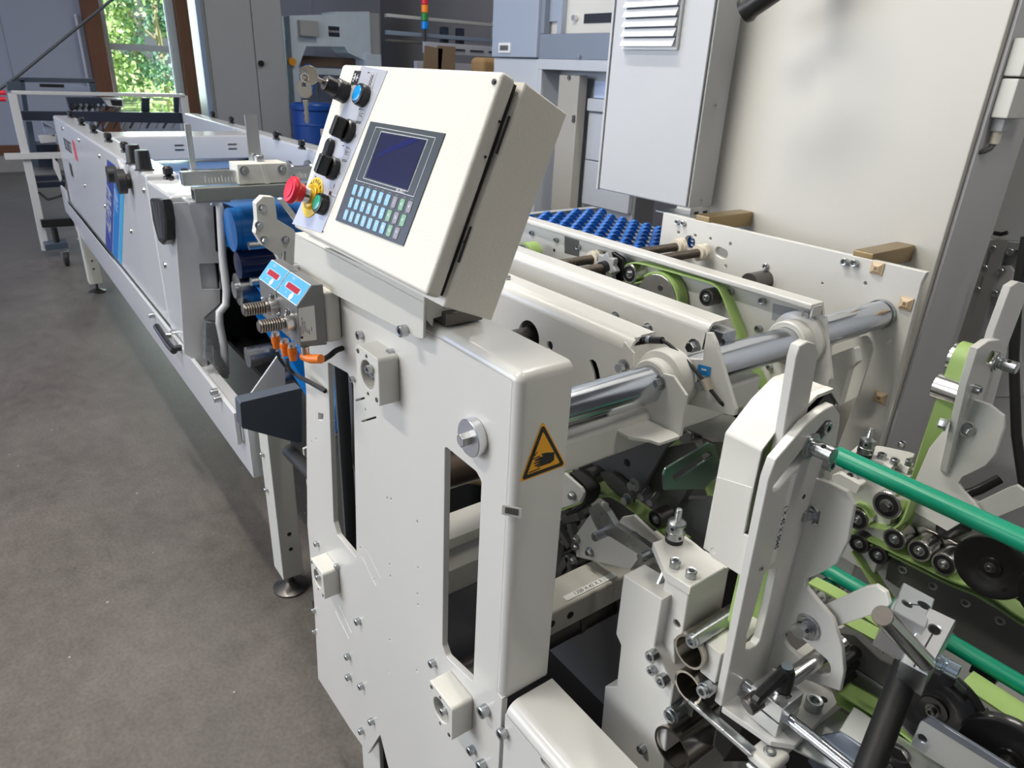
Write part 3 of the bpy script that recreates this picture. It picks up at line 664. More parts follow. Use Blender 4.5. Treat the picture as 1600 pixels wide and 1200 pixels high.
# bearing blocks
def bearing(px, py, s, d, name='bearing_block', lab=None):
    c = at(px, py, Y=Y0 - d); x, z = c.x, c.z; h = s / 2
    o = thing(name, lab, 'bearing block', (x, Y0 - d, z - h), 'bearing blocks bolted to the side frame')
    M = PL['Y'](Y0 - d)
    MB().plate([(x - h, z - h), (x + h, z - h), (x + h, z + h), (x - h, z + h)], M, d - .0002, r=.006, bev=.001, holes=[circ(x, z, s * .30, 28)]).build('housing', CREAM2, o)
    b = MB().lathe((x, Y0 - .0003, z), (0, -1, 0), [(0, 0), (s * .3, 0), (s * .3, d * .15), (s * .24, d * .2), (s * .24, d * .45), (s * .2, d * .5), (s * .2, d * .3), (s * .15, d * .3), (s * .15, d * .62), (s * .10, d * .72), (0, d * .72)], 28).build('shaft_end', DSTEEL, o)
    hexbolt((x, Y0 - d * .7, z), (0, -1, 0), s * .16, b, STEEL, washer=False, h=.4)
    for sx, sz in ((-1, 1), (1, -1)): capscrew((x + sx * s * .38, Y0 - d - .0001, z + sz * s * .38), (0, -1, 0), s * .10, o, m=DSTEEL, h=.001)
    for sx, sz in ((-1, 0), (.78, .48), (0, -1), (0, 1)):
        if sx == -1 or sx == .78:
            capscrew((x + (-.56 if sx == -1 else .22) * s, Y0 - d * (.1 if sx == -1 else 1.0), z + (-.32 if sx == -1 else .22) * s), (0, -1, 0), s * .17, o)
        else: MB().cyl((x, Y0 - d - .0002, z + sz * s * .40), (x, Y0 - d - .0008, z + sz * s * .40), s * .035, 12).build('pin_hole', DSTEEL, o)
    return o
bearing(574, 586, .073, .032, lab='square cream bearing block high on the side frame beside the digital counters')
bearing(496, 904, .066, .034, lab='square cream bearing block low on the left edge of the side frame')
bearing(688, 1110, .066, .036, lab='square cream bearing block at the bottom right of the side frame, below the long slot')

# warning sign on the column
wp = pts2(PL['X'](XC + .0006), [(848, 657), (885, 727), (812, 754)])
MX = PL['X'](XC + .0006)
sg = thing('warning_sign', 'amber triangular crushed-hand warning sticker on the front column', 'sign', (XC + .0003, .45, 1.1))
ctr = Vector((sum(p[0] for p in wp) / 3, sum(p[1] for p in wp) / 3))
def sc(ps, k): return [tuple(ctr + (Vector(p[:2]) - ctr) * k) for p in ps]
MB().plate(sc(wp, 1.0), MX, .0005, r=.003, bev=.0001).build('amber_border', AMBER, sg)
MB().plate(sc(wp, .92), PL['X'](XC + .0009), .0003, r=.003, bev=0.00005).build('black_triangle', INK, sg)
MB().plate(sc(wp, .70), PL['X'](XC + .0012), .0003, r=.001, bev=0.00005).build('amber_field', AMBER, sg)
M3 = PL['X'](XC + .0015)
def sp2(*ps): return [tuple(p[:2]) for p in pts2(M3, ps)]
def sgl(px): return ((px[0] / 10 + 780), (px[1] / 10 + 640))
hb = MB()
hb.plate(sp2(*[sgl(q) for q in ((665, 690), (750, 672), (862, 668), (858, 790), (800, 835), (700, 868), (600, 905), (580, 895), (680, 850), (560, 890), (545, 880), (660, 820), (545, 855), (538, 840), (670, 785), (560, 810), (552, 795), (640, 745), (700, 722), (668, 715))]), M3, .0002, bev=0)
def bar2(b, p, q, w):
    (x0, y0), (x1, y1) = sp2(sgl(p), sgl(q)); d = Vector((x1 - x0, y1 - y0)).normalized(); n = Vector((-d.y, d.x)) * w
    b.plate([(x0 - n.x, y0 - n.y), (x1 - n.x, y1 - n.y), (x1 + n.x, y1 + n.y), (x0 + n.x, y0 + n.y)], M3, .0002, bev=0)
bar2(hb, (468, 800), (640, 728), .0007); bar2(hb, (462, 990), (636, 918), .0007)
bar2(hb, (562, 600), (550, 720), .0006); bar2(hb, (520, 690), (552, 728), .0006); bar2(hb, (598, 658), (552, 728), .0006)
hb.build('hand_pictogram', INK, sg, smooth=False)

# ------------------------------------------------------------------ front side cover (lower right)
fc = thing('front_side_cover', 'cream folded side cover with a rounded top at the bottom edge of the photo', 'cover', (-.2, .43, .3))
fold(-.527, .35, .2, .878, Y0 + .001, .50, .02, CREAM, 'folded_cover', fc)
# close the left end and front
fc.children[0].name = 'cover_shell'
MB().plate([(-.529, .2), (.33, .2), (.33, .858), (-.529, .858)], PL['Y'](Y0 + .001), .008, bev=.0005,
           holes=[slot(at(850, 1192, Y=Y0).x, at(850, 1192, Y=Y0).z, at(880, 1215, Y=Y0).x, at(850, 1192, Y=Y0).z, .008)]).build('front_face', CREAM, fc)
MB().box((-.529, Y0 + .004, .2), (-.522, .49, .862), .002).build('end_face', CREAM, fc)
capscrew(at(790, 1143, Y=Y0 + .001), (0, -1, 0), .016, fc)

# legs under frame
lg = MB().box((-1.12, .455, .02), (-1.02, .50, .42), .004).build('leg', CREAM2, sf)
MB().cyl((-1.07, .48, 0), (-1.07, .48, .02), .04).build('foot', DSTEEL, lg)
MB().box((-1.015, .46, .1), (-1.01, .50, .40)).build('shadow_gap', BLACK, lg)

# ================================================================== CONTROL PANEL
TH = math.atan2(.091, .221)
pu = Vector((1, 0, 0)); pv = Vector((0, math.sin(TH), math.cos(TH))); pn = Vector((0, -math.cos(TH), math.sin(TH)))
XL, XR = -1.022, -.629; o0 = Vector((XR, .36, 1.428))
cp = thing('operator_console', 'ivory tilted operator box with display, keypad and push buttons', 'console', (XL + .2, .44, 1.37))
H = .242; DB = .096; Wd = XR - XL
MP = frame((XL, o0.y, o0.z), pu, pv, pn)   # u along X, v up the face, w outward
def PP(*ps): return [(q[0], q[1]) + tuple(p[2:]) for q, p in zip(pts2(MP, ps), ps)]
dt = .020
MB().box((0, 0, -dt), (Wd, H, 0), .005, M=MP, seg=3).build('door', TEXT, cp)
# seam
MB().box((.004, .004, -dt - .006), (Wd - .006, H - .004, -dt + .001), M=MP).build('door_gasket', BLACK, cp)
Ms = MP
MB().plate([(.0, -.006), (DB - dt - .005, -.006), (DB - dt - .005, .238), (.004, H + .001)],
           frame(MP @ Vector((Wd + .003, 0, -dt - .005)), -pn, pv, pu), Wd + .001, r=.0, bev=.0015).build('enclosure_body', TEXTG, cp)
h_ = at(778, 125, X=XR)
hexbolt(MP @ Vector((Wd - .008, H - .012, 0)), pn, .006, cp, DSTEEL, washer=False, h=.4)
for px, py in ((780, 190), (758, 245), (738, 355), (725, 378)):
    q = at(px, py, X=XR + .0002); MB().cyl(q, q + Vector((.0012, 0, 0)), .0015, 8).build('rivet_spot', BLACK, cp)
# hinges in the gap
for v0 in (.045, .165): MB().cyl(MP @ Vector((Wd + .004, v0, -dt - .003)), MP @ Vector((Wd + .004, v0 + .04, -dt - .003)), .0016, 10).build('hinge', BLACK, cp)

# label strip
L0 = PP((566, 103), (606, 111), (503, 364), (457, 350))
lp = MB().plate([p[:2] for p in L0], MP @ Matrix.Translation((0, 0, .0008)), .0012, bev=.0002).build('label_strip', mat('brushed_label_strip', (.55, .57, .63), .38, .35), cp)
def onp(px, py, w=0.001): q = PP((px, py))[0]; return MP @ Vector((q[0], q[1], w))
# display membrane
Mm = MP @ Matrix.Translation((0, 0, .0012))
mem = MB().plate([p[:2] for p in PP((580, 190), (697, 209), (631, 385), (525, 344))], Mm, .0014, bev=.0002).build('display_membrane', mat('membrane_dark_grey', (.055, .065, .075), .38), cp)
def frameline(b, ps, w, lift):
    P_ = [Vector(p[:2]) for p in PP(*ps)]
    for i in range(4):
        p, q = P_[i], P_[(i + 1) % 4]; d = (q - p).normalized(); n = Vector((-d.y, d.x)) * w
        b.plate([tuple(p - n), tuple(q - n), tuple(q + n), tuple(p + n)], MP @ Matrix.Translation((0, 0, lift)), .0002, bev=0)
b = MB(); frameline(b, [(589, 199), (682, 216), (648, 308), (558, 282)], .0003, .0015); frameline(b, [(597, 206), (670, 219), (639, 300), (569, 279)], .0003, .0015)
b.build('display_lines', WINK, mem, smooth=False)
SCR = mat('display_glass', (.022, .024, .075), .14, coat=.4)
MB().plate([p[:2] for p in PP((597, 208), (667, 220), (638, 297), (573, 277))], MP @ Matrix.Translation((0, 0, .0016)), .0003, bev=0).build('display_screen', SCR, mem)
p = MB(); sm = [p_[:2] for p_ in PP((591, 245), (600, 236), (625, 225), (642, 217), (657, 219), (648, 224), (628, 232), (606, 240), (592, 247))]
p.plate(sm, MP @ Matrix.Translation((0, 0, .0018)), .0001, bev=0).build('screen_smudge', mat('screen_smudge', (.008, .012, .11), .25), mem)
cx = PP((628, 299))[0]
MB().text('BOBST', MP @ Matrix.Translation((cx[0], cx[1], .0017)), .0062, .0001, sx=1.2).build('lettering', WINK, mem, smooth=False)
# keypad : 3 rows x 9
kb = mat('key_light_blue', (.28, .52, .72), .35); kg = mat('key_green', (.22, .42, .27), .35); kgr = mat('key_grey', (.28, .27, .30), .35)
rows = [((552, 292), (638, 325)), ((549, 312), (630, 345)), ((542, 333), (621, 366))]
rows = [((556, 297), (641, 324)), ((550, 317), (631, 345)), ((542, 336), (621, 365))]
colr = ['bbbbbbygy', 'bbbbbbgyg', 'bbbbbbbgy']
glyph = ['1F7=4-/<+', '5=P4#G<>+', '0023%?9<*']
for r_, (a, c_) in enumerate(rows):
    A = Vector(PP(a)[0][:2]); B = Vector(PP(c_)[0][:2])
    for k in range(9):
        q = A.lerp(B, k / 8); m_ = {'b': kb, 'g': kg, 'y': kgr}[colr[r_][k]]
        ko = MB().plate([(q.x - .0052, q.y - .0068), (q.x + .0052, q.y - .0068), (q.x + .0052, q.y + .0068), (q.x - .0052, q.y + .0068)], MP @ Matrix.Translation((0, 0, .0019)), .0008, r=.002, bev=.0002).build('key', m_, mem)
        MB().text(glyph[r_][k], MP @ Matrix.Translation((q.x, q.y, .002)), .009, .00008).build('key_symbol', WINK if colr[r_][k] != 'y' else GINK, ko, smooth=False) if False else None
b = MB()
for r_, (a, c_) in enumerate(rows):
    A = Vector(PP(a)[0][:2]); B = Vector(PP(c_)[0][:2])
    for k in range(9):
        q = A.lerp(B, k / 8); b.text(glyph[r_][k], MP @ Matrix.Translation((q.x, q.y, .0021)), .009, .00008)
b.build('key_symbols', mat('key_print', (.75, .85, .9), .4), mem, smooth=False)
b = MB()
for r_, (a, c_) in enumerate(rows):
    A = Vector(PP(a)[0][:2]); B = Vector(PP(c_)[0][:2])
    for k in range(9):
        q = A.lerp(B, k / 8)
        for e in (-.0022, .0012): b.plate([(q.x + e, q.y + .0084), (q.x + e + .0016, q.y + .0084), (q.x + e + .0016, q.y + .0096), (q.x + e, q.y + .0096)], MP @ Matrix.Translation((0, 0, .0014)), .0001, bev=0)
b.build('key_captions', GINK, mem, smooth=False)

# pictogram labels on strip
def quad(px, py, w, h, m, nm, par, lift=.0011):
    q = PP((px, py))[0]; return MB().plate([(q[0] - w / 2, q[1] - h / 2), (q[0] + w / 2, q[1] - h / 2), (q[0] + w / 2, q[1] + h / 2), (q[0] - w / 2, q[1] + h / 2)], MP @ Matrix.Translation((0, 0, lift)), .0002, bev=0).build(nm, m, par)
quad(557, 122, .021, .019, INK, 'black_pictogram', lp); 
def lines(segs, px, py, m, nm, par, w=.0005, lift=.0014):
    q = PP((px, py))[0]; b = MB()
    for x0, y0, x1, y1 in segs:
        p = Vector((q[0] + x0, q[1] + y0)); r = Vector((q[0] + x1, q[1] + y1)); d = (r - p).normalized(); n = Vector((-d.y, d.x)) * w
        b.plate([tuple(p - n), tuple(r - n), tuple(r + n), tuple(p + n)], MP @ Matrix.Translation((0, 0, lift)), .0002, bev=0)
    return b.build(nm, m, par, smooth=False)
lines([(-.007, .005, -.001, .001), (-.007, -.005, -.001, -.001), (-.008, 0, -.002, 0), (.002, 0, .008, 0), (.002, 0, .005, .004), (.002, 0, .005, -.004), (-.004, .006, -.004, -.006)], 557, 122, WINK, 'pictogram_lines', lp, .0007)
quad(581, 126, .021, .021, mat('label_grey', (.42, .43, .47), .4), 'grey_pictogram', lp)
lines([(-.004, .007, .004, .003), (.004, .003, -.004, -.002), (-.004, -.002, .004, -.007), (.004, .007, -.004, .003), (-.004, .003, .004, -.002), (.004, -.002, -.004, -.007)], 581, 126, INK, 'pictogram_lines', lp, .0004)
for px, py in ((565, 180), (543, 240)):
    quad(px, py, .019, .014, MATS['label_grey'], 'grey_pictogram', lp)
    lines([(-.008, -.009, .007, -.009), (-.008, -.011, .007, -.011), (-.005, .003, -.004, -.003), (0, .002, .006, .002), (0, -.002, .006, -.002), (0, .002, 0, -.002), (-.008, .008, .004, .007)], px, py, INK, 'pictogram_lines', lp, .0004)
quad(526, 293, .018, .018, MATS['label_grey'], 'grey_pictogram', lp); quad(517, 302, .008, .005, INK, 'black_bar', lp)
lines([(-.006, .004, -.006, -.003), (-.008, 0, -.006, .003), (-.010, -.013, .006, -.013), (-.008, .012, -.004, .012)], 526, 293, INK, 'pictogram_lines', lp, .0004)
for px, py in ((556, 112), (577, 114), (563, 171), (537, 228), (494, 276), (505, 362)): quad(px, py, .005, .0014, INK, 'caption', lp)
# key switch with keys
q = onp(541, 146); ks = MB().lathe(q, pn, [(0, 0), (.0145, 0), (.0145, .014), (.013, .016), (.011, .017), (.011, .030), (.010, .032), (.0, .032)], 32).build('key_switch', BLACK, cp)
MB().lathe(q + pn * .0321, pn, [(0, 0), (.009, 0), (.0085, .0018), (0, .002)], 28).build('lock_barrel', BRIGHT, ks)
e = q + pn * .034
KM = mat('nickel_key', (.30, .27, .23), .32, 1.0, var=.1, vscale=80)
kd = pn; ku = pu
F = frame(e, pn, pv, -pu)
MB().plate([(0, -.003), (.010, -.003), (.010, .003), (0, .003)], F @ Matrix.Translation((0, 0, .001)), .002).plate(circ(.021, .0, .0125, 28), F @ Matrix.Translation((0, 0, .001)), .002, holes=[circ(.028, 0, .003, 12)]).build('key', KM, ks)
rg = e + pn * .029
b = MB(); b.lathe(rg - Vector((0, 0, .006)) + pu * .002, pu, [(.0045, -.0007), (.0058, -.0007), (.0058, .0007), (.0045, .0007), (.0045, -.0007)], 24); b.build('key_ring', STEEL, ks)
hx = rg - Vector((0, 0, .010)) + Vector((0, -.001, 0)); F = frame(hx, Vector((0.0, -.9, -.05)).normalized(), Vector((0, .05, 1)).normalized(), Vector((-1, 0, .0)))
F = frame(hx, Vector((.55, -.8, 0)).normalized(), (0, 0, 1), Vector((.8, .55, 0)).normalized() * 1)
F = frame(hx, Vector((.79, .61, 0)), (0, 0, 1), Vector((.61, -.79, 0)))
MB().plate(circ(0, -.010, .012, 28), F, .0022, holes=[circ(0, -.005, .003, 12)]).plate([(-.0042, -.024), (.0042, -.024), (.0042, -.030), (.003, -.031), (.003, -.050), (.001, -.054), (-.002, -.053), (-.0035, -.048), (-.002, -.044), (-.0035, -.040), (-.002, -.036)], F, .0022).build('spare_key', KM, ks)
# blue and green push buttons
for px, py, nm, c in ((571, 152, 'blue_button', (0.0, .30, .75)), (508, 321, 'green_button', (0.0, .33, .20))):
    q = onp(px, py); b0 = MB().lathe(q, pn, [(0, 0), (.0145, 0), (.0145, .009), (.0135, .0115), (.0115, .012), (.0108, .0112), (0, .011)], 36).build('push_button', BLACK, cp)
    MB().lathe(q + pn * .011, pn, [(0, 0), (.0106, 0), (.0106, .0012), (.009, .0022), (0, .0026)], 32).build(nm, mat(nm, c, .25, coat=.4), b0)
# rotary selectors
for px, py, a in ((548, 207, 0), (524, 265, 0)):
    q = onp(px, py); R = MP.copy(); R.translation = q
    s_ = MB().lathe(q, pn, [(0, 0), (.0155, 0), (.0155, .007), (.0135, .009), (0, .009)], 36).build('rotary_selector', BLACK, cp)
    MB().box((-.0062, -.0135, .009), (.0062, .0135, .026), .003, M=R @ Matrix.Rotation(math.radians(-8), 4, 'Z'), seg=3).build('grip', BLACK, s_)
    lines([(.018, -.006, .021, -.003), (.021, -.003, .018, -.001)], px, py, INK, 'arrow', lp)
# rocker / oval selector
a_, b_ = onp(521, 226), onp(511, 256); R = MP.copy(); R.translation = (a_ + b_) / 2
rk = MB().plate(slot(0, -.012, 0, .012, .0085, 12), R @ Matrix.Translation((0, 0, .008)), .008, bev=.0015).build('oval_rocker', BLACK, cp)
b = MB()
for k in range(5): b.box((-.006, -.012 + k * .0028, .008), (.006, -.0112 + k * .0028, .0092), M=R)
b.build('grip_ridge', mat('ridge_grey', (.12, .12, .13), .4), rk)
# emergency stop
q = onp(490, 309); es = MB().lathe(q, pn, [(0, 0), (.029, 0), (.0295, .0006), (.029, .0012), (0, .0012)], 48).build('emergency_plate', YELLOW, cp)
b = MB(); 
for k, ch in enumerate('EMERGENCY'):
    a = math.radians(150 - k * 17.5); pos = q + pn * .0015 + (pu * math.cos(a) + pv * math.sin(a)) * .0235
    yv = (pu * math.cos(a) + pv * math.sin(a)); xv = yv.cross(pn) ; b.text(ch, frame(pos, xv, yv, pn), .0075, .0001)
b.build('emergency_lettering', INK, es, smooth=False)
MB().lathe(q + pn * .0012, pn, [(0, 0), (.018, 0), (.018, .004), (.015, .006), (0, .006)], 36).build('collar', mat('brass_yellow_ring', (.75, .50, .03), .3, .3), es)
MB().lathe(q + pn * .006, pn, [(0, 0), (.0115, 0), (.0115, .013), (0, .013)], 32).build('stem', BRIGHT, es)
MB().lathe(q + pn * .017, pn, [(0, 0), (.013, 0), (.014, .007), (.0175, .010), (.0195, .0125), (.0195, .016), (.0175, .019), (.012, .0195), (.012, .0205), (0, .021)], 48).build('mushroom_button', RED, es)

# bracket below the panel (in front of the side frame)
br = thing('panel_bracket', 'cream folded sheet bracket carrying the control panel', 'bracket', (-.92, .41, 1.34))
bp_ = [p[:2] for p in PX('Y', .405, [(461, 366), (663, 458), (661, 530), (652, 528), (478, 437), (459, 414)])]
MB().plate(bp_, PL['Y'](.405), .004, r=.003).build('front_sheet', CREAM2, br)
x1 = bp_[1][0]
MB().plate([(.409, bp_[1][1]), (.409, bp_[1][1] - .035), (.417, bp_[1][1] - .045), (.419, bp_[1][1] - .035), (.47, bp_[1][1] - .03), (.47, bp_[1][1] - .012)], PL['X'](x1 - .001), .004).build('end_sheet', CREAM2, br)
MB().box((bp_[0][0], .405, bp_[0][1] - .001), (x1 - .002, .445, bp_[0][1] + .003), .001).build('top_sheet', CREAM2, br)
MB().box((-.95, .43, 1.358), (-.70, .485, 1.375), .002).build('support_block', DSTEEL, br)
capscrew(at(635, 516, Y=.405), (0, -1, 0), .016, br); capscrew(at(466, 418, Y=.405), (0, -1, 0), .015, br)

# ================================================================== REAR BELT CONVEYOR
cv = thing('belt_conveyor', 'long white belt conveyor section with blue stripes on its side panel', 'conveyor', (-4.2, .95, 0))
MB().box((-6.05, .505, .64), (-2.985, .625, 1.243), .012, seg=3).build('side_panel', WHITE, cv)
MB().box((-2.98, .505, .62), (-2.60, .625, 1.222), .010, seg=3).build('end_panel', WHITE, cv)
MB().box((-5.0, 1.42, .62), (-2.3, 1.53, 1.245), .012, seg=3).box((-6.3, 1.42, .62), (-5.0, 1.53, 1.245), .012).build('far_side_panel', WHITE, cv)
MB().box((-6.4, .487, .525), (-2.06, .503, .640), .004).box((-6.4, .487, .640), (-6.12, .503, .72), .004).build('lower_rail', WHITE, cv)
MB().box((-6.2, .510, .42), (-2.01, .56, .60), .004).build('frame_beam', WHITE, cv)
MB().box((-6.2, 1.40, .42), (-1.78, 1.46, .60), .004).build('frame_beam', WHITE, cv)
b = MB().box((-4.85, .625, 1.10), (-4.55, 1.42, 1.235), .012); cr = b.build('cross_panel', WHITE, cv)
for y in (.95, 1.25):
    for z in (1.155, 1.18): MB().box((-4.551, y, z), (-4.548, y + .05, z + .008)).build('panel_slot', DSTEEL, cr)
# blue belts and rollers
def loop(cx0, z0, cx1, z1, r, n=10):
    a = math.atan2(z1 - z0, cx1 - cx0); P = []
    for i in range(n + 1): t = a - math.pi / 2 + math.pi * i / n; P.append((cx1 + r * math.cos(t), z1 + r * math.sin(t)))
    for i in range(n + 1): t = a + math.pi / 2 + math.pi * i / n; P.append((cx0 + r * math.cos(t), z0 + r * math.sin(t)))
    P.append(P[0]); return P
def belt_loop(par, nm, cx0, z0, cx1, z1, r, y0, w, m, th=.003):
    return MB().strip([(x, y0, z) for x, z in loop(cx0, z0, cx1, z1, r)], (0, w, 0), th).build(nm, m, par)
belt_loop(cv, 'blue_belt', -5.6, .95, -2.42, 1.13, .075, .66, .72, BLUEB)
MB().cyl((-2.42, .64, 1.13), (-2.42, 1.40, 1.13), .072, 40).build('belt_roller', BLUEB, cv)
b = belt_loop(cv, 'blue_belt', -2.42, .925, -1.75, .72, .06, .675, .70, BLUEB)
MB().cyl((-2.42, .64, .925), (-2.42, 1.40, .925), .057, 40).build('belt_roller', STEEL, cv)
MB().cyl((-2.38, .64, 1.02), (-2.38, 1.40, 1.02), .045, 40).build('dark_roller', mat('dark_blue_roller', (.005, .01, .05), .2), cv)
MB().lathe((-2.42, .628, .925), (0, 1, 0), [(0, 0), (.03, 0), (.03, .012), (.045, .015), (.055, .03), (.055, .045), (0, .045)], 32).build('roller_end_cap', STEEL, cv)
MB().cyl((-2.32, .66, .975), (-2.32, 1.40, .975), .014, 24).build('tube', GALV, cv)
MB().cyl((-2.30, .66, 1.10), (-2.30, 1.40, 1.10), .014, 24).build('tube', STEEL, cv)
MB().cyl((-2.25, .60, .74), (-2.25, 1.40, .74), .035, 28).build('tube', STEEL, cv)
MB().cyl((-2.1, .62, .70), (-2.1, 1.40, .70), .03, 28).build('tube', BRIGHT, cv)
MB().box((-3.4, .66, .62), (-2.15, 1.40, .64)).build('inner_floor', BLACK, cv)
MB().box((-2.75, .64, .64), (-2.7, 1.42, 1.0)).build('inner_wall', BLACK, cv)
# end face plate with cut-outs and bent tube guard
F = PX('X', -2.585, [(271, 317), (334, 314), (344, 408), (344, 474), (319, 496), (325, 578), (288, 552), (283, 477)])
hl = [p[:2] for p in PX('X', -2.585, [(311, 412), (342, 411), (345, 452), (316, 452)])]
MB().plate(F, PL['X'](-2.585), .006, r=.006, holes=[fillet(hl, .006)]).build('end_plate', WHITE, cv)
pth = [at(x, y, X=-2.50) for x, y in ((330, 314), (341, 316), (344, 326), (348, 400), (354, 455), (353, 476), (343, 488), (343, 505), (350, 540), (353, 585))]
MB().tube(pth, .014, 12).build('bent_guard', WHITE, cv)
MB().plate([(.52, .66), (.60, .66), (.60, .78), (.54, .80)], PL['X'](-2.50), .04).build('clamp_block', STEEL, cv)
MB().plate([p for p in PX('X', -2.48, [(333, 540), (357, 575), (357, 592), (345, 590), (333, 570)])], PL['X'](-2.48), .05).build('slide_block', STEEL, cv)
MB().plate(PX('X', -2.584, [(333, 322), (338, 323), (341, 395), (337, 392)]), PL['X'](-2.584), .001, bev=0).build('slot_shadow', BLACK, cv)
MB().plate(PX('X', -1.90, [(436, 312), (442, 310), (470, 345), (466, 352)]), PL['X'](-1.90), .02, r=.002).build('strut', CREAM2, cv)
# gusset and dark housing at the joint
g = PX('X', -2.05, [(374, 641), (434, 556), (445, 560), (446, 600), (440, 676), (380, 690)])
MB().plate(g, PL['X'](-2.05), .008, r=.004).build('end_gusset', WHITE, cv)
b = MB().plate(PX('X', -1.72, [(375, 629), (472, 606), (472, 694), (378, 669)]), PL['X'](-1.72), .045, r=.006)
b.build('dark_guide_housing', mat('slate_grey_housing', (.07, .085, .11), .4), cv)
for px, py in ((241, 492), (340, 611), (345, 622)): capscrew(at(px, py, Y=.487), (0, -1, 0), .022, cv, h=.022)
# side panel marks
MS = PL['Y'](.5045)
sd_ = cv
def band(nm, ps, m, lift=.001): return MB().plate([p[:2] for p in pts2(PL['Y'](.505 - lift), ps)], PL['Y'](.505 - lift), .0008, bev=.0001).build(nm, m, cv)
for nm, ps, m in (('dark_blue_stripe', [(167, 249), (179, 258), (175, 396), (165, 384)], mat('stripe_navy', (.02, .045, .26), .35)),
                  ('blue_stripe', [(180, 259), (189, 266), (184, 407), (176, 397)], mat('stripe_blue', (.0, .17, .50), .35)),
                  ('light_blue_stripe', [(190, 267), (195, 271), (190, 414), (185, 408)], mat('stripe_sky', (.03, .33, .60), .35))): band(nm, ps, m)
def vtext(b, s, px, py, size, sx=1):
    q = at(px, py, Y=.503); b.text(s, frame((q.x, .5028, q.z), (0, 0, 1), (-1, 0, 0), (0, -1, 0)), size, sx=sx)
def slant(txt, p0, p1, size, m):
    a_, b_ = at(*p0, Y=.503), at(*p1, Y=.503); xd = (b_ - a_); Lx = xd.length; xd.normalize(); yd = Vector((-xd.z, 0, xd.x)); c_ = (a_ + b_) / 2; c_.y = .5028
    b = MB().text(txt, frame(c_, xd, yd, (0, -1, 0)), size); ob = b.build('stripe_lettering', m, cv, smooth=False); return ob
slant('ALPINA', (170, 366), (171, 292), .13, mat('silver_print', (.45, .47, .52), .4))
slant('110', (181, 336), (182, 294), .10, mat('pale_blue_print', (.35, .5, .7), .4))
q = at(106, 229, Y=.503)
MB().text('BOBST', frame((q.x, .5028, q.z + .0), (1, 0, 0), (0, 0, 1), (0, -1, 0)), .105, sx=1.15).build('brand_lettering', INK, cv, smooth=False)
q = at(115, 234, Y=.503); MB().plate([(q.x, q.z - .05), (q.x + .10, q.z - .06), (q.x + .10, q.z + .05), (q.x, q.z + .06)], PL['Y'](.5035), .0008).build('red_mark', mat('red_print', (.6, .04, .07), .4), cv)
q = at(112, 265, Y=.503); MB().box((q.x - .07, .500, q.z - .05), (q.x + .10, .506, q.z + .06), .002).build('latch_frame', GREYP, cv); MB().box((q.x - .04, .498, q.z - .04), (q.x + .07, .5, q.z + .04)).build('latch', BLACK, cv)
for px, py in ((98, 201), (124, 219), (156, 244), (133, 290), (165, 322), (206, 362), (259, 415), (226, 298), (267, 328)):
    if px < 268: MB().lathe(at(px, py, Y=.505), (0, -1, 0), [(.012, 0), (.011, .006), (0, .008)], 12).build('rivet', BRIGHT, cv)
# studs on top
def stud(px, py, Z, par):
    q = at(px, py, Z=Z); b = MB().lathe(q, (0, 0, 1), [(.02, 0), (.018, .01), (.010, .014), (.018, .02), (.018, .04), (.010, .046), (0, .047)], 16); b.build('black_stud', BLACK, par)
    MB().box((q.x - .04, q.y - .006, Z), (q.x + .04, q.y + .006, Z + .006)).build('stud_slot', DSTEEL, par)
for px, py in ((111, 184), (128, 196), (147, 208), (170, 222), (196, 238), (264, 280)): stud(px, py, 1.243, cv)
for px, py in ((333, 184), (362, 193), (432, 218), (472, 233)): stud(px, py, 1.245, cv)
for px, py in ((211, 256), (226, 266)):
    MB().lathe(at(px, py, Z=1.243), (0, 0, 1), [(.036, 0), (.034, .004), (.030, .006), (.026, .07), (.024, .075), (0, .076)], 28).build('black_knob', BLACK, cv)
MB().lathe(at(190, 272, Y=.505), (0, -1, 0), [(.065, 0), (.065, .01), (.05, .012), (0, .012)], 32).build('knob_rosette', WHITE, cv)
for px, py, r, h in ((192, 272, .035, .06), (204, 283, .05, .05)):
    MB().lathe(at(px, py, Y=.505), (0, -1, 0), [(r * .6, 0), (r * .6, h * .3), (r, h * .4), (r, h), (0, h + .002)], 28).build('side_knob', BLACK, cv)
# side grip
gp = PX('Y', .465, [(231, 310, .006), (249, 312, .01), (255, 345, .01), (256, 376, .01), (250, 383, .008), (245, 378, .01), (236, 345, .03)])
hw = MB().plate(gp, PL['Y'](.470), .034, bev=.006).build('side_grip', BLACK, cv)
for k in range(3):
    g2 = PX('Y', .4695, [(236 + k * 5, 315 + k), (238 + k * 5, 315 + k), (250 + k * 2, 372), (248 + k * 2, 373)]); MB().plate(g2, PL['Y'](.4695), .002).build('grip_rib', mat('grip_rib', (.05, .05, .055), .3), hw)
# clamp lever on rail
q = at(284, 543, Y=.49)
MB().tube([q, q + Vector((0, -.02, .0)), q + Vector((0, -.03, .0))], .012).tube([q + Vector((.01, -.03, -.005)), q + Vector((-.05, -.035, .0)), q + Vector((-.19, -.045, .035))], .013, 12).build('clamp_lever', BLACK, cv)
q = at(268, 524, Y=.49); MB().cyl(q, q + Vector((0, .03, 0)), .02, 16).cyl(q + Vector((-.01, -.03, 0)), q, .012, 16).build('rod_end', STEEL, cv)
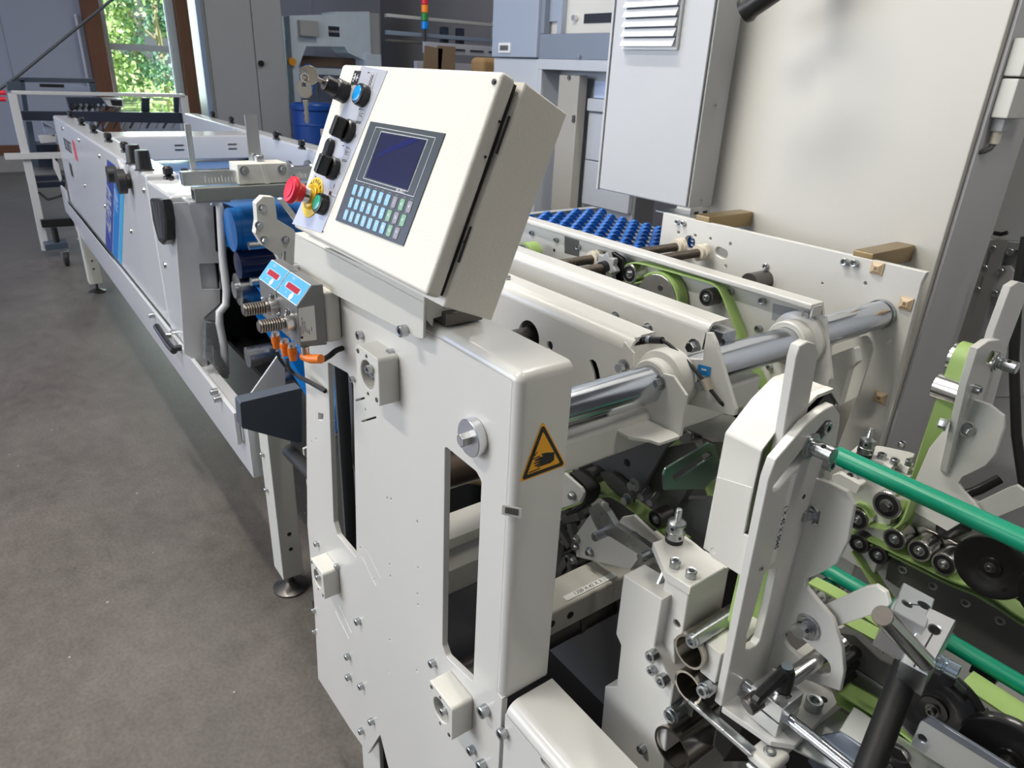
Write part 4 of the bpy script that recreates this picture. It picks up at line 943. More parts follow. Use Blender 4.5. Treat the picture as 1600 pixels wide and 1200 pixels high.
# legs
for (x0, x1, y0, y1, zt) in ((-1.985, -1.895, .535, .605, .635), (-5.98, -5.87, .50, .59, .5)):
    l = MB().box((x0, y0, .075), (x1, y1, zt), .004).build('leg', CREAM2 if 0 else mat('leg_cream', (.55, .55, .50), .45), cv)
    cx, cy = (x0 + x1) / 2, (y0 + y1) / 2
    MB().cyl((cx, cy, .012), (cx, cy, .08), .012, 16).lathe((cx, cy, 0), (0, 0, 1), [(0, 0), (.058, 0), (.058, .008), (.03, .020), (.015, .03), (0, .03)], 32).build('levelling_foot', DSTEEL, l)
    for z in (.19, .25): MB().lathe((x1 + .0005, cy + .0, z), (1, 0, 0), [(0, 0), (.007, 0), (.007, .0006), (0, .0006)], 14).build('leg_hole', BLACK, l)
    MB().box((x0 + .006, y0 + .006, zt), (x1 - .006, y1 - .006, zt + .001)).build('open_top', DSTEEL, l)
    for z in (.40, .53): capscrew((x0 + .03, y0, z), (0, -1, 0), .016, l)
MB().plate([(.62, .16), (.72, .16), (.72, .62), (.61, .60)], PL['X'](-1.80), .01).build('inner_leg_plate', MATS['leg_cream'], cv)
MB().cyl((-1.78, .56, .62), (-1.5, .56, .64), .02, 16).build('cable_trunk', RUBBER, cv)

# graduated cross bar with carriage
cb = thing('graduated_crossbar', 'galvanised cross bar with ruler markings lying across the conveyor end', 'bar', (-2.35, .95, 1.25))
MB().box((-2.37, .497, 1.292), (-2.335, 1.42, 1.333), .002).build('ruler_bar', GALV, cb)
b = MB()
for k in range(34): 
    y = .56 + k * .01; 
    if not .655 < y < .82: b.box((-2.3346, y, 1.300), (-2.334, y + .003, 1.300 + (.014 if k % 5 else .02)))
for k in range(20): b.box((-2.3346, .84 + k * .012, 1.302), (-2.334, .844 + k * .012, 1.316))
b.build('ruler_marks', WINK, cb)
MB().box((-2.335, .515, 1.250), (-2.29, 1.42, 1.290), .002).build('square_tube', mat('greenish_tube', (.25, .27, .25), .4, .4), cb)
MB().box((-2.33, .5142, 1.256), (-2.296, .515, 1.284)).build('tube_opening', BLACK, cb)
MB().box((-2.40, .50, 1.243), (-2.30, .62, 1.2495)).build('support_strip', WHITE, cb)
ca = thing('ruler_carriage', 'cream sliding carriage bolted on the graduated cross bar', 'carriage', (-2.36, .74, 1.28))
MB().box((-2.40, .655, 1.292), (-2.31, .815, 1.354), .003).build('carriage_body', CREAM2, ca)
MB().plate([(.735, 1.292), (.748, 1.292), (.735, 1.354), (.725, 1.354)], PL['X'](-2.302), .008).build('stiffener', CREAM2, ca)
for y in (.675, .795): hexbolt((-2.31, y, 1.335), (1, 0, 0), .02, ca)
capscrew((-2.36, .74, 1.354), (0, 0, 1), .03, ca)
MB().box((-2.39, .716, 1.354), (-2.384, .756, 1.495), .001).build('upright_plate', GALV, ca)
o = MB().box((-2.61, .583, 1.28), (-2.60, .603, 1.45), .003).build('guide_upright', GALV, loc=(-2.6, .593, 1.28)); o.rotation_euler = (0, 0, 0)
tag(o, 'thin galvanised upright standing left of the graduated bar', 'upright')
sh = thing('roller_shaft', 'bright steel cross shaft with two rings behind the graduated bar', 'shaft', (-2.6, 1.0, 1.29))
MB().cyl((-2.55, .56, 1.29), (-2.55, 1.42, 1.29), .022, 28).build('shaft', BRIGHT, sh)
for y in (.90, .97): MB().lathe((-2.55, y, 1.29), (0, 1, 0), [(.023, 0), (.04, 0), (.04, .008), (.023, .008)], 28).build('ring', BRIGHT, sh)
MB().cyl((-2.55, .545, 1.29), (-2.55, .56, 1.29), .027, 24).build('shaft_cap', BLACK, sh)
# inner bracket right of belts
ib = thing('swing_arm', 'cream machined swing arm hanging under the graduated bar beside the blue rollers', 'bracket', (-1.9, .8, 1.1))
A_ = PX('X', -1.90, [(400, 318), (411, 307), (429, 308), (433, 343), (458, 358), (468, 372), (468, 420), (443, 419), (433, 399), (411, 384), (399, 365), (402, 345)])
MB().plate(A_, PL['X'](-1.90), .03, r=.004, holes=[fillet([p[:2] for p in PX('X', -1.90, [(440, 395), (447, 392), (447, 410), (441, 408)])], .003)]).build('arm', CREAM2, ib)
for px, py in ((410, 325), (405, 352), (413, 375), (446, 375)): hexbolt(at(px, py, X=-1.90), (1, 0, 0), .016, ib)

# ------------------------------------------------------------------ far delivery frame
df = thing('delivery_frame', 'wheeled white and navy tube frame at the far end of the conveyor', 'frame', (-7.4, 1.0, 0))
X = -7.3
def pa(px, py, x=X): return at(px, py, X=x)
MB().box((X - .05, .36, 1.315), (X, 1.68, 1.345), .005).build('top_tube', WHITE, df)
b = MB()
for a, c in (((19, 146), (39, 236)), ((39, 236), (51, 290)), ((51, 290), (72, 392))):
    p, q = pa(*a), pa(*c)
    b.plate([(p.y - .03, p.z), (q.y - .03, q.z), (q.y + .03, q.z), (p.y + .03, p.z)], PL['X'](X), .05, bev=.002)
b.build('side_post', WHITE, df)
p, q = pa(287, 150), pa(296, 300)
MB().box((X - .05, 1.64, .05), (X, 1.70, 1.33), .004).build('side_post', WHITE, df)
p = pa(8, 249); q = pa(96, 243); MB().box((X + .0, p.y, p.z), (X + .04, q.y + .1, p.z + .05), .003).build('cross_tube', WHITE, df)
def nb(nm, ps, x, th, m=NAVY, r=0): return MB().plate([p[:2] for p in pts2(PL['X'](x), ps)], PL['X'](x), th, bev=.002).build(nm, m, df)
nb('navy_beam', [(32, 174), (290, 176), (290, 193), (36, 188)], X - .1, .06)
nb('navy_top_beam', [(19, 121), (148, 123), (148, 130), (19, 128)], X - .6, .06, mat('slate_top', (.05, .07, .10), .4))
nb('navy_post', [(30, 125), (38, 125), (46, 182), (38, 182)], X - .6, .06, MATS['slate_top'])
nb('navy_post', [(139, 128), (148, 128), (152, 145), (143, 145)], X - .6, .06, MATS['slate_top'])
nb('control_box', [(10, 128), (33, 128), (35, 142), (12, 142)], X - .3, .1, MATS['slate_top'])
nb('head_box', [(104, 152), (192, 153), (192, 166), (110, 172)], X - .25, .1)
nb('open_tube', [(161, 153), (192, 155), (194, 168), (170, 166)], X - .06, .12, WHITE)
nb('tube_opening', [(172, 156), (190, 157), (191, 166), (175, 165)], X - .058, .004, BLACK)
nb('window_post', [(222, 153), (234, 153), (234, 176), (222, 176)], X - .3, .04)
nb('window_post', [(272, 150), (280, 150), (280, 176), (273, 176)], X - .3, .04)
nb('black_bar', [(62, 131), (100, 132), (100, 137), (62, 136)], X - .9, .04, BLACK)
nb('sloped_cover', [(100, 132), (130, 134), (158, 145), (103, 143)], X - .9, .05, mat('slope_cover', (.30, .35, .48), .4))
for k in range(9):
    x0 = 112 + k * 9; p = pa(x0, 172, X - .3); MB().cyl(p, p + Vector((.12, .02, .05)), .012, 8).build('gripper_finger', GALV if k % 3 else DSTEEL, df)
for k in range(12):
    x0 = 125 + k * 13; p = pa(x0, 200, X - .3); MB().cyl(p, p + Vector((.05, .03, .06)), .01, 8).build('gripper_finger', GALV if k % 2 else DSTEEL, df)
nb('inner_post', [(40, 190), (50, 190), (62, 262), (50, 262)], X - .3, .1, MATS['slate_top'])
nb('white_cover', [(66, 190), (84, 200), (86, 214), (70, 208)], X - .2, .1, MATS['slope_cover'])
nb('lower_cover', [(60, 212), (88, 210), (88, 222), (64, 224)], X - .2, .1, WHITE)
nb('lower_box', [(42, 226), (90, 226), (90, 262), (48, 262)], X - .5, .3)
nb('base_bar', [(50, 276), (100, 274), (102, 281), (52, 284)], X - .5, .05)
nb('base_bar', [(55, 286), (102, 284), (102, 292), (57, 294)], X - .45, .05)
nb('triangle_cover', [(82, 245), (92, 256), (97, 280), (94, 284), (84, 262)], X + .5, .03, WHITE)
nb('grey_pad', [(50, 265), (86, 264), (90, 272), (54, 274)], X - .6, .1, GREYP)
nb('axle_beam', [(63, 344), (112, 341), (122, 353), (66, 356)], X + .05, .05, BLACK)
nb('caster_plate', [(70, 383), (105, 378), (107, 388), (72, 392)], X + .15, .16, MATS['slate_top'])
p = pa(84, 356, X + .1); MB().cyl(p, (p.x, p.y, .12), .025, 16).build('caster_stem', BLACK, df)
c = at(103, 404, Z=.06)
wl_ = MB().lathe((c.x, c.y - .02, .065), (0, 1, 0), [(0, 0), (.05, 0), (.065, .008), (.065, .032), (.05, .04), (0, .04)], 28).build('caster_wheel', RUBBER, df)
MB().box((c.x - .05, c.y - .03, .06), (c.x + .03, c.y + .03, .13), .01).build('caster_fork', STEEL, df)
for px, py in ((9, 145), (9, 155)): q = pa(px, py, X - .3); MB().cyl(q, q + Vector((0, -.06, 0)), .018, 16).build('red_button', RED, df)
MB().cyl((X - .25, 1.0, 0), (X - .25, 1.0, .5), .03).build('rear_leg', NAVY, df)
o = MB().tube([at(-8, 145, X=X - .5), at(28, 119, X=X - .5), at(100, 60, X=X - .5), at(178, -3, X=X - .5)], .012, 8).build('diagonal_stay', mat('dark_stay', (.06, .07, .08), .5), loc=tuple(at(28, 119, X=X - .5)))
tag(o, 'thin dark diagonal stay running up from the far delivery frame to the roof', 'rod')
o = MB().tube([at(60, 300, X=-7), at(75, 312, X=-7), at(95, 306, X=-7), at(100, 298, X=-7)], .01, 8).build('hanging_cable', RUBBER, loc=tuple(at(60, 300, X=-7)))
tag(o, 'black cable hanging in a loop inside the far delivery frame', 'cable')

# ================================================================== MAIN SHAFT, CARRIERS AND FAR PLATES
XS, ZS, RS = -.613, 1.2465, .0275
sh = thing('main_shaft', 'thick bright round steel shaft crossing the machine from the front column to the far plate', 'shaft', (XS, .9, ZS - RS))
MB().cyl((XS, .434, ZS), (XS, 1.374, ZS), RS, 64, ch=.001).build('shaft', CHROME, sh)

def channel(nm, x0, x1, z0, z1, y0, y1, r, m, par, holes=(), th=.004, rend=None):
    """sheet channel with a rounded top front bend, open to the back; front face at y0"""
    b = MB(); M = PL['Y'](y0)
    prof = [(y1, z1)] + [(y0 + r - r * math.sin(a), z1 - r + r * math.cos(a)) for a in [math.pi / 2 * i / 8 for i in range(9)]]
    def f(t):
        o = [[t.verts.new((x, y, z)) for (y, z) in prof] for x in (x0, x1)]
        inn = [[t.verts.new((x, y + (th if y < y1 - .0001 or 1 else 0) * (0 if y >= y1 - .0001 else 1), z - th * (1 if z > z1 - r + .0001 else 0))) for (y, z) in prof] for x in (x0, x1)]
        for i in range(len(prof) - 1):
            t.faces.new((o[0][i], o[0][i + 1], o[1][i + 1], o[1][i])); t.faces.new((inn[0][i], inn[1][i], inn[1][i + 1], inn[0][i + 1]))
            t.faces.new((o[1][i], o[1][i + 1], inn[1][i + 1], inn[1][i])); t.faces.new((o[0][i], inn[0][i], inn[0][i + 1], o[0][i + 1]))
        t.faces.new((o[0][0], o[1][0], inn[1][0], inn[0][0]))
        bmesh.ops.recalc_face_normals(t, faces=t.faces[:])
    b._add(f, None)
    return b
# carrier one (nearest)
c1 = thing('carrier_beam', 'nearest cream carrier beam with a round hole and curved slot, behind the front column', 'beam', (-.95, .76, 1.05))
zt = 1.292; r1 = .022; ya = .742
channel('b', -1.6, -.677, 1.0, zt, ya, ya + .055, r1, CREAM, c1).build('rounded_top', CREAM, c1)
zf = zt - r1
pl = [(-1.6, 1.04), (-1.6, zf), (-.700, zf), (-.700, zf), (-.692, zf - .012)]
e = PX('Y', ya, [(975, 534), (990, 552), (987, 582), (984, 640)])
pl = [(-1.6, 1.04), (-1.6, zf)] + [(e[0][0] - .002, zf), (e[0][0], e[0][1]), (e[1][0], e[1][1]), (e[2][0], e[2][1]), (e[3][0], e[3][1]), (e[3][0] - .05, 1.13), (-1.0, 1.04)]
q = at(826, 526, Y=ya); q2 = at(859, 540, Y=ya)
cur = [tuple(p[:2]) for p in PX('Y', ya, [(921, 563), (926, 562), (931, 566), (935, 578), (938, 596), (938, 610), (931, 612), (930, 596), (927, 580)])]
hs = [circ(q.x, q.z, .030, 32), circ(q2.x, q2.z, .008, 16), cur]
MB().plate(pl, PL['Y'](ya), .004, holes=hs, bev=.0004).build('front_face', CREAM, c1)
# notch tab
MB().plate([(ya + .01, 1.292), (ya + .055, 1.292), (ya + .055, 1.286), (ya + .012, 1.284)], PL['X'](-.6765), .004).build('end_tab', CREAM, c1)
hexbolt(at(975, 573, Y=ya), (0, -1, 0), .017, c1); capscrew(at(795, 433, Y=ya + .03), (0, -1, 0), .012, c1)
MB().cyl((q.x - .010, ya - .12, q.z - .006), (q.x - .010, .885, q.z - .006), .0195, 36).build('inner_shaft', DSTEEL, c1)
MB().cyl((q.x, ya + .022, q.z), (q.x, ya + .030, q.z), .05, 36).build('hole_shade_disc', BLACK, c1)  # black disc added as the dark interior behind the round hole
MB().box((-.86, ya + .012, 1.12), (-.69, ya + .016, 1.262)).build('slot_shade_plate', BLACK, c1)  # black sheet stands in for the dark hollow behind the curved slot
# hub flange on shaft
hb = thing('shaft_hub', 'round cream hub clamped around the main shaft beside the octagonal flange plate', 'hub', (XS, .76, 1.19))
MB().lathe((XS, .722, ZS), (0, 1, 0), [(RS + .0002, 0), (.034, 0), (.036, .002), (.036, .018), (.045, .020), (.047, .023), (.047, .048), (.045, .050), (RS + .0002, .050)], 64).build('hub_body', CREAM, hb)
hexbolt(at(1050, 571, Y=.775) , (-.1, -.4, .9), .010, hb, washer=True)
fp = PX('Y', .718, [(1022, 600, .004), (1036, 584, .01), (1052, 588, .008), (1072, 618, .006), (1063, 682, .004), (1015, 690, .002), (985, 640, .002)])
MB().plate(fp, PL['Y'](.718), .005, holes=[circ(XS, ZS, .0385, 40)] if 0 else []).build('flange_plate', CREAM, hb)
zf_ = fp[4][1]
fl = [p[:2] for p in PX('Z', zf_, [(1063, 683), (1030, 694), (1016, 689), (982, 684), (958, 671), (925, 657), (958, 641), (985, 640), (1030, 660)])]
MB().plate(fl, PL['Z'](zf_ + .002), .005, r=.003).build('flange_foot', CREAM, hb)
hexbolt(at(1031, 598, Y=.718), (0, -1, 0), .016, hb)
q = at(960, 653, Z=zf_ + .002); hexbolt(q, (0, 0, 1), .015, hb)
MB().cyl(q, q + Vector((0, 0, .016)), .004, 12).build('stud', STEEL, hb)
q = at(994, 642, Y=.73); MB().box((q.x - .02, .70, q.z - .018), (q.x + .012, .735, q.z + .016), .002).build('hub_foot', CREAM2, hb)
# square beam below shaft
tb = thing('cross_beam', 'cream square cross beam running back just under the main shaft', 'beam', (-.65, .8, 1.1))
MB().box((-.70, .50, 1.152), (-.60, .99, 1.207), .008, seg=3).build('beam_body', CREAM, tb)
# carrier two
c2 = thing('carrier_beam', 'second cream carrier beam with three bolts, its open end showing steel block', 'beam', (-.9, .93, 1.1))
channel('b', -1.6, -.655, 1.1, 1.297, .895, .945, .016, CREAM, c2).build('rounded_top', CREAM, c2)
e = PX('Y', .895, [(1105, 512), (1093, 563), (1075, 560)])
MB().plate([(-1.6, 1.10), (-1.6, 1.281), (-.655, 1.281), (e[0][0], e[0][1] - .002), (e[1][0] + .0, e[1][1], .004), (e[2][0], e[2][1]), (-.75, 1.15), (-.9, 1.10)], PL['Y'](.895), .004).build('front_face', CREAM, c2)
for px, py, d in ((962, 495, .014), (1013, 513, .014), (1085, 541, .018)): hexbolt(at(px, py, Y=.895), (0, -1, 0), d, c2)
for px, py in ((940, 497),): MB().lathe(at(px, py, Y=.895), (0, -1, 0), [(0, 0), (.006, 0), (.006, .0005), (0, .0005)], 14).build('hole', BLACK, c2)
MB().box((-.72, .905, 1.225), (-.632, .94, 1.286), .002).build('steel_block', STEEL, c2)
q = at(1130, 533, Y=.905); MB().cyl(q, q + Vector((0, -.001, 0)), .004, 12).build('block_hole', BLACK, c2)
fn = PX('Y', .775, [(1098, 562), (1103, 520), (1111, 520), (1118, 535), (1149, 640), (1147, 650), (1138, 648), (1075, 632), (1050, 600), (1060, 560)])
f_ = thing('fin_plate', 'cream triangular fin plate with a small blue sticker, under the sensor cable', 'plate', (-.6, .865, 1.15))
MB().plate(fn, PL['Y'](.775), .007, r=.002, holes=[circ(XS, ZS, RS + .001, 40)] if 0 else []).build('fin_body', CREAM, f_)
st = PX('Y', .7745, [(1091, 569), (1111, 574), (1109, 589), (1089, 584)])
s_ = MB().plate(st, PL['Y'](.7744), .0005, r=.001, bev=0).build('blue_sticker', mat('sticker_blue', (.02, .25, .62), .4), f_)
st = PX('Y', .7738, [(1096, 575.5), (1104, 577.5), (1103.5, 580), (1095.5, 578)]); MB().plate(st, PL['Y'](.7738), .0003, bev=0).build('sticker_field', LABEL, s_)
hexbolt(at(1096, 601, Y=.775), (0, -1, 0), .012, f_)
# sensor cable
pts = [at(x, y, Y=yy) for x, y, yy in ((978, 533, .77), (990, 535, .765), (1012, 531, .765), (1035, 532, .765), (1045, 538, .765), (1065, 556, .765), (1085, 577, .765), (1105, 602, .765), (1125, 628, .77), (1150, 650, .80), (1165, 660, .84))]
o = MB().tube(pts, .0028, 10).build('sensor_cable', RUBBER, loc=tuple(pts[3])); tag(o, 'thin black sensor cable arching over the round cream hub', 'cable')
sc_ = thing('sensor_tip', 'black ribbed sensor connector lying in the carrier beam notch', 'sensor', tuple(pts[1]))
b = MB()
for k in range(7): b.cyl(pts[1].lerp(pts[2], k / 7), pts[1].lerp(pts[2], (k + .8) / 7), .005 if k % 2 else .006, 14)
b.build('connector', BLACK, sc_)
MB().cyl(pts[2] , pts[2].lerp(pts[3], .25), .006, 16).build('steel_ring', STEEL, sc_)
MB().cyl(pts[2].lerp(pts[3], .28), pts[3], .0055, 16).build('sleeve', BLACK, sc_)
cl = MB().cyl(pts[7] + Vector((-.006, 0, .008)), pts[7] + Vector((.004, 0, -.006)), .006, 16).build('cable_clip', BEIGE if 0 else mat('clip_steel', (.6, .52, .42), .35, .6), loc=tuple(pts[7])); tag(cl, 'small metal clip holding the sensor cable on the fin plate', 'clip')
# galvanised tray
tr = thing('guide_tray', 'galvanised tray plate below the fin plate', 'tray', (-.62, .93, 1.118))
t_ = [p[:2] for p in PX('Z', 1.122, [(1068, 632), (1150, 652), (1185, 640), (1150, 690), (1126, 693), (1075, 670), (1067, 655)])]
MB().plate(t_, PL['Z'](1.122), .003).build('tray', GALV, tr)
q = at(1150, 630, Y=1.05); MB().box((q.x - .03, 1.03, q.z - .035), (q.x + .012, 1.06, q.z + .02), .003).build('block', CREAM2, tr)
MB().box((q.x - .032, 1.02, q.z - .045), (q.x - .012, 1.03, q.z + .005), .001).build('dark_jaw', BLACK, tr)
hexbolt(at(1142, 622, Y=1.03), (0, -1, 0), .012, tr)

# far carrier plate A
YA = 1.10
ca_ = thing('carrier_plate', 'long cream carrier plate with lime belts running on it, behind the two carrier beams', 'plate', (-1.0, 1.12, .9))
q = PX('Y', YA, [(1284, 474), (1290, 520), (1300, 592), (1296, 594), (1289, 622), (1270, 700)])
ho = at(1283, 600, Y=YA)
MB().plate([(-1.75, .95), (-1.75, 1.305), (q[0][0], 1.305)] + [p[:2] for p in q] + [(q[5][0] - .2, .95)], PL['Y'](YA), .006, holes=[slot(ho.x - .003, ho.z, ho.x + .003, ho.z, .0045, 8)]).build('plate_body', CREAM, ca_)
MB().box((-1.75, YA - .032, 1.311), (-.585, YA + .004, 1.322), .003, seg=3).build('top_lip', CREAM, ca_)
MB().box((-.587, YA - .030, 1.300), (-.583, YA - .001, 1.318), .001).build('lip_end', CREAM, ca_)
for px, py, d in ((832, 364, .012), (870, 375, .012), (905, 386, .012), (937, 397, .012), (968, 404, .012), (1143, 455, .013), (1193, 470, .013), (1187, 513, .013), (1263, 492, .015), (1244, 533, .015), (1204, 573, .011), (1132, 595, .011), (1213, 592, .011)):
    capscrew(at(px, py, Y=YA), (0, -1, 0), d, ca_)
for px, py, r in ((838, 382, .004), (866, 391, .004), (844, 407, .004), (1117, 494, .004), (812, 375, .003)): MB().lathe(at(px, py, Y=YA), (0, -1, 0), [(0, 0), (r, 0), (r, .0005), (0, .0005)], 14).build('hole', BLACK, ca_)
q1 = PX('Y', YA - .004, [(880, 369), (903, 376), (903, 402), (880, 396)]); MB().plate(q1, PL['Y'](YA - .0005), .002).build('recess', DGREY, ca_)
for (a, b_) in (((1165, 492), (1180, 440)),): pass
w = PX('Y', YA - .004, [(1246, 482), (1288, 494), (1298, 590), (1262, 640), (1245, 560), (1240, 520)]); MB().plate(w, PL['Y'](YA - .0005), .006, r=.003).build('stiffener', CREAM, ca_)
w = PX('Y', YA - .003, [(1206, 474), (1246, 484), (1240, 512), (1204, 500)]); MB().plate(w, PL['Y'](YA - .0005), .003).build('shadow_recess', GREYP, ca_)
# collar
MB().lathe((XS, YA - .0005, ZS), (0, -1, 0), [(RS + .0005, 0), (.050, 0), (.050, .008), (.038, .012), (.038, .040), (.036, .042), (RS + .0005, .042)], 56).build('shaft_collar', CREAM, ca_)
# belts on A
def roller(par, px, py, Y, r, w, m=BRIGHT, name='idler_roller', yd=-1):
    c = at(px, py, Y=Y); b = MB().lathe(c, (0, 1, 0), [(r * .80, 0), (r * .95, 0), (r, .0015), (r, w), (r * .5, w), (0, w)], 36).build(name, m, par)
    MB().lathe(c + Vector((0, .0012, 0)), (0, 1, 0), [(r * .42, 0), (r * .80, 0), (r * .80, .002), (0, .002)], 32).build('bearing_seal', BLACK, b)
    MB().lathe(c + Vector((0, .0012, 0)), (0, -1, 0), [(r * .46, -.001), (r * .46, .001), (r * .3, .001), (r * .28, .0005), (0, .0005)], 28).build('bearing_ring', BRIGHT, b)
    capscrew(c + Vector((0, .0005, 0)), (0, -1, 0), r * .5, b, name='centre_screw', h=r * .25)
    return c
YB_ = YA - .033
ra = roller(ca_, 983, 428, YB_, .021, .032); rb_ = roller(ca_, 1103, 465, YB_, .017, .03, DSTEEL)
lb = thing('lime_belt', 'lime green belt looping over the two rollers on the long carrier plate', 'belt', (-.85, YB_, 1.2))
def bp(ps, Y): return [at(x, y, Y=Y) for x, y in ps]
def curvy(ps, n=6):
    out = []
    for i in range(len(ps) - 1):
        p0 = ps[max(i - 1, 0)]; p1 = ps[i]; p2 = ps[i + 1]; p3 = ps[min(i + 2, len(ps) - 1)]
        for k in range(n):
            t = k / n; out.append(.5 * ((2 * p1) + (-p0 + p2) * t + (2 * p0 - 5 * p1 + 4 * p2 - p3) * t * t + (-p0 + 3 * p1 - 3 * p2 + p3) * t ** 3))
    return out + [ps[-1]]
P = curvy(bp([(1010, 437), (993, 442), (976, 441), (969, 430), (975, 417), (988, 411), (1010, 414), (1060, 428), (1105, 441), (1117, 447), (1126, 458), (1145, 505), (1165, 560), (1190, 615), (1215, 680)], YB_ + .002))
MB().strip(P, (0, .027, 0), .003).build('belt', GREENB, lb)
dk = thing('drive_disc', 'large steel disc wrapped by a wide lime belt on the long carrier plate', 'pulley', tuple(at(1026, 466, Y=YB_)))
c = at(1024, 469, Y=YB_ - .004)
MB().lathe(c, (0, 1, 0), [(0, 0), (.004, 0), (.006, .001), (.052, .001), (.053, .002), (.053, .030), (0, .030)], 56).build('disc', BRIGHT, dk)
q = at(1032, 450, Y=YB_ - .003); MB().cyl(q, q + Vector((0, -.0012, 0)), .006, 20).build('disc_hole', DSTEEL, dk)
n = 26; P = [Vector((c.x + .056 * math.cos(a), YB_ - .002, c.z + .056 * math.sin(a))) for a in [math.radians(135 - 170 * i / n) for i in range(n + 1)]]
MB().strip(P + [P[-1] + Vector((.004, 0, -.06))], (0, .030, 0), .004).build('belt', GREENB, dk)
pl_ = thing('small_pulley', 'small steel pulley with lime belt beside the control panel edge', 'pulley', tuple(at(818, 398, Y=YB_)))
c = at(816, 400, Y=1.03); MB().lathe(c, (0, 1, 0), [(0, 0), (.028, 0), (.028, .04), (0, .04)], 36).build('pulley', STEEL, pl_)
MB().strip([Vector((c.x + .030 * math.cos(a), 1.035, c.z + .030 * math.sin(a))) for a in [math.radians(120 - 150 * i / 16) for i in range(17)]], (0, .035, 0), .004).build('belt', GREENB, pl_)
# back stiffeners between A and B
o = thing('rear_gusset', 'cream folded gusset plate between the carrier plate and the far plate below the shaft', 'bracket', (-.55, 1.25, 1.1))
g = PX('Y', 1.22, [(1297, 556), (1335, 542), (1339, 566), (1326, 578), (1311, 632), (1298, 640), (1290, 600)]); MB().plate(g, PL['Y'](1.22), .02, r=.004).build('gusset_body', CREAM, o)
g = PX('Y', 1.34, [(1300, 540), (1352, 524), (1364, 536), (1364, 545), (1340, 620), (1300, 640)]); MB().plate(g, PL['Y'](1.34), .006, r=.008).build('back_plate', CREAM2, o)

# far plate B
YB = 1.385
pb = thing('far_side_plate', 'far cream side plate with beige cable mounts, tied to the big cabinet', 'plate', (-.9, 1.39, .8))
ol = [(-1.207, .80, .0)] + [(-1.207, 1.343, .015), (-.553, 1.345, .002), (-.557, 1.325, .002)] + [p[:2] + (.002,) for p in PX('Y', YB, [(1372, 700), (1345, 800), (1272, 800), (1300, 722), (1366, 545), (1360, 530), (1345, 527)])] + [(-.75, 1.20, .01), (-.75, .80, 0)]
def hB(px, py, r, n=12): q = at(px, py, Y=YB); return circ(q.x, q.z, r, n)
hs = [hB(1060, 363, .004), hB(1086, 368, .004), hB(1141, 381, .004), hB(1110, 373, .0035), hB(1134, 416, .004), hB(1352, 443, .004), hB(1389, 534, .0045), hB(1285, 443, .0025), hB(1077, 379, .017, 24)]
q = at(1123, 393, Y=YB); q3 = at(1131, 397, Y=YB); hs.append(slot(q.x, q.z, q3.x, q3.z, .011))
MB().plate(ol, PL['Y'](YB), .014, holes=hs, bev=.001).build('plate_body', CREAM, pb)
MB().lathe((XS, YB - .011, ZS), (0, 1, 0), [(RS + .0005, 0), (RS + .002, 0), (RS + .002, .01), (RS, .01)], 40).build('shaft_seat', STEEL, pb)
for px, py, d in ((1060, 347, .013), (1069, 349, .013), (1322, 409, .015), (1337, 411, .015), (1198, 416, .013)): capscrew(at(px, py, Y=YB), (0, -1, 0), d, pb)
MB().cyl(at(1195, 437, Y=YB), at(1195, 437, Y=YB) + Vector((0, -.06, 0)), .022, 28).build('bearing_bush', DSTEEL, pb)
for i, (px, py) in enumerate(((1371, 419), (1416, 474), (1376, 621))):
    q = at(px, py, Y=YB); o = thing('cable_mount', ['beige square adhesive cable mount at the top right corner of the far plate', 'beige square cable mount halfway down the slanted edge of the far plate', 'lowest beige square cable mount on the far plate'][i], 'cable mount', tuple(q), 'beige cable mounts on the far plate')
    M = frame(q, (1, 0, 0), (0, 0, 1), (0, -1, 0)); s = .0125
    b = MB().box((-s, -s, .0002), (s, s, .003), .001, M=M)
    def pyr(t):
        A_ = [t.verts.new((x * s, y * s, .003)) for x, y in ((-.9, -.9), (.9, -.9), (.9, .9), (-.9, .9))]; B_ = [t.verts.new((x * s, y * s, .008)) for x, y in ((-.4, -.4), (.4, -.4), (.4, .4), (-.4, .4))]
        for k in range(4): t.faces.new((A_[k], A_[(k + 1) % 4], B_[(k + 1) % 4], B_[k]))
        t.faces.new(B_)
    b._add(pyr, M); b.build('base', BEIGE, o)
    MB().box((-.003, -.003, .0075), (.003, .003, .0083), M=M).build('socket', mat('beige_dark', (.25, .17, .1), .6), o)
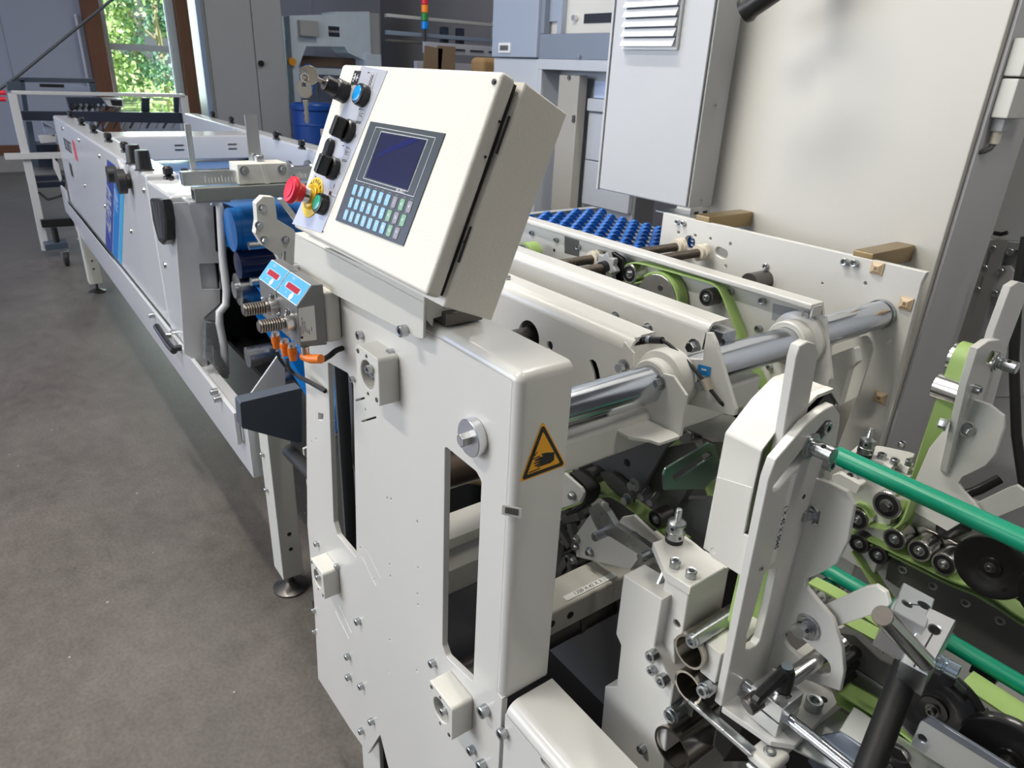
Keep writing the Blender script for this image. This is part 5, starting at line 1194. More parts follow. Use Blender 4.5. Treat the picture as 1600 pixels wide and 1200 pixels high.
# lead screws with ivory flanges
for i, (x, yend, lab) in enumerate(((-1.123, 1.375, 'left dark threaded rod through ivory flanges, between carrier plate and far plate'), (-1.054, 1.375, 'right dark threaded rod ending in the star handwheel beside the lime belt roller'))):
    z = 1.276
    o = thing('lead_screw', lab, 'threaded rod', (x, 1.15, z - .012))
    R = .0105; pr = []
    L = 1.372 - .90; nt_ = 94
    for k in range(nt_): h = .0 + L * k / nt_; pr += [(R - .0012, h), (R, h + L / nt_ * .35), (R, h + L / nt_ * .6), (R - .0012, h + L / nt_ * .95)]
    MB().lathe((x, .90, z), (0, 1, 0), [(0, 0)] + pr + [(0, L)], 16).build('threaded_rod', mat('thread_brown_steel', (.14, .115, .095), .38, .8), o)
    for yy in ((1.072, 1.352) if i == 0 else (1.352,)):
        fl_ = MB().lathe((x, yy, z), (0, 1, 0), [(R, -.004), (R + .008, -.004), (R + .009, 0), (R + .009, .02), (R, .02)], 28).plate([(-.022, -.016), (.022, -.016), (.022, .016), (-.022, .016)], frame((x, yy + .005, z), Vector((.8, 0, .6)), Vector((-.6, 0, .8)), (0, -1, 0)), .012, r=.010).build('ivory_flange', IVORY, o)
        for s in (-1, 1): MB().cyl((x + s * .8 * .016, yy + .004, z + s * .6 * .016), (x + s * .8 * .016, yy - .001 + .005, z + s * .6 * .016), .0035, 12).build('flange_hole', BRASS, fl_)
    if i == 1:
        b = MB(); pts_ = []
        for k in range(48): a = 2 * math.pi * k / 48; rr_ = .030 + .004 * math.cos(8 * a); pts_.append((x + rr_ * math.cos(a), z + rr_ * math.sin(a)))
        b.plate(pts_, PL['Y'](1.045), .014, bev=.002); hwm = b.build('star_handwheel', GREYP, o)
        MB().lathe((x, 1.0449, z), (0, -1, 0), [(R, 0), (.016, 0), (.014, .012), (R, .012)], 24).build('hub', BLACK, hwm)
        MB().plate([(x - .02, 1.25), (x + .036, 1.245), (x + .034, 1.30), (x - .01, 1.31)], PL['Y'](1.065), .01, r=.01).build('black_backplate', BLACK, o)
        q = at(956, 427, Y=1.04); MB().pipe(q, q + Vector((0, -.012, 0)), .006, .003, 16).build('pin', BRIGHT, o)

# blue wheel bed
bd = thing('wheel_conveyor_bed', 'bed of many small blue plastic wheels on grey axles behind the long carrier plate', 'roller bed', (-1.5, 1.6, 1.15))
def whl(b):
    b.lathe((0, 0, -.5), (0, 0, 1), [(.25, 0), (.9, 0), (1, .18), (1, .82), (.9, 1), (.25, 1)], 20)
wme = shared('blue_wheel', lambda b: b.lathe((0, 0, -.008), (0, 0, 1), [(.006, 0), (.019, 0), (.0215, .003), (.0215, .013), (.019, .016), (.006, .016)], 20), BLUEW)
rows = 9; cols = 13; cnt = 0
ax = MB(); extra = MB()
for j in range(rows):
    y = 1.425 + j * .045; x0 = -1.90; x1 = -1.24 if y > 1.5 else -1.02
    ax.cyl((x0, y, 1.198), (x1, y, 1.198), .0045, 10)
    for k in range(cols + 4):
        x = -1.88 + k * .056 + (j % 3) * .0186
        if x > x1 - .01: continue
        if cnt < 100: inst('blue_wheel', wme, bd, (x, y, 1.198), (1, 0, .12)); cnt += 1
ax.build('axle', STEEL, bd)
MB().box((-1.93, 1.40, 1.14), (-1.90, 1.82, 1.21)).box((-1.93, 1.80, 1.14), (-1.24, 1.82, 1.19)).build('bed_frame', GREYP, bd)
MB().box((-1.90, 1.41, 1.10), (-1.24, 1.80, 1.14)).build('bed_floor', mat('bed_dark', (.05, .05, .06), .6), bd)

# ================================================================== LOWER INTERIOR
def beamY(nm, lab, x0, x1, y0, y1, z0, z1, m=CREAM2):
    o = MB().box((x0, y0, z0), (x1, y1, z1), .005, seg=3); return o
lbm = thing('labelled_beam', 'cream lower cross beam with a paper size strip label', 'beam', (-.75, .95, .78))
MB().box((-.718, .502, .795), (-.652, 1.38, .847), .005, seg=3).build('beam_body', mat('shaded_beam_cream', (.48, .46, .41), .45), lbm)  # cream darkened in its colour for the shade inside the machine
la = at(882, 936, Z=.8476); lb_ = at(961, 897, Z=.8476); d = (lb_ - la); L = d.length; d.normalize(); nrm = Vector((-d.y, d.x, 0))
MB().plate([(0, -.006), (L, -.006), (L, .006), (0, .006)], frame(la + Vector((0, 0, .0004)), d, nrm, (0, 0, 1)), .0004, bev=0).build('strip_label', LABEL, lbm)
MB().text('1350 X 42 X 3', frame(la + d * L * .45 + Vector((0, 0, .0007)), d, nrm, (0, 0, 1)), .0105, .0001).build('label_lettering', INK, lbm, smooth=False)
for px, py in ((891, 961), (862, 975)):
    q = at(px, py, X=-.652); MB().lathe(q, (1, 0, 0), [(0, 0), (.007, 0), (.007, .0008), (0, .0008)], 14).build('hole', BLACK, lbm)
tu = thing('dark_cross_tube', 'dark grey round cross tube below the labelled beam', 'tube', (-.75, .95, .74))
MB().cyl((-.70, .44, .745), (-.70, 1.38, .745), .026, 28).build('tube', DSTEEL, tu)
for k in range(9): MB().cyl((-.70, .52 + k * .09, .745), (-.70, .53 + k * .09, .745), .028, 28).build('ring', DGREY, tu)
t2 = thing('inner_cross_tube', 'brown steel cross tube seen through the long slot of the side frame', 'tube', (-1.0, .9, .8))
MB().cyl((-1.02, .5, .92), (-1.02, 1.38, .90), .034, 28).build('tube', mat('brown_oily_steel', (.10, .075, .06), .4, .7), t2)
MB().box((-1.06, .52, .76), (-.98, 1.38, .785), .002).build('angle_rail', CREAM2, t2)
MB().box((-1.06, .52, .66), (-.965, 1.38, .72), .002).build('lower_channel', CREAM2, t2)
hexbolt((-.965, .70, .70), (1, 0, 0), .018, t2)
MB().cyl((-1.35, .55, .80), (-1.0, .9, .8), .016, 16).build('diagonal_rod', BRASS, t2)
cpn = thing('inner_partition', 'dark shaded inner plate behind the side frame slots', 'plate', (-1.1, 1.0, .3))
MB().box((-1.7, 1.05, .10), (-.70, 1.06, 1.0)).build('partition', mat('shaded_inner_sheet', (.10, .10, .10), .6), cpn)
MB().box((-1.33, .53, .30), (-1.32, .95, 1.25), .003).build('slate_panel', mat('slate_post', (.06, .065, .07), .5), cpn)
MB().box((-.60, .80, .14), (-.59, 1.3, .80)).build('inner_shade_sheet', BLACK, cpn)  # black sheet added to keep the lower interior dark
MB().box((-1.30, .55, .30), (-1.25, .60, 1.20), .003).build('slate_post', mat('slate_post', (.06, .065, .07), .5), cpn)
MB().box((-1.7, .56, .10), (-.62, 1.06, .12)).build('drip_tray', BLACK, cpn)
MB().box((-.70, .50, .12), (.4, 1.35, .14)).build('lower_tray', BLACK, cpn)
MB().box((-1.19, .435, .60), (-1.02, .52, .62)).build('slot_ledge', DSTEEL, cpn)
o = MB().tube(curvy([Vector(v) for v in ((-1.17, .50, 1.18), (-1.20, .52, 1.05), (-1.17, .50, .92), (-1.18, .52, .84), (-1.22, .56, .80))]), .005, 8).build('loop_cable', RUBBER, loc=(-1.17, .5, 1.1)); tag(o, 'black cable looping inside the left slot of the side frame', 'cable')

# lower belt unit
lu = thing('lower_belt_unit', 'shaded lower belt unit with lime belts and rollers behind the front column', 'belt unit', (-.7, .85, .95))
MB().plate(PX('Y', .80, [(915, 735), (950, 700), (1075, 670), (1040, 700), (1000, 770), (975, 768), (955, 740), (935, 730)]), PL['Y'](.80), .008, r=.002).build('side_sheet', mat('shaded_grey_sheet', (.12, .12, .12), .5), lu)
q = at(980, 723, Y=.80); MB().lathe(q, (0, -1, 0), [(0, 0), (.007, 0), (.007, .0006), (0, .0006)], 16).build('sheet_hole', BLACK, lu)
P = curvy(bp([(888, 738), (930, 762), (985, 795), (1040, 838), (1070, 862)], .79)); MB().strip(P, (0, .03, 0), .003).build('lime_belt', GREENB, lu)
P = curvy(bp([(870, 800), (910, 785), (945, 776), (965, 782), (1010, 815), (1060, 850)], .775)); MB().strip(P, (0, .03, 0), .003).build('lime_belt', GREENB, lu)
P = curvy(bp([(1040, 690), (1065, 715), (1085, 730), (1100, 760), (1112, 800), (1120, 860)], .95)); MB().strip(P, (0, .03, 0), .003).build('lime_belt', GREENB, lu)
for px, py in ((920, 746), (902, 735), (1024, 812), (883, 765)): roller(lu, px, py, .775, .016, .03, DSTEEL)
b = MB().plate(PX('Y', .785, [(935, 738), (955, 738), (975, 755), (990, 775), (985, 790), (970, 780), (950, 760)]), PL['Y'](.785), .01, r=.004); b.build('pivot_arm', DGREY, lu)
for px, py in ((992, 757), (982, 780)): hexbolt(at(px, py, Y=.785), (0, -1, 0), .016, lu)
for px, py in ((1013, 765), (1027, 773)): q = at(px, py, Y=.80); MB().cyl(q, q + Vector((.01, -.03, 0)), .006, 14).build('stud', BRIGHT, lu)
MB().plate(PX('Y', .82, [(1010, 760), (1040, 700), (1085, 690), (1100, 720), (1060, 790), (1030, 790)]), PL['Y'](.82), .02, r=.006).build('dark_block', DGREY, lu)
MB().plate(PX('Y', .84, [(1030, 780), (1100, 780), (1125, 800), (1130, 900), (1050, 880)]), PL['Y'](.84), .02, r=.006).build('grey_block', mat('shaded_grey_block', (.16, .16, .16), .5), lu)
# slotted blade
bl = thing('slotted_blade', 'slotted grey metal blade with a greenish sheen left of the tall white cover', 'blade', (-.6, .72, 1.1))
M = PL['X'](-.52)
MB().plate(PX('X', -.52, [(1037, 742), (1040, 733), (1108, 692), (1118, 695), (1128, 735), (1100, 765), (1038, 766)]), M, .004, r=.002, holes=[[p[:2] for p in PX('X', -.52, [(1050, 744), (1108, 704), (1114, 712), (1056, 752)])]]).build('blade', mat('blade_steel_green_sheen', (.26, .36, .32), .25, 1.0), bl)  # teal reflection mixed into the grey steel colour
MB().plate(PX('X', -.525, [(1112, 690), (1135, 690), (1135, 720), (1118, 715)]), PL['X'](-.525), .02).build('blade_holder', DSTEEL, bl)
MB().cyl((-.54, .80, 1.12), (-.50, .95, 1.12), .008, 12).build('holder_pin', STEEL, bl)
# arms bottom left of the belts
am = thing('pivot_linkage', 'grey steel pivot arm with two knurled pins above the labelled beam', 'linkage', (-.70, .72, .9))
A_ = PX('Y', .70, [(918, 795), (935, 785), (948, 800), (960, 820), (1000, 845), (1035, 870), (1050, 880), (1040, 888), (990, 862), (955, 840), (935, 832), (925, 812)])
MB().plate(A_, PL['Y'](.70), .012, r=.004).build('arm', STEEL, am)
MB().plate(PX('Y', .735, [(900, 835), (925, 800), (940, 815), (975, 845), (1000, 870), (985, 890), (900, 870)]), PL['Y'](.735), .006, r=.003).build('mount_sheet', CREAM2, am)
MB().plate(PX('Y', .75, [(958, 828), (972, 808), (990, 805), (1035, 848), (1045, 862), (1000, 862)]), PL['Y'](.75), .006, r=.003).build('back_sheet', CREAM, am)
for px, py, L in ((928, 840, .035), (1000, 872, .04)):
    q = at(px, py, Y=.68); MB().cyl(q, q + Vector((0, L, 0)), .0075, 18, ch=.001).build('pin', STEEL, am)
for px, py in ((994, 838), (923, 862), (900, 852), (897, 875), (902, 842)): hexbolt(at(px, py, Y=.735), (0, -1, 0), .012, am)
MB().plate(PX('Y', .72, [(860, 718), (880, 738), (907, 762), (912, 772), (905, 785), (862, 800)]), PL['Y'](.72), .006, r=.006).build('end_cheek', CREAM2, am)
hexbolt(at(896, 774, Y=.72), (0, -1, 0), .012, am)
P = [at(x, y, Y=.74) for x, y in ((890, 740), (905, 752), (916, 765), (916, 778), (908, 790), (885, 805))]; MB().strip(curvy(P), (0, .03, 0), .005).build('black_belt', RUBBER, am)
rnd = random.Random(3)
cl_ = thing('mechanism_cluster', 'dark shaded cluster of levers and rollers left of the pivot arm', 'mechanism', (-.75, .8, .9))
for k in range(9):
    q = at(rnd.uniform(865, 905), rnd.uniform(800, 900), Y=.80 + rnd.uniform(0, .06)); MB().cyl(q, q + Vector((0, .05, 0)), rnd.uniform(.008, .018), 20, ch=.002).build('roller', DSTEEL, cl_)
for k in range(5):
    q = at(rnd.uniform(860, 900), rnd.uniform(800, 890), Y=.80); d = Vector((rnd.uniform(-1, 1), 0, rnd.uniform(-1, 1))).normalized(); MB().box((-.03, -.008, -.008), (.03, .008, .008), .003, M=frame(q, d, (0, 1, 0), d.cross(Vector((0, 1, 0))))).build('lever', DGREY, cl_)
for k in range(7):
    q = at(1065 + rnd.uniform(0, 55), 680 + rnd.uniform(0, 45), Y=.93 + rnd.uniform(0, .04)); MB().cyl(q, q + Vector((.03, .03, 0)), rnd.uniform(.006, .013), 16, ch=.002).build('roller', DSTEEL, cl_)

# ================================================================== FOREGROUND: NEAR BRACKET UNIT (slotted plate X = -0.31)
XB = -.31; YW = .655; ZBASE = .985
nb_ = thing('belt_bracket', 'nearest cream bracket with a slotted plate, a hooked web and a round-ended bar standing up', 'bracket', (XB, .62, ZBASE))
CRB = mat('bracket_cream_paint', (0.66, 0.65, 0.61), 0.33, var=0.05, vscale=6, bump=0.12, bscale=120, coat=.2)
sl = [p[:2] for p in PX('X', XB, [(1297, 657), (1301, 666), (1268, 705), (1216, 766), (1209, 768), (1207, 762), (1255, 700), (1290, 658)])]
s2 = [p[:2] for p in PX('X', XB, [(1196, 893), (1208, 888), (1214, 889), (1203, 940), (1188, 1000), (1182, 1009), (1170, 1015), (1165, 1014), (1168, 990), (1186, 930)])]
ol = PX('X', XB, [(1127, 1104, 0), (1156, 963, 0), (1201, 750, .010), (1212, 719, .014), (1261, 662, .012), (1289, 640, .008), (1303, 633, .010), (1313, 648, .010), (1312, 664, .004), (1297, 745, .003), (1256, 868, 0), (1210, 1060, 0)])
MB().plate(ol, PL['X'](XB), .010, holes=[fillet(sl, .003), fillet(s2, .003)], bev=.0008).build('slotted_plate', CRB, nb_)
bo = PX('X', XB - .012, [(1205, 760, 0), (1222, 690, 0), (1244, 560, .012), (1250, 541, .012), (1262, 534, .012), (1274, 537, .012), (1279, 552, .006), (1259, 658, .0), (1250, 740, 0)])
MB().plate(bo, PL['X'](XB - .012), .010, bev=.0008).build('round_ended_bar', CRB, nb_)
wb = PX('Y', YW, [(1262, 742, 0), (1275, 747, .002), (1300, 757, .004), (1323, 769, .012), (1334, 790, .012), (1324, 845, .014), (1306, 881, .012), (1285, 894, .004), (1259, 905, .006), (1258, 917, .006), (1272, 934, .01), (1300, 967, .02), (1315, 1012, .03), (1318, 1050, .02), (1312, 1080, 0), (1195, 1040, 0), (1215, 960, 0)])
wb = [(a, max(b, ZBASE - .004), c) for a, b, c in wb]
hq = [p[:2] for p in PX('Y', YW, [(1264, 788), (1282, 799), (1277, 824), (1258, 816)])]
def S2(pa_, pb_, r, Y=YW): p, q = at(*pa_, Y=Y), at(*pb_, Y=Y); return slot(p.x, p.z, q.x, q.z, r)
MB().plate(wb, PL['Y'](YW), .007, holes=[fillet(hq, .002), S2((1238, 1002), (1281, 1038), .0128)], bev=.0008).build('hooked_web', CRB, nb_)
am_ = PX('Y', YW + .012, [(1275, 952, 0), (1352, 917, .006), (1368, 915, .010), (1384, 926, .008), (1389, 944, .004), (1383, 953, .003), (1298, 983, 0)])
MB().plate(am_, PL['Y'](YW + .012), .007, bev=.0008).build('side_arm', CRB, nb_)
bs = [p[:2] for p in PX('Z', ZBASE, [(1127, 1104), (1200, 1038), (1300, 1077), (1308, 1098), (1273, 1133), (1243, 1164), (1205, 1158)])]
MB().plate(bs, PL['Z'](ZBASE), .008, r=.003).build('base_foot', CRB, nb_)
capscrew(at(1270, 1106, Z=ZBASE), (0, 0, 1), .020, nb_, m=STEEL, h=.013)
q = at(1287, 1093, Z=ZBASE + .0003); MB().cyl(q, q + Vector((0, 0, .0003)), .0045, 14).build('base_hole', BLACK, nb_)
# weld beads
b = MB()
for k in range(16):
    t = k / 15; q = at(1272 - t * 13, 752 + t * 50 + (20 if k > 8 else 0), Y=YW); b.lathe(q + Vector((0, .002, 0)), (0, -1, 0), [(0, 0), (.006, 0), (.005, .0022), (0, .003)], 10)
b.build('weld_bead', CRB, nb_); b = MB()
for k in range(10):
    q = at(1217 - k * 1.8, 975 + k * 7, Y=YW); b.lathe(q + Vector((0, .002, 0)), (0, -1, 0), [(0, 0), (.006, 0), (.005, .002), (0, .003)], 10)
b.build('weld_bead', CRB, nb_)
# pins and screws
def crosspin(p, d, r, L, par, wr, nm='knurled_pin', m=STEEL):
    p = Vector(p); d = Vector(d).normalized()
    o = MB().lathe(p, d, [(0, 0), (wr, 0), (wr, .002), (wr * .8, .0022), (wr * .8, .004), (r * .9, .0042), (r * .9, .008), (r, .009), (r, L - .001), (r - .001, L), (0, L)], 32).build(nm, m, par)
    F = zframe(p, d)
    for a in (30, 120): 
        v = F.to_3x3() @ Vector((math.cos(math.radians(a)), math.sin(math.radians(a)), 0)); c = p + d * (L * .6) + v * (r - .0004)
        MB().cyl(c, c + v * .0008, r * .3, 14).build('pin_hole', BLACK, o)
    return o
crosspin(at(1266, 696, X=XB), (1, .0, .0), .0085, .026, nb_, .014)
capscrew(at(1290, 668, X=XB) - Vector((.006, 0, 0)), (1, 0, 0), .014, nb_, m=STEEL)
capscrew(at(1298, 699, X=XB), (1, 0, 0), .007, nb_, h=.003); capscrew(at(1289, 723, X=XB), (1, 0, 0), .013, nb_); capscrew(at(1189, 888, X=XB), (1, 0, 0), .0065, nb_, h=.0015)
q = at(1256, 776, X=XB); MB().cyl(q, q + Vector((.0004, 0, 0)), .0028, 10).build('hole', BLACK, nb_)
hexbolt(at(1268, 804, Y=YW + .004), (-.3, -1, .1), .014, nb_, STEEL, h=.9)
crosspin(at(1262, 979, Y=YW), (-.15, -1, 0), .0085, .018, nb_, .0155)
la = at(1240, 742, X=XB); lb_ = at(1206, 880, X=XB); d = (lb_ - la).normalized(); L = (lb_ - la).length; nn = Vector((0, d.z, -d.y)) * -1
lab_ = MB().plate([(0, -.0048), (L, -.0048), (L, .0048), (0, .0048)], frame(la + Vector((.0004, 0, 0)), d, Vector((1, 0, 0)).cross(d), (1, 0, 0)), .0004, bev=0).build('strip_label', LABEL, nb_)
MB().text('( X 45 X 5045', frame(la + d * L * .58 + Vector((.0007, 0, 0)), d, Vector((1, 0, 0)).cross(d), (1, 0, 0)), .0095, .0001).build('label_lettering', INK, lab_, smooth=False)

# tall cover box
cb_ = thing('belt_cover', 'tall cream sheet cover with a sloping top beside the nearest bracket', 'cover', (-.35, .62, 1.16))
x0, x1 = -.375, -.331
prof = [(.571, 1.170, 0), (.571, 1.318, .006), (.607, 1.349, .012), (.638, 1.366, .010), (.668, 1.366, .008), (.690, 1.345, .006), (.690, 1.170, 0)]
pr = fillet(prof, .004)
b = MB()
def cov(t):
    A_ = [t.verts.new((x0, y, z)) for y, z in pr]; B_ = [t.verts.new((x1, y, z)) for y, z in pr]
    n = len(pr)
    for i in range(n - 1): t.faces.new((A_[i], A_[i + 1], B_[i + 1], B_[i]))
    t.faces.new(A_)
    bmesh.ops.recalc_face_normals(t, faces=t.faces[:])
b._add(cov, None); co = b.build('cover_shell', CREAM2, cb_); md = co.modifiers.new('thickness', 'SOLIDIFY'); md.thickness = .003; md.offset = -1; co.modifiers.move(1, 0)
f_ = PX('Y', .5705, [(1120, 745, 0), (1176, 762, 0), (1162, 834, 0), (1174, 840, 0), (1161, 902, .0), (1112, 871, .008), (1103, 855, .006)])
q = at(1114, 861, Y=.57)
MB().plate(f_, PL['Y'](.5705), .003, holes=[circ(q.x, q.z, .0032, 16)]).build('lower_flap', CREAM2, cb_)
MB().plate([(.60, 1.346), (.638, 1.366), (.668, 1.366), (.690, 1.345), (.690, 1.341), (.666, 1.362), (.639, 1.362), (.602, 1.342)], PL['X'](-.3225), .009, bev=.0002).build('top_flap', CREAM2, cb_)
bt = thing('upright_lime_belt', 'lime belt running upright inside the tall cream cover', 'belt', (-.345, .6, 1.0))
P = [Vector((-.347, .630 + .020 * math.cos(a), 1.315 + .020 * math.sin(a))) for a in [math.radians(180 - 180 * i / 14) for i in range(15)]]
MB().strip([Vector((-.347, .606, 1.0))] + P + [Vector((-.347, .650, 1.0))], (.020, 0, 0), .003).build('belt', GREENB, bt)
MB().lathe((-.347, .630, 1.315), (1, 0, 0), [(0, 0), (.0185, 0), (.0185, .022), (0, .022)], 28).build('belt_pulley', BRIGHT, bt)
MB().cyl((-.36, .665, 1.34), (-.325, .665, 1.34), .02, 24).build('inner_roller', BLACK, bt)
for k in range(4): MB().cyl((-.3305, .595, 1.27 - k * .03), (-.3295, .590, 1.27 - k * .03), .004, 10).build('inner_screw', STEEL, bt)

# ---------------------------------------------------------------- near carrier post
cp_ = thing('carrier_post', 'cream carrier post with a hexagonal cap plate and a threaded spindle, front centre right', 'post', (-.42, .6, .75))
YL = .555
lb2 = [p[:2] for p in PX('Y', YL, [(974, 899), (1035, 937), (1022, 1010), (1052, 1072), (1042, 1134), (1035, 1240), (930, 1240), (945, 1073), (963, 1073), (970, 1008), (962, 990)])]
MB().plate(lb2, PL['Y'](YL), .040, bev=.0012).build('left_box', CREAM, cp_)
z0_ = lb2[0][1]; MB().box((-.446, .568, z0_ - .01), (-.426, .588, z0_ + .0004)).build('box_notch', BLACK, cp_)
MB().plate([(.568, z0_ - .01), (.590, z0_ - .01), (.592, 1.099), (.584, 1.099)], PL['X'](-.430), .004).build('galvanised_wedge', GALV, cp_)
XR_ = -.384; YF = .571
bl_ = PX('Y', YF, [(1040, 893), (1077, 920), (1066, 990), (1053, 1000), (1054, 1060), (1018, 1050), (1022, 1010)])
c_ = [tuple(at(x, y, X=XR_)) for x, y in ((1077, 920), (1066, 990))]
q = at(1057, 975, Y=YF)
MB().plate([p[:2] for p in bl_], PL['Y'](YF), .075, bev=.001, holes=[circ(q.x, q.z, .0055, 18)]).build('post_block', CREAM, cp_)
MB().cyl((q.x, YF + .004, q.z), (q.x, YF + .006, q.z), .0055, 16).build('plug', DSTEEL, cp_)
ar = [p[:2] for p in PX('X', XR_ + .0008, [(1101, 963), (1104, 935), (1112, 922), (1122, 920), (1129, 930), (1127, 952)])]
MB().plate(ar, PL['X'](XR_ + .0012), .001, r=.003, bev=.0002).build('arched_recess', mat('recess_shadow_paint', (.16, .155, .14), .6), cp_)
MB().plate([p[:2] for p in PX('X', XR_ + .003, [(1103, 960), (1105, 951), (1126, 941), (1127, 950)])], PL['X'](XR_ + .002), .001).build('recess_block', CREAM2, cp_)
tp = [p[:2] for p in PX('Z', 1.112, [(1020, 847), (1066, 832), (1134, 886), (1079, 918), (1040, 893)])]
MB().plate(tp, PL['Z'](1.112), .012, bev=.001).build('cap_plate', CREAM, cp_)
for px, py in ((1054, 885), (1079, 901)): capscrew(at(px, py, Z=1.112), (0, 0, 1), .0135, cp_, h=.010)
for px, py, d in ((1024, 1022, .016), (1022, 1045, .012), (1040, 1060, .016), (1006, 1168, .012)): capscrew(at(px, py, Y=YL), (0, -1, 0), d, cp_)
def spindle(p, par_lab, s=1.0):
    p = Vector(p); o = thing('threaded_spindle', par_lab, 'spindle', tuple(p), 'threaded spindles on the carrier caps')
    r = .0115 * s
    MB().lathe(p, (0, 0, 1), [(0, 0), (r, 0), (r, .005), (r * .9, .006), (0, .006)], 28).build('rubber_washer', RUBBER, o)
    n1 = MB().lathe(p + Vector((0, 0, .006)), (0, 0, 1), [(0, 0), (r, 0), (r * 1.05, .001), (r * 1.05, .010), (r * .98, .0108), (r * .98, .0118), (r * 1.05, .0125), (r * 1.05, .022), (r * .95, .024), (.0045, .027), (0, .027)], 32).build('lock_nut', STEEL, o)
    for z, a in ((.012, -20), (.024, -75), (.012, -110), (.024, 10)):
        v = Vector((math.cos(math.radians(a)), math.sin(math.radians(a)), 0)); c = p + Vector((0, 0, z)) + v * r * 1.04; MB().cyl(c - v * .001, c + v * .0005, .0022, 12).build('tommy_hole', BLACK, n1)
    prf = []
    for k in range(12): h = k * .0013; prf += [(.0038, h), (.0044, h + .0006)]
    MB().lathe(p + Vector((0, 0, .032)), (0, 0, 1), [(0, 0)] + prf + [(.0035, .0165), (0, .0168)], 16).build('thread', STEEL, o)
    return o
spindle(at(1053, 845, Z=1.112), 'threaded spindle with lock nuts on the nearest carrier post, front centre')
# tubes
tb_ = thing('tube_pair', 'pair of open steel tubes with a thin bar, running back beside the nearest post', 'tube', (-.36, .75, .97))
for x, z, r in ((-.358, 1.037, .0215), (-.350, .988, .0205)):
    MB().pipe((x, .556, z), (x, .72, z), r, r - .003, 40).build('open_tube', mat('nickel_tube', (.50, .46, .41), .24, 1.0, var=.1, vscale=30), tb_)
MB().cyl((-.352, .552, 1.062), (-.352, .70, 1.062), .0085, 20).build('thin_bar', STEEL, tb_); capscrew((-.352, .552, 1.062), (0, -1, 0), .016, tb_, h=.006)
MB().cyl((-.328, .556, 1.003), (-.328, .64, 1.003), .009, 20).build('stub_bar', STEEL, tb_); capscrew((-.328, .556, 1.003), (0, -1, 0), .016, tb_, h=.006)
MB().box((-.345, .565, 1.012), (-.322, .72, 1.058), .002).build('tube_clip', CREAM2, tb_)
for z in (1.025, 1.045): MB().box((-.3218, .60, z), (-.3212, .625, z + .0015)).build('clip_slot', BLACK, tb_)
t3 = thing('lower_tube', 'single wide steel tube at the bottom edge of the photo beside the nearest post', 'tube', (-.35, .75, .88))
MB().pipe((-.352, .55, .885), (-.352, .72, .885), .028, .0245, 40).build('open_tube', MATS['nickel_tube'], t3)
MB().cyl((-.362, .552, .932), (-.362, .70, .932), .010, 20).build('upper_bar', STEEL, t3); capscrew((-.362, .552, .932), (0, -1, 0), .018, t3, h=.006)
MB().box((-.365, .57, .93), (-.345, .70, .965), .002).build('cover_strip', mat('dark_strip_steel', (.12, .12, .11), .3, .8), t3)
MB().box((-.375, .60, .60), (-.36, 1.2, .85), .002).build('under_panel', CREAM2, t3)
# galvanised deflector and tie bar under the base
df_ = thing('deflector_sheet', 'galvanised deflector sheet hanging below the nearest bracket foot', 'sheet', (-.3, .6, .9))
dx = [p[:2] for p in PX('X', -.315, [(1126, 1105), (1147, 1108), (1165, 1130), (1133, 1187), (1115, 1166)])]
MB().plate(dx, PL['X'](-.315), .002).build('deflector', GALV, df_)
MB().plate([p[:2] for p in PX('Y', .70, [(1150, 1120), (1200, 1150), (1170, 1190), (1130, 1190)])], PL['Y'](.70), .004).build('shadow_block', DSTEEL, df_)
tie = thing('tie_strip', 'thin zinc strip running along under the bracket foot', 'strip', (-.27, .56, .975))
MB().box((-.345, .552, ZBASE - .018), (-.255, .566, ZBASE - .010), .003).build('strip', STEEL, tie)
MB().box((-.262, .556, ZBASE - .026), (-.230, .594, ZBASE - .012), .005, seg=4).build('slide_shoe', CREAM2, tie)
capscrew((-.246, .575, ZBASE - .0119), (0, 0, 1), .014, tie, h=.002)
MB().box((-.260, .553, ZBASE - .036), (-.230, .592, ZBASE - .027), .004, seg=3).build('lower_shoe', STEEL, tie)

# ---------------------------------------------------------------- lever clamp
ck = thing('lever_clamp', 'aluminium cross clamp with a black ratchet lever holding two round rods', 'clamp', (-.27, .6, ZBASE))
ZT_ = 1.030
MB().box((-.289, .584, 1.008), (-.248, .625, ZT_), .0015).build('upper_jaw', ALU, ck)
MB().box((-.289, .584, ZBASE + .0005), (-.248, .625, 1.006), .0015).build('lower_jaw', ALU, ck)
MB().box((-.286, .587, 1.005), (-.251, .622, 1.009)).build('jaw_gap', DSTEEL, ck)
hc = Vector((-.262, .602, ZT_))
MB().lathe(hc, (0, 0, 1), [(0, 0), (.011, 0), (.011, .004), (.009, .006), (0, .006)], 28).build('lever_base', BRIGHT, ck)
top = hc + Vector((-.004, .004, .030)); end = at(1182, 1092, Z=top.z - .006)
lv = MB().lathe(hc + Vector((0, 0, .006)), top - hc, [(0, 0), (.009, 0), (.0098, .01), (.0098, .024), (.008, .027), (0, .027)], 28)
M_ = None
d = (end - top); 
dl = d.length; dn = d.normalized(); sd_v = Vector((0, 0, 1)).cross(dn).normalized()
lv.plate([(-.007, -.010), (.012, -.010), (.03, -.006), (dl * .9, -.0075), (dl + .004, -.006), (dl + .005, .002), (dl, .0045), (.008, .0045), (-.007, .0035)], frame(top + sd_v * .0062, dn, dn.cross(sd_v) * (1 if dn.cross(sd_v).z > 0 else -1), sd_v * (1 if dn.cross(sd_v).z > 0 else 1)), .0125, r=.003, bev=.003)
lo = lv.build('lever_handle', BLACK, ck)
MB().lathe(top + Vector((0, 0, .0045)), (0, 0, 1), [(0, 0), (.0062, 0), (.0062, .0012), (0, .0014)], 24).build('lever_cap', mat('cap_grey_blue', (.40, .47, .52), .3, .8), ck)
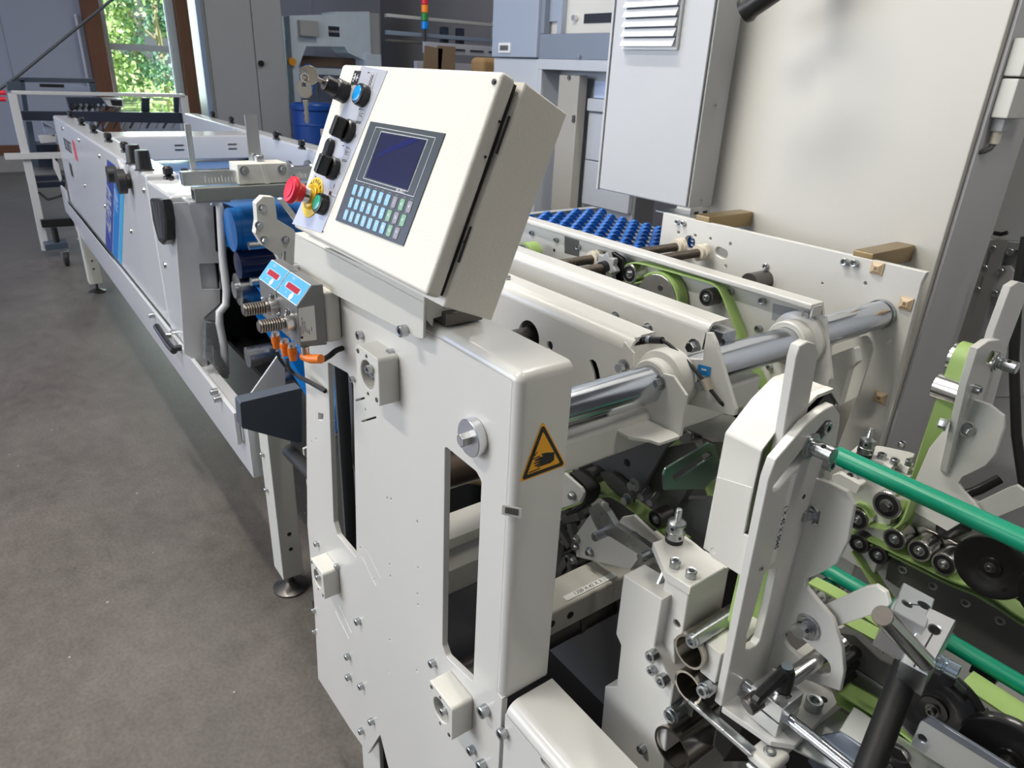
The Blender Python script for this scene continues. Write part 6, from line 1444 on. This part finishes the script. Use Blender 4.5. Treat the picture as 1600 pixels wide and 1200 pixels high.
rx = thing('short_rod', 'ground steel rod clamped lengthwise in the aluminium cross clamp', 'rod', (-.25, .6, 1.0))
p0, p1 = at(1157, 1067, Y=.607), at(1245, 1122, Y=.607); p0.z = p1.z = .9985
MB().cyl((-.309, .607, .999), (-.140, .607, .999), .0072, 24, ch=.001).build('rod', CHROME, rx)
ry = thing('cross_rod', 'dark-ended steel rod passing from the clamp through the slot of the hooked web', 'rod', (-.28, .65, 1.0))
MB().cyl((-.279, .566, 1.0165), Vector((-.279, .566, 1.0165)) + Vector((.018, .089, .030)) * 1.5, .0100, 28, ch=.001).build('rod', BRIGHT, ry)
MB().cyl(Vector((-.279, .5655, 1.0163)), Vector((-.279, .5655, 1.0163)) + Vector((.018, .089, .030)) * .19, .0103, 28, ch=.001).build('rod_end', DSTEEL, ry)

# ================================================================== SECOND UNIT (about 0.45 m behind)
Y2 = 1.045
sb = thing('belt_bracket', 'farther cream bracket with a round-ended bar and hooked web at the right edge', 'bracket', (XB, 1.06, 1.0))
ol = PX('X', XB, [(1487, 746, 0), (1480, 738, 0), (1520, 560, .010), (1530, 540, .012), (1553, 531, .01), (1565, 533, .010), (1572, 546, .01), (1566, 575, .01), (1546, 640, .004), (1497, 745, .002)])
ol = PX('X', XB, [(1485, 748, .002), (1479, 738, .002), (1510, 604, .0), (1528, 545, .012), (1545, 533, .012), (1563, 531, .010), (1574, 548, .012), (1569, 570, .008), (1552, 632, .006), (1500, 738, .003)])
q = at(1547, 558, X=XB); p_ = at(1556, 561, X=XB); q4 = at(1558, 578, X=XB)
MB().plate(ol, PL['X'](XB), .010, holes=[slot(q.y, q.z, p_.y + .01, p_.z - .002, .009)], bev=.0008).build('slotted_plate', CRB, sb)
bo = PX('X', XB - .012, [(1530, 600, 0), (1553, 520, 0), (1580, 448, .012), (1592, 440, .014), (1606, 444, .012), (1606, 458, .008), (1575, 540, .0), (1560, 600, 0)])
MB().plate(bo, PL['X'](XB - .012), .010, bev=.0008).build('round_ended_bar', CRB, sb)
wb = PX('Y', Y2, [(1452, 700, 0), (1500, 640, 0), (1516, 623, .004), (1545, 632, .008), (1568, 650, .012), (1569, 668, .01), (1555, 710, .012), (1540, 728, .012), (1503, 746, .008), (1497, 756, .006), (1503, 766, .006), (1520, 784, .004), (1532, 800, 0), (1480, 830, 0), (1428, 800, 0), (1425, 762, .004)])
hq = [p[:2] for p in PX('Y', Y2, [(1506, 655), (1522, 661), (1516, 685), (1500, 680)])]
MB().plate(wb, PL['Y'](Y2), .007, holes=[fillet(hq, .003)], bev=.0008).build('hooked_web', CRB, sb)
am2 = PX('Y', Y2 + .012, [(1500, 798, 0), (1575, 762, .004), (1588, 758, .010), (1602, 768, .01), (1615, 785, 0), (1550, 812, 0)])
MB().plate(am2, PL['Y'](Y2 + .012), .007, bev=.0008).build('side_arm', CRB, sb)
crosspin(at(1557, 566, X=XB), (1, 0, 0), .0085, .026, sb, .014)
capscrew(at(1522, 607, X=XB), (1, 0, 0), .013, sb)
hexbolt(at(1508, 670, Y=Y2 - .004), (.9, -.45, 0), .014, sb); hexbolt(at(1480, 664, X=XB - .011), (-1, -.2, 0), .014, sb)
b = MB()
for k in range(6): b.lathe(at(1494 - k * 2, 690 + k * 9, Y=Y2) + Vector((0, .002, 0)), (0, -1, 0), [(0, 0), (.005, 0), (.004, .002), (0, .003)], 10)
b.build('weld_bead', CRB, sb)
# belt and pulleys of the second unit
b2 = thing('upright_lime_belt', 'bright lime belt rising over two steel rollers at the right edge', 'belt', (-.35, 1.0, 1.1))
def cylX(px, py, X, r, L, m, nm, par): p = at(px, py, X=X); return MB().lathe(p, (1, 0, 0), [(r * .6, 0), (r, 0), (r, L), (0, L)], 36).build(nm, m, par), p
xr = -.372
_, pc = cylX(1489, 556, xr, .0215, .055, BRIGHT, 'top_roller', b2)
_, pd = cylX(1464, 602, xr, .0195, .055, BRIGHT, 'second_roller', b2)
t1 = at(1486, 530, X=xr + .02); 
topc = Vector((xr + .014, pc.y, pc.z))
P = [at(1408, 800, Y=1.02), at(1420, 740, Y=1.015), at(1448, 640, Y=.985)]
P = []
for a in [math.radians(185 - 175 * i / 14) for i in range(15)]: P.append(topc + Vector((0, .0235 * math.cos(a), .0235 * math.sin(a))))
down = [Vector((topc.x, topc.y - .0235, z)) for z in (1.27, 1.20, 1.14, 1.06)]
lowv = [Vector((topc.x + .0, topc.y + .0235, z)) for z in (1.27, 1.15, 1.06)]
wv_ = .045; xb0 = xr + .006
prs = [(Vector((p.x * 0 + xb0, p.y, p.z)), Vector((wv_, 0, 0))) for p in P]
dn_ = []
for k in range(1, 15):
    t = k / 14; z = 1.305 - .33 * t; a_ = math.radians(72) * t; y = topc.y - .0235 - .01 * t; cx_ = xb0 + wv_ / 2 - .004 * t
    v_ = Vector((math.cos(a_), math.sin(a_), 0)) * wv_ * (1 - .25 * t); dn_.append((Vector((cx_, y, z)) - v_ / 2, v_))
prs = dn_[::-1] + prs + [(Vector((xb0, topc.y + .0235, z)), Vector((wv_, 0, 0))) for z in (1.27, 1.15, 1.06)]
def tw(t):
    R_ = []
    for i, (p, v_) in enumerate(prs):
        q0_ = prs[max(i - 1, 0)][0]; q1_ = prs[min(i + 1, len(prs) - 1)][0]; n_n = (q1_ - q0_).cross(v_).normalized() * .0015
        R_.append([t.verts.new(q) for q in (p + n_n, p + v_ + n_n, p + v_ - n_n, p - n_n)])
    for a, b__ in zip(R_, R_[1:]):
        for i in range(4): t.faces.new((a[i], a[(i + 1) % 4], b__[(i + 1) % 4], b__[i]))
    t.faces.new(R_[0][::-1]); t.faces.new(R_[-1]); bmesh.ops.recalc_face_normals(t, faces=t.faces[:])
MB()._add(tw, None).build('belt', GREENB, b2)

# second post cap with spindle
p2 = thing('carrier_post', 'farther cream carrier post with a star-shaped cap plate behind the upper teal rod', 'post', (-.40, 1.06, 1.0))
tp = [p[:2] for p in PX('Z', 1.124, [(1329, 705), (1343, 693), (1380, 697), (1422, 706), (1430, 709), (1427, 714), (1416, 716), (1428, 725), (1420, 731), (1403, 722), (1393, 731), (1380, 722), (1329, 708)])]
MB().plate(tp, PL['Z'](1.124), .012, bev=.001).build('cap_plate', CREAM, p2)
for px, py, d in ((1377, 716, .0135), (1408, 698, .012), (1397, 725, .013), (1418, 727, .010)): capscrew(at(px, py, Z=1.124), (0, 0, 1), d, p2, h=.009)
MB().box((-.445, 1.035, .93), (-.36, 1.09, 1.111), .002).build('post_block', CREAM, p2)
MB().plate([p[:2] for p in PX('Y', 1.0, [(1317, 728), (1340, 738), (1340, 755), (1330, 758), (1316, 750)])], PL['Y'](1.0), .01, r=.003).build('steel_clip', STEEL, p2)
q = at(1327, 744, Y=.999); MB().cyl(q, q + Vector((0, -.001, 0)), .005, 14).build('clip_hole', BLACK, p2)
MB().plate([p[:2] for p in PX('Y', .99, [(1300, 742), (1312, 740), (1345, 758), (1338, 772), (1300, 756)])], PL['Y'](.99), .02, r=.003).build('side_block', CREAM2, p2)
MB().box((-.47, 1.06, .80), (-.40, 1.09, 1.0), .01).build('lower_block', CREAM2, p2)
spindle(at(1350, 712, Z=1.124), 'threaded spindle with lock nuts on the farther post, above the teal rod')

# rounded cream housing and transport rollers
YR = 1.04
rh = thing('roller_beam', 'dark grey belt beam with bearing rollers under the farther bracket', 'belt beam', (-.2, 1.06, .95))
MB().plate(PX('Y', 1.075, [(1345, 825, 0), (1420, 800, .02), (1455, 778, .03), (1500, 778, .03), (1540, 795, .03), (1545, 850, 0), (1560, 1000, 0), (1380, 1000, 0)]), PL['Y'](1.075), .02, bev=.004).build('cream_housing', CREAM2, rh)
MB().plate(PX('Y', YR + .01, [(1390, 866, .004), (1440, 885, 0), (1600, 976, 0), (1700, 1030, 0), (1700, 1110, 0), (1560, 1035, 0), (1500, 1000, 0), (1450, 950, .01), (1383, 905, .004)]), PL['Y'](YR + .01), .014, bev=.001).build('dark_side_plate', DGREY, rh)
for px, py in ((1411, 890), (1458, 915), (1509, 942), (1563, 970)):
    capscrew(at(px, py, Y=YR + .01), (0, -1, 0), .015, rh, h=.002)
MB().plate(PX('Y', YR + .012, [(1398, 822, .003), (1441, 823, .004), (1497, 850, .004), (1498, 866, .004), (1490, 885, .004), (1470, 885, 0), (1400, 850, 0)]), PL['Y'](YR + .012), .003).build('roller_plate', mat('roller_plate_steel', (.42, .40, .36), .28, 1.0), rh)
capscrew(at(1464, 848, Y=YR + .009), (0, -1, 0), .014, rh)
for px, py, r in ((1385, 790, .0225), (1339, 812, .019), (1341, 850, .0165), (1371, 868, .0155), (1397, 843, .0175), (1436, 861, .0175), (1474, 882, .0175)):
    roller(rh, px, py, YR - .025, r, .032, BRIGHT if r > .0165 else DSTEEL)
hexbolt(at(1384, 792, Y=YR - .026), (0, -1, 0), .016, rh, DSTEEL, washer=False, h=.3)
YB2 = YR - .022
lb2_ = thing('lime_belt', 'lime belts running along the farther roller beam below the teal rod', 'belt', (-.2, YB2, 1.0))
def sbelt(par, pts, Y, w, nm='belt', m=GREENB, th=.003): return MB().strip(curvy(bp(pts, Y)), (0, w, 0), th).build(nm, m, par)
sbelt(lb2_, [(1330, 812), (1345, 818), (1375, 826), (1395, 826), (1410, 812), (1422, 780)], YB2, .028)
sbelt(lb2_, [(1320, 790), (1345, 792), (1360, 810)], YB2, .028)
sbelt(lb2_, [(1325, 832), (1360, 846), (1400, 866), (1440, 885), (1480, 905), (1540, 928), (1600, 968), (1690, 1010)], YB2, .030)
sbelt(lb2_, [(1325, 838), (1360, 852), (1400, 872), (1440, 892), (1480, 912), (1540, 938), (1600, 978), (1690, 1022)], YB2 + .002, .030, m=GREENE)
sbelt(lb2_, [(1330, 862), (1345, 885), (1360, 910), (1385, 945), (1420, 975)], YB2, .028)
for i, (px, py, Y, r, lab) in enumerate(((1547, 887, 1.0, .047, 'large black grooved disc on the farther roller beam'), (1650, 935, .99, .045, 'black disc cut by the right edge beside the larger disc'),
        (1457, 1110, .70, .051, 'large black disc low down behind the black post'), (1575, 1192, .68, .046, 'black disc at the bottom right corner beside the galvanised cover'))):
    c = at(px, py, Y=Y); o = thing('pressure_disc', lab, 'disc', tuple(c), 'black pressure discs')
    MB().lathe(c, (0, -1, 0), [(0, -.012), (r * .9, -.012), (r, -.009), (r, -.004), (r * .965, 0), (r * .9, .001), (r * .45, -.003), (r * .30, -.0035), (r * .28, -.001), (r * .16, -.001), (0, -.001)], 64).build('disc', BLKPOL, o)
    MB().cyl(c + Vector((0, .012, 0)), c + Vector((0, .05, 0)), .008, 16).build('axle', STEEL, o)
    capscrew(c + Vector((0, .0005, 0)), (0, -1, 0), .0095, o, m=DSTEEL, washer=True)
    q = c + Vector((r * .5, -.0005, -r * .45)); MB().cyl(q, q + Vector((0, -.0015, 0)), .0025, 10).build('rivet', BLKPOL, o)
o = MB().cyl((-.27, 1.10, 1.053), (.3, 1.10, 1.053), .010, 24).build('guide_bar', GALV, loc=(-.1, 1.10, 1.053)); tag(o, 'grey steel bar running behind the large black disc', 'bar')
o = MB().cyl(at(1470, 832, Y=1.06), at(1512, 815, Y=1.06), .014, 18, ch=.004).build('black_stub', BLACK, loc=tuple(at(1470, 832, Y=1.06))); tag(o, 'short black stub behind the roller plate', 'stub')
o = MB().tube([at(1510, 772, Y=1.12), at(1530, 765, Y=1.13), at(1562, 748, Y=1.15)], .0075, 14).build('clamp_lever', BLACK, loc=tuple(at(1510, 772, Y=1.12))); tag(o, 'black lever handle above the arm of the farther bracket', 'handle')
# teal rods
for i, (z, r, xa, lab) in enumerate(((1.201, .0125, -.385, 'upper teal green round rod running to the right edge'), (1.029, .0105, -.385, 'lower teal green round rod passing behind the aluminium clamp block'))):
    o = MB().cyl((xa, .85, z), (.35, .85, z), r, 32, ch=.001).build('teal_rod', TEAL, loc=(0, .85, z)); tag(o, lab, 'rod', 'teal green rods')
o = MB().box((-.16, .846, 1.008), (-.132, .862, 1.022)).box((-.150, .850, .90), (-.142, .858, 1.010)).build('rod_bracket', BLACK, loc=(-.15, .85, 1.0)); tag(o, 'black T-shaped bracket under the lower teal rod', 'bracket')

# near lower beams and belts
YN = .73
nbm = thing('belt_beam', 'near dark grey belt beam curving under the aluminium clamp block', 'belt beam', (-.15, .74, .98))
MB().plate(PX('Y', YN, [(1290, 985, 0), (1335, 992, .01), (1375, 1030, .02), (1440, 1060, .02), (1480, 1080, .02), (1540, 1130, .02), (1600, 1172, 0), (1700, 1240, 0), (1600, 1260, 0), (1440, 1180, 0), (1400, 1110, .01), (1300, 1050, 0)]), PL['Y'](YN), .012, bev=.001).build('side_plate', DGREY, nbm)
MB().plate(PX('Y', YN - .003, [(1318, 1035, 0), (1385, 1078, 0), (1385, 1083, 0), (1318, 1042, 0)]), PL['Y'](YN - .003), .003).build('edge_rib', mat('rib_grey', (.16, .155, .15), .4), nbm)
for px, py in ((1334, 1017),): capscrew(at(px, py, Y=YN), (0, -1, 0), .015, nbm, h=.002)
q = at(1316, 1045, Y=YN - .02); 
for k in range(3): MB().cyl(at(1316 - k * 3, 1035 + k * 16, Y=YN - .03), at(1316 - k * 3, 1035 + k * 16, Y=YN - .03) + Vector((0, .03, 0)), .008, 16).build('small_roller', BLKPOL, nbm)
lb3 = thing('lime_belt', 'lime belts of the near belt beam, seen around the aluminium clamp', 'belt', (-.2, YN, .98))
sbelt(lb3, [(1262, 912), (1300, 932), (1345, 962), (1400, 1000), (1470, 1045)], .80, .022)
sbelt(lb3, [(1300, 965), (1350, 992), (1400, 1020), (1440, 1040)], .76, .025)
sbelt(lb3, [(1305, 1082), (1345, 1105), (1400, 1140), (1450, 1180), (1500, 1220)], .70, .035)
sbelt(lb3, [(1500, 1070), (1560, 1110), (1620, 1150), (1700, 1200)], .80, .035)
sbelt(lb3, [(1300, 1095), (1340, 1120), (1400, 1165)], .70, .03)
MB().pipe(at(1278, 930, Y=.82), at(1278, 930, Y=.82) + Vector((0, .04, 0)), .016, .012, 24).build('roller', BRIGHT, lb3)
bk = thing('back_panel', 'plain cream panel behind the lower teal rod on the right', 'panel', (-.1, 1.0, .8))
MB().box((-.33, 1.10, .70), (.5, 1.11, .96), .002).build('panel', CREAM2, bk)
# galvanised cover bottom right
gc = thing('galvanised_cover', 'folded white galvanised cover sheet at the bottom right', 'cover', (-.2, .63, .9))
Zg = .980
g1 = [p[:2] for p in PX('Z', Zg + .012, [(1334, 1104), (1348, 1112), (1372, 1130), (1600, 1262), (1560, 1300), (1312, 1140)])]
MB().plate(g1, PL['Z'](Zg + .012), .003).build('top_sheet', mat('bright_zinc_sheet', (.80, .82, .80), .35, .8, var=.08, vscale=20), gc)
g2 = [p[:2] for p in PX('Z', Zg - .01, [(1273, 1136), (1310, 1108), (1326, 1118), (1312, 1142), (1360, 1175), (1330, 1215), (1240, 1170)])]
MB().plate(g2, PL['Z'](Zg - .01), .003).build('tray_sheet', GALV, gc)
g3 = [p[:2] for p in PX('Y', .64, [(1312, 1144), (1362, 1178), (1410, 1230), (1300, 1240), (1262, 1190), (1280, 1150)])]
MB().plate(g3, PL['Y'](.64), .003).build('front_sheet', mat('blue_grey_zinc', (.34, .38, .46), .3, .9), gc)
MB().plate([p[:2] for p in PX('Z', Zg + .0125, [(1380, 1160), (1408, 1172), (1425, 1200), (1395, 1200), (1375, 1180)])], PL['Z'](Zg + .0128), .001).build('cut_out', BLACK, gc)
q = at(1402, 1178, Z=Zg + .013); MB().lathe(q, (0, 0, 1), [(.010, 0), (.013, 0), (.013, .002), (.010, .002), (.010, 0)], 28).build('ring', BRIGHT, gc)
gb = thing('galvanised_channel', 'galvanised channel with a round hole in front of the lower black discs', 'channel', (-.1, .66, .95))
h_ = at(1441, 1154, Y=.655)
MB().plate([p[:2] for p in PX('Y', .655, [(1437, 1128), (1450, 1120), (1600, 1218), (1600, 1280), (1422, 1165)])], PL['Y'](.655), .003, holes=[circ(h_.x, h_.z, .0045, 16)]).build('front_web', GALV, gb)
MB().plate([p[:2] for p in PX('Y', .652, [(1440, 1126), (1452, 1120), (1600, 1212), (1600, 1225)])], PL['Y'](.652), .004).build('top_edge', mat('zinc_edge_dark', (.2, .22, .26), .3, .8), gb)

# ---------------------------------------------------------------- black post, clamp blocks and steel rod (closest)
cc = thing('cross_clamp', 'polished aluminium double clamp block joining the steel rod to the black post', 'clamp', tuple(at(1450, 1010, D=.8)))
def camframe(px, py, D, e1, e2):
    """local frame from three picked points (origin, along x, along y)"""
    o = at(px, py, D=D); a = at(*e1[:2], D=e1[2]) - o; c = at(*e2[:2], D=e2[2]) - o
    x = a.normalized(); z = x.cross(c).normalized(); y = z.cross(x)
    return frame(o, x, y, z), a.length, c.dot(y)
F1, w1, h1 = camframe(1407, 1032, .655, (1450, 1055, .64), (1461, 953, .685))
kh = slot(w1 * .50, h1 * .10 - .02, w1 * .52, h1 * .62, .0011, 4)
cB = MB().plate([(0, 0), (w1, 0), (w1 * 1.02, h1), (0, h1)], F1, .040, holes=[circ(w1 * .52, h1 * .70, .0052, 28)], bev=.001).build('right_block', ALU, cc)
q = F1 @ Vector((w1 + .0005, h1 * .42, -.018)); xd = F1.to_3x3() @ Vector((1, 0, 0))
MB().lathe(q, xd, [(0, 0), (.0078, 0), (.0078, .005), (.0065, .006), (.0065, .007), (.0075, .008), (.0075, .018), (.0068, .019), (.004, .019), (.004, .015), (0, .015)], 28).build('clamp_screw', mat('blue_zinc_screw', (.50, .60, .68), .2, 1.0), cB)
F2, w2, h2 = camframe(1395, 953, .680, (1440, 978, .667), (1441, 925, .718))
cA = MB().plate([(0, 0), (w2 * 1.15, 0), (w2 * 1.15, h2), (0, h2)], F2, .048, holes=[circ(w2 * .88, h2 * .62, .0075, 28), circ(w2 * .36, h2 * .40, .0048, 24)], bev=.001).build('left_block', ALU, cc)
MB().plate(slot(w2 * .45, h2 * .44, w2 * .78, h2 * .57, .0008, 4), F2 @ Matrix.Translation((0, 0, .0002)), .0003, bev=0).build('clamp_slit', BLACK, cA)
MB().plate(slot(w1 * .48, .001, w1 * .52, h1 * .62, .0008, 4), F1 @ Matrix.Translation((0, 0, .0002)), .0003, bev=0).build('clamp_slit', BLACK, cB)
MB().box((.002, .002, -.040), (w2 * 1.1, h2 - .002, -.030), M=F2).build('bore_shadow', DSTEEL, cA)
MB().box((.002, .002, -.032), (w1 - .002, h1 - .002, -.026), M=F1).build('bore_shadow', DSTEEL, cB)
sr = thing('clamp_rod', 'steel rod with a dark round end pointing left out of the aluminium block', 'rod', tuple(at(1420, 1000, D=.74)))
ra_, rb2 = at(1379, 962, D=.56), at(1446, 1034, D=.64)
MB().cyl(ra_, rb2, .0084, 36, ch=.0008).lathe(rb2, rb2 - ra_, [(.0084, 0), (.007, .004), (.004, .006), (0, .007)], 36).build('rod', BRIGHT, sr)
MB().lathe(ra_, ra_ - rb2, [(0, 0), (.0084, 0), (.008, .0006), (0, .0006)], 36).build('rod_end', mat('sawn_dark_end', (.09, .08, .07), .5, .6, var=.3, vscale=60, stretch=(1, 8, 1)), sr)
bp_ = thing('clamp_post', 'matte black round post rising from the bottom edge to the clamp block', 'post', tuple(at(1370, 1150, D=.78)))
MB().cyl(at(1336, 1260, D=.62), at(1418, 1040, D=.69), .0125, 36).build('post', mat('satin_black_post', (.008, .008, .008), .55, spec=.3), bp_)
bk2 = MB().cyl(at(1480, 1062, D=.70), at(1528, 1110, D=.735), .0075, 24).build('post', BLACK, bp_); bk2.name = 'rear_rod'
crosspin(at(1525, 1108, D=.732), at(1545, 1122, D=.75) - at(1525, 1108, D=.732), .0082, .018, bp_, .0075, 'pierced_knob', mat('worn_steel_knob', (.34, .29, .24), .35, 1.0))

# bottom blue bracket under clamp
o = thing('blue_block', 'small bluish anodised block at the bottom edge under the black post', 'block', tuple(at(1330, 1190, D=.85)))
MB().box((-.185, .590, .90), (-.160, .62, .935), .002).build('block', mat('anodised_blue_grey', (.22, .30, .50), .25, .8), o)


# ================================================================== DIGITAL POSITION COUNTERS
XK = -1.0
pr0 = PX('X', XK, [(464, 479), (487, 446), (499, 448), (511, 535), (470, 543)])
Yf = pr0[0][0]; x1 = at(432, 458, Y=Yf).x; x2 = at(405, 443, Y=Yf).x
pr0 = [(Yf, pr0[0][1]), (pr0[1][0], pr0[1][1]), (.392, pr0[1][1] - .001), (.392, pr0[3][1] - .004), (Yf, pr0[4][1])]
dv = Vector((0, pr0[1][0] - pr0[0][0], pr0[1][1] - pr0[0][1])); DLn = dv.length; dv.normalize(); dnrm = Vector((0, -dv.z, dv.y))
DB_ = mat('display_face_blue', (.10, .40, .78), .35); DR_ = mat('display_red', (.42, .03, .05), .3)
for i, (xa, xb_, lab) in enumerate(((x1, XK, 'front grey digital position counter with a rating plate on its end face'), (x2, x1 - .001, 'rear grey digital position counter, behind its twin with the rating plate'))):
    o = thing('position_counter', lab, 'counter', ((xa + xb_) / 2, .37, pr0[4][1]), 'digital position counters')
    MB().plate(pr0, PL['X'](xb_), xb_ - xa - .0006, r=.0015, bev=.0012).build('housing', GUNM, o)
    Fd = frame((xa + .001, pr0[0][0], pr0[0][1]), (1, 0, 0), dv, dnrm) @ Matrix.Translation((0, 0, .0006)); w = xb_ - xa - .002
    f = MB().plate([(0, .0), (w, .0), (w, DLn), (0, DLn)], Fd, .0008, r=.002, bev=.0001).build('display_border', WINK, o)
    MB().plate([(.0012, .0012), (w - .0012, .0012), (w - .0012, DLn - .0012), (.0012, DLn - .0012)], Fd @ Matrix.Translation((0, 0, .0003)), .0004, r=.0015, bev=0).build('display_face', DB_, o)
    MB().plate([(w * .14, DLn * .42), (w * .24, DLn * .34), (w * .76, DLn * .34), (w * .86, DLn * .42), (w * .86, DLn * .58), (w * .76, DLn * .66), (w * .24, DLn * .66), (w * .14, DLn * .58)], Fd @ Matrix.Translation((0, 0, .0005)), .0003, r=.001, bev=0).build('window_border', mat('window_pale_blue', (.35, .55, .75), .35), o)
    MB().plate([(w * .22, DLn * .38), (w * .78, DLn * .38), (w * .78, DLn * .62), (w * .22, DLn * .62)], Fd @ Matrix.Translation((0, 0, .0007)), .0003, bev=0).build('digit_window', DR_, o)
    b = MB(); b.text('SIKO' if 0 else 'HLC', Fd @ Matrix.Translation((w * .32, DLn * .84, .0005)), DLn * .16, .0001)
    b.text('>', Fd @ Matrix.Translation((w * .36, DLn * .20, .0005)), DLn * .2, .0001); b.plate(circ(w * .62, DLn * .19, w * .07, 16), Fd @ Matrix.Translation((0, 0, .0007)), .0002, bev=0)
    b.build('display_print', WINK, o, smooth=False)
    xs = (xa + xb_) / 2 + .002; zs = pr0[4][1] + .030 
    p = at((457, 432)[i], (502, 477)[i], Y=Yf); xs, zs = p.x, p.z; ty = at((402, 378)[i], (508, 487)[i], X=xs).y
    prf = []; L = Yf - ty; n = 9
    for k in range(n): h = .018 + (L - .020) * k / n; dd = (L - .020) / n; prf += [(.0078, h), (.0105, h + dd * .2), (.0105, h + dd * .6), (.0078, h + dd * .8)]
    MB().lathe((xs, Yf, zs), (0, -1, 0), [(0, 0), (.0085, 0), (.0085, .016)] + prf + [(.008, L - .001), (0, L)], 28).build('threaded_spindle', mat('spindle_steel', (.34, .31, .28), .3, 1.0), o)
    c = MB().lathe((xs, Yf, zs), (0, -1, 0), [(.0088, 0), (.0155, 0), (.0155, .013), (.0145, .014), (.0088, .014)], 32).build('clamp_collar', BRIGHT, o)
    capscrew((xs + .002, Yf - .007, zs + .0152), (.1, 0, 1), .008, c)
    hexbolt((xs - .008, Yf - .018, zs + .011), (-.5, -.2, 1), .005, c, washer=False)
    # orange plugs
    for k in range(1 if i else 2):
        px, py = ((430, 519), (444, 530), (456, 537))[(0 if i else 1 + k)]
        q = at(px, py, Z=pr0[4][1] + .001)
        MB().cyl(q, q - Vector((0, 0, .006)), .0065, 18).build('socket', BRIGHT, o)
        MB().lathe(q - Vector((0, 0, .006)), (0, 0, -1), [(0, 0), (.0075, 0), (.0075, .006), (.0068, .0065), (.0075, .007), (.0075, .012), (.0065, .013), (.0065, .016), (.0055, .022), (0, .022)], 20).build('orange_plug', ORANGE, o)
    if i == 0:
        st = MB().plate([p[:2] for p in PX('X', XK + .0004, [(466, 482), (491, 477), (495, 531), (470, 534)])], PL['X'](XK + .0004), .0004, r=.001, bev=0).build('rating_plate', LABEL, o)
        Fs = frame(at(478, 508, X=XK + .0008), (0, 0, 1), (0, -1, 0), (1, 0, 0)); b = MB()
        for k, (tx, off, ln) in enumerate((('Rating data', .009, -.012), ('Article number 410', .0055, -.004), ('Interface SSI', .002, -.006), ('24 V', -.0015, -.014), ('IP 53', -.005, -.016), ('www', -.0085, -.012))):
            b.text(tx, Fs @ Matrix.Translation((ln + .004, off, 0)), .0034, .00005)
        b.plate([(-.021, .006), (-.017, .006), (-.017, .010), (-.021, .010)], Fs, .0001, bev=0)
        b.build('rating_print', INK, st, smooth=False)
        MB().box((XK - .09, .392, pr0[4][1] - .002), (XK - .001, Y0 - .0008, pr0[1][1] - .014), .006, seg=3).build('mounting_block', CREAM2, o)
        q = at(476, 541, Z=pr0[4][1] + .001)
        MB().cyl(q, q - Vector((0, 0, .012)), .0068, 18).build('socket', BRIGHT, o)
        q2 = q - Vector((0, 0, .018)); e = q2 + Vector((.034, .012, .006))
        MB().tube([q2 + Vector((-.008, 0, -.001)), q2, q2 + Vector((.012, .004, .0)), e], .0072, 16).build('elbow_plug', ORANGE, o)
cpts = lambda ps: curvy([at(x, y, Y=yy) for x, y, yy in ps])
for nm, ps, lab in (('signal_cable', ((433, 548, .375), (437, 560, .38), (448, 574, .39), (465, 588, .40), (485, 599, .41), (508, 612, .415)), 'black cable from the rear counter plug down into the side frame hole'),
                    ('signal_cable', ((449, 562, .375), (452, 575, .385), (462, 585, .395), (480, 594, .405), (509, 610, .418)), 'black cable from the front counter plug down into the side frame hole'),
                    ('signal_cable', ((505, 562, .39), (515, 556, .395), (525, 548, .405), (535, 544, .418)), 'short black cable from the orange elbow plug to the side frame')):
    P = cpts(ps); o = MB().tube(P, .0032 if 'short' not in lab else .0045, 10).build(nm, RUBBER, loc=tuple(P[0])); tag(o, lab, 'cable', 'counter cables')
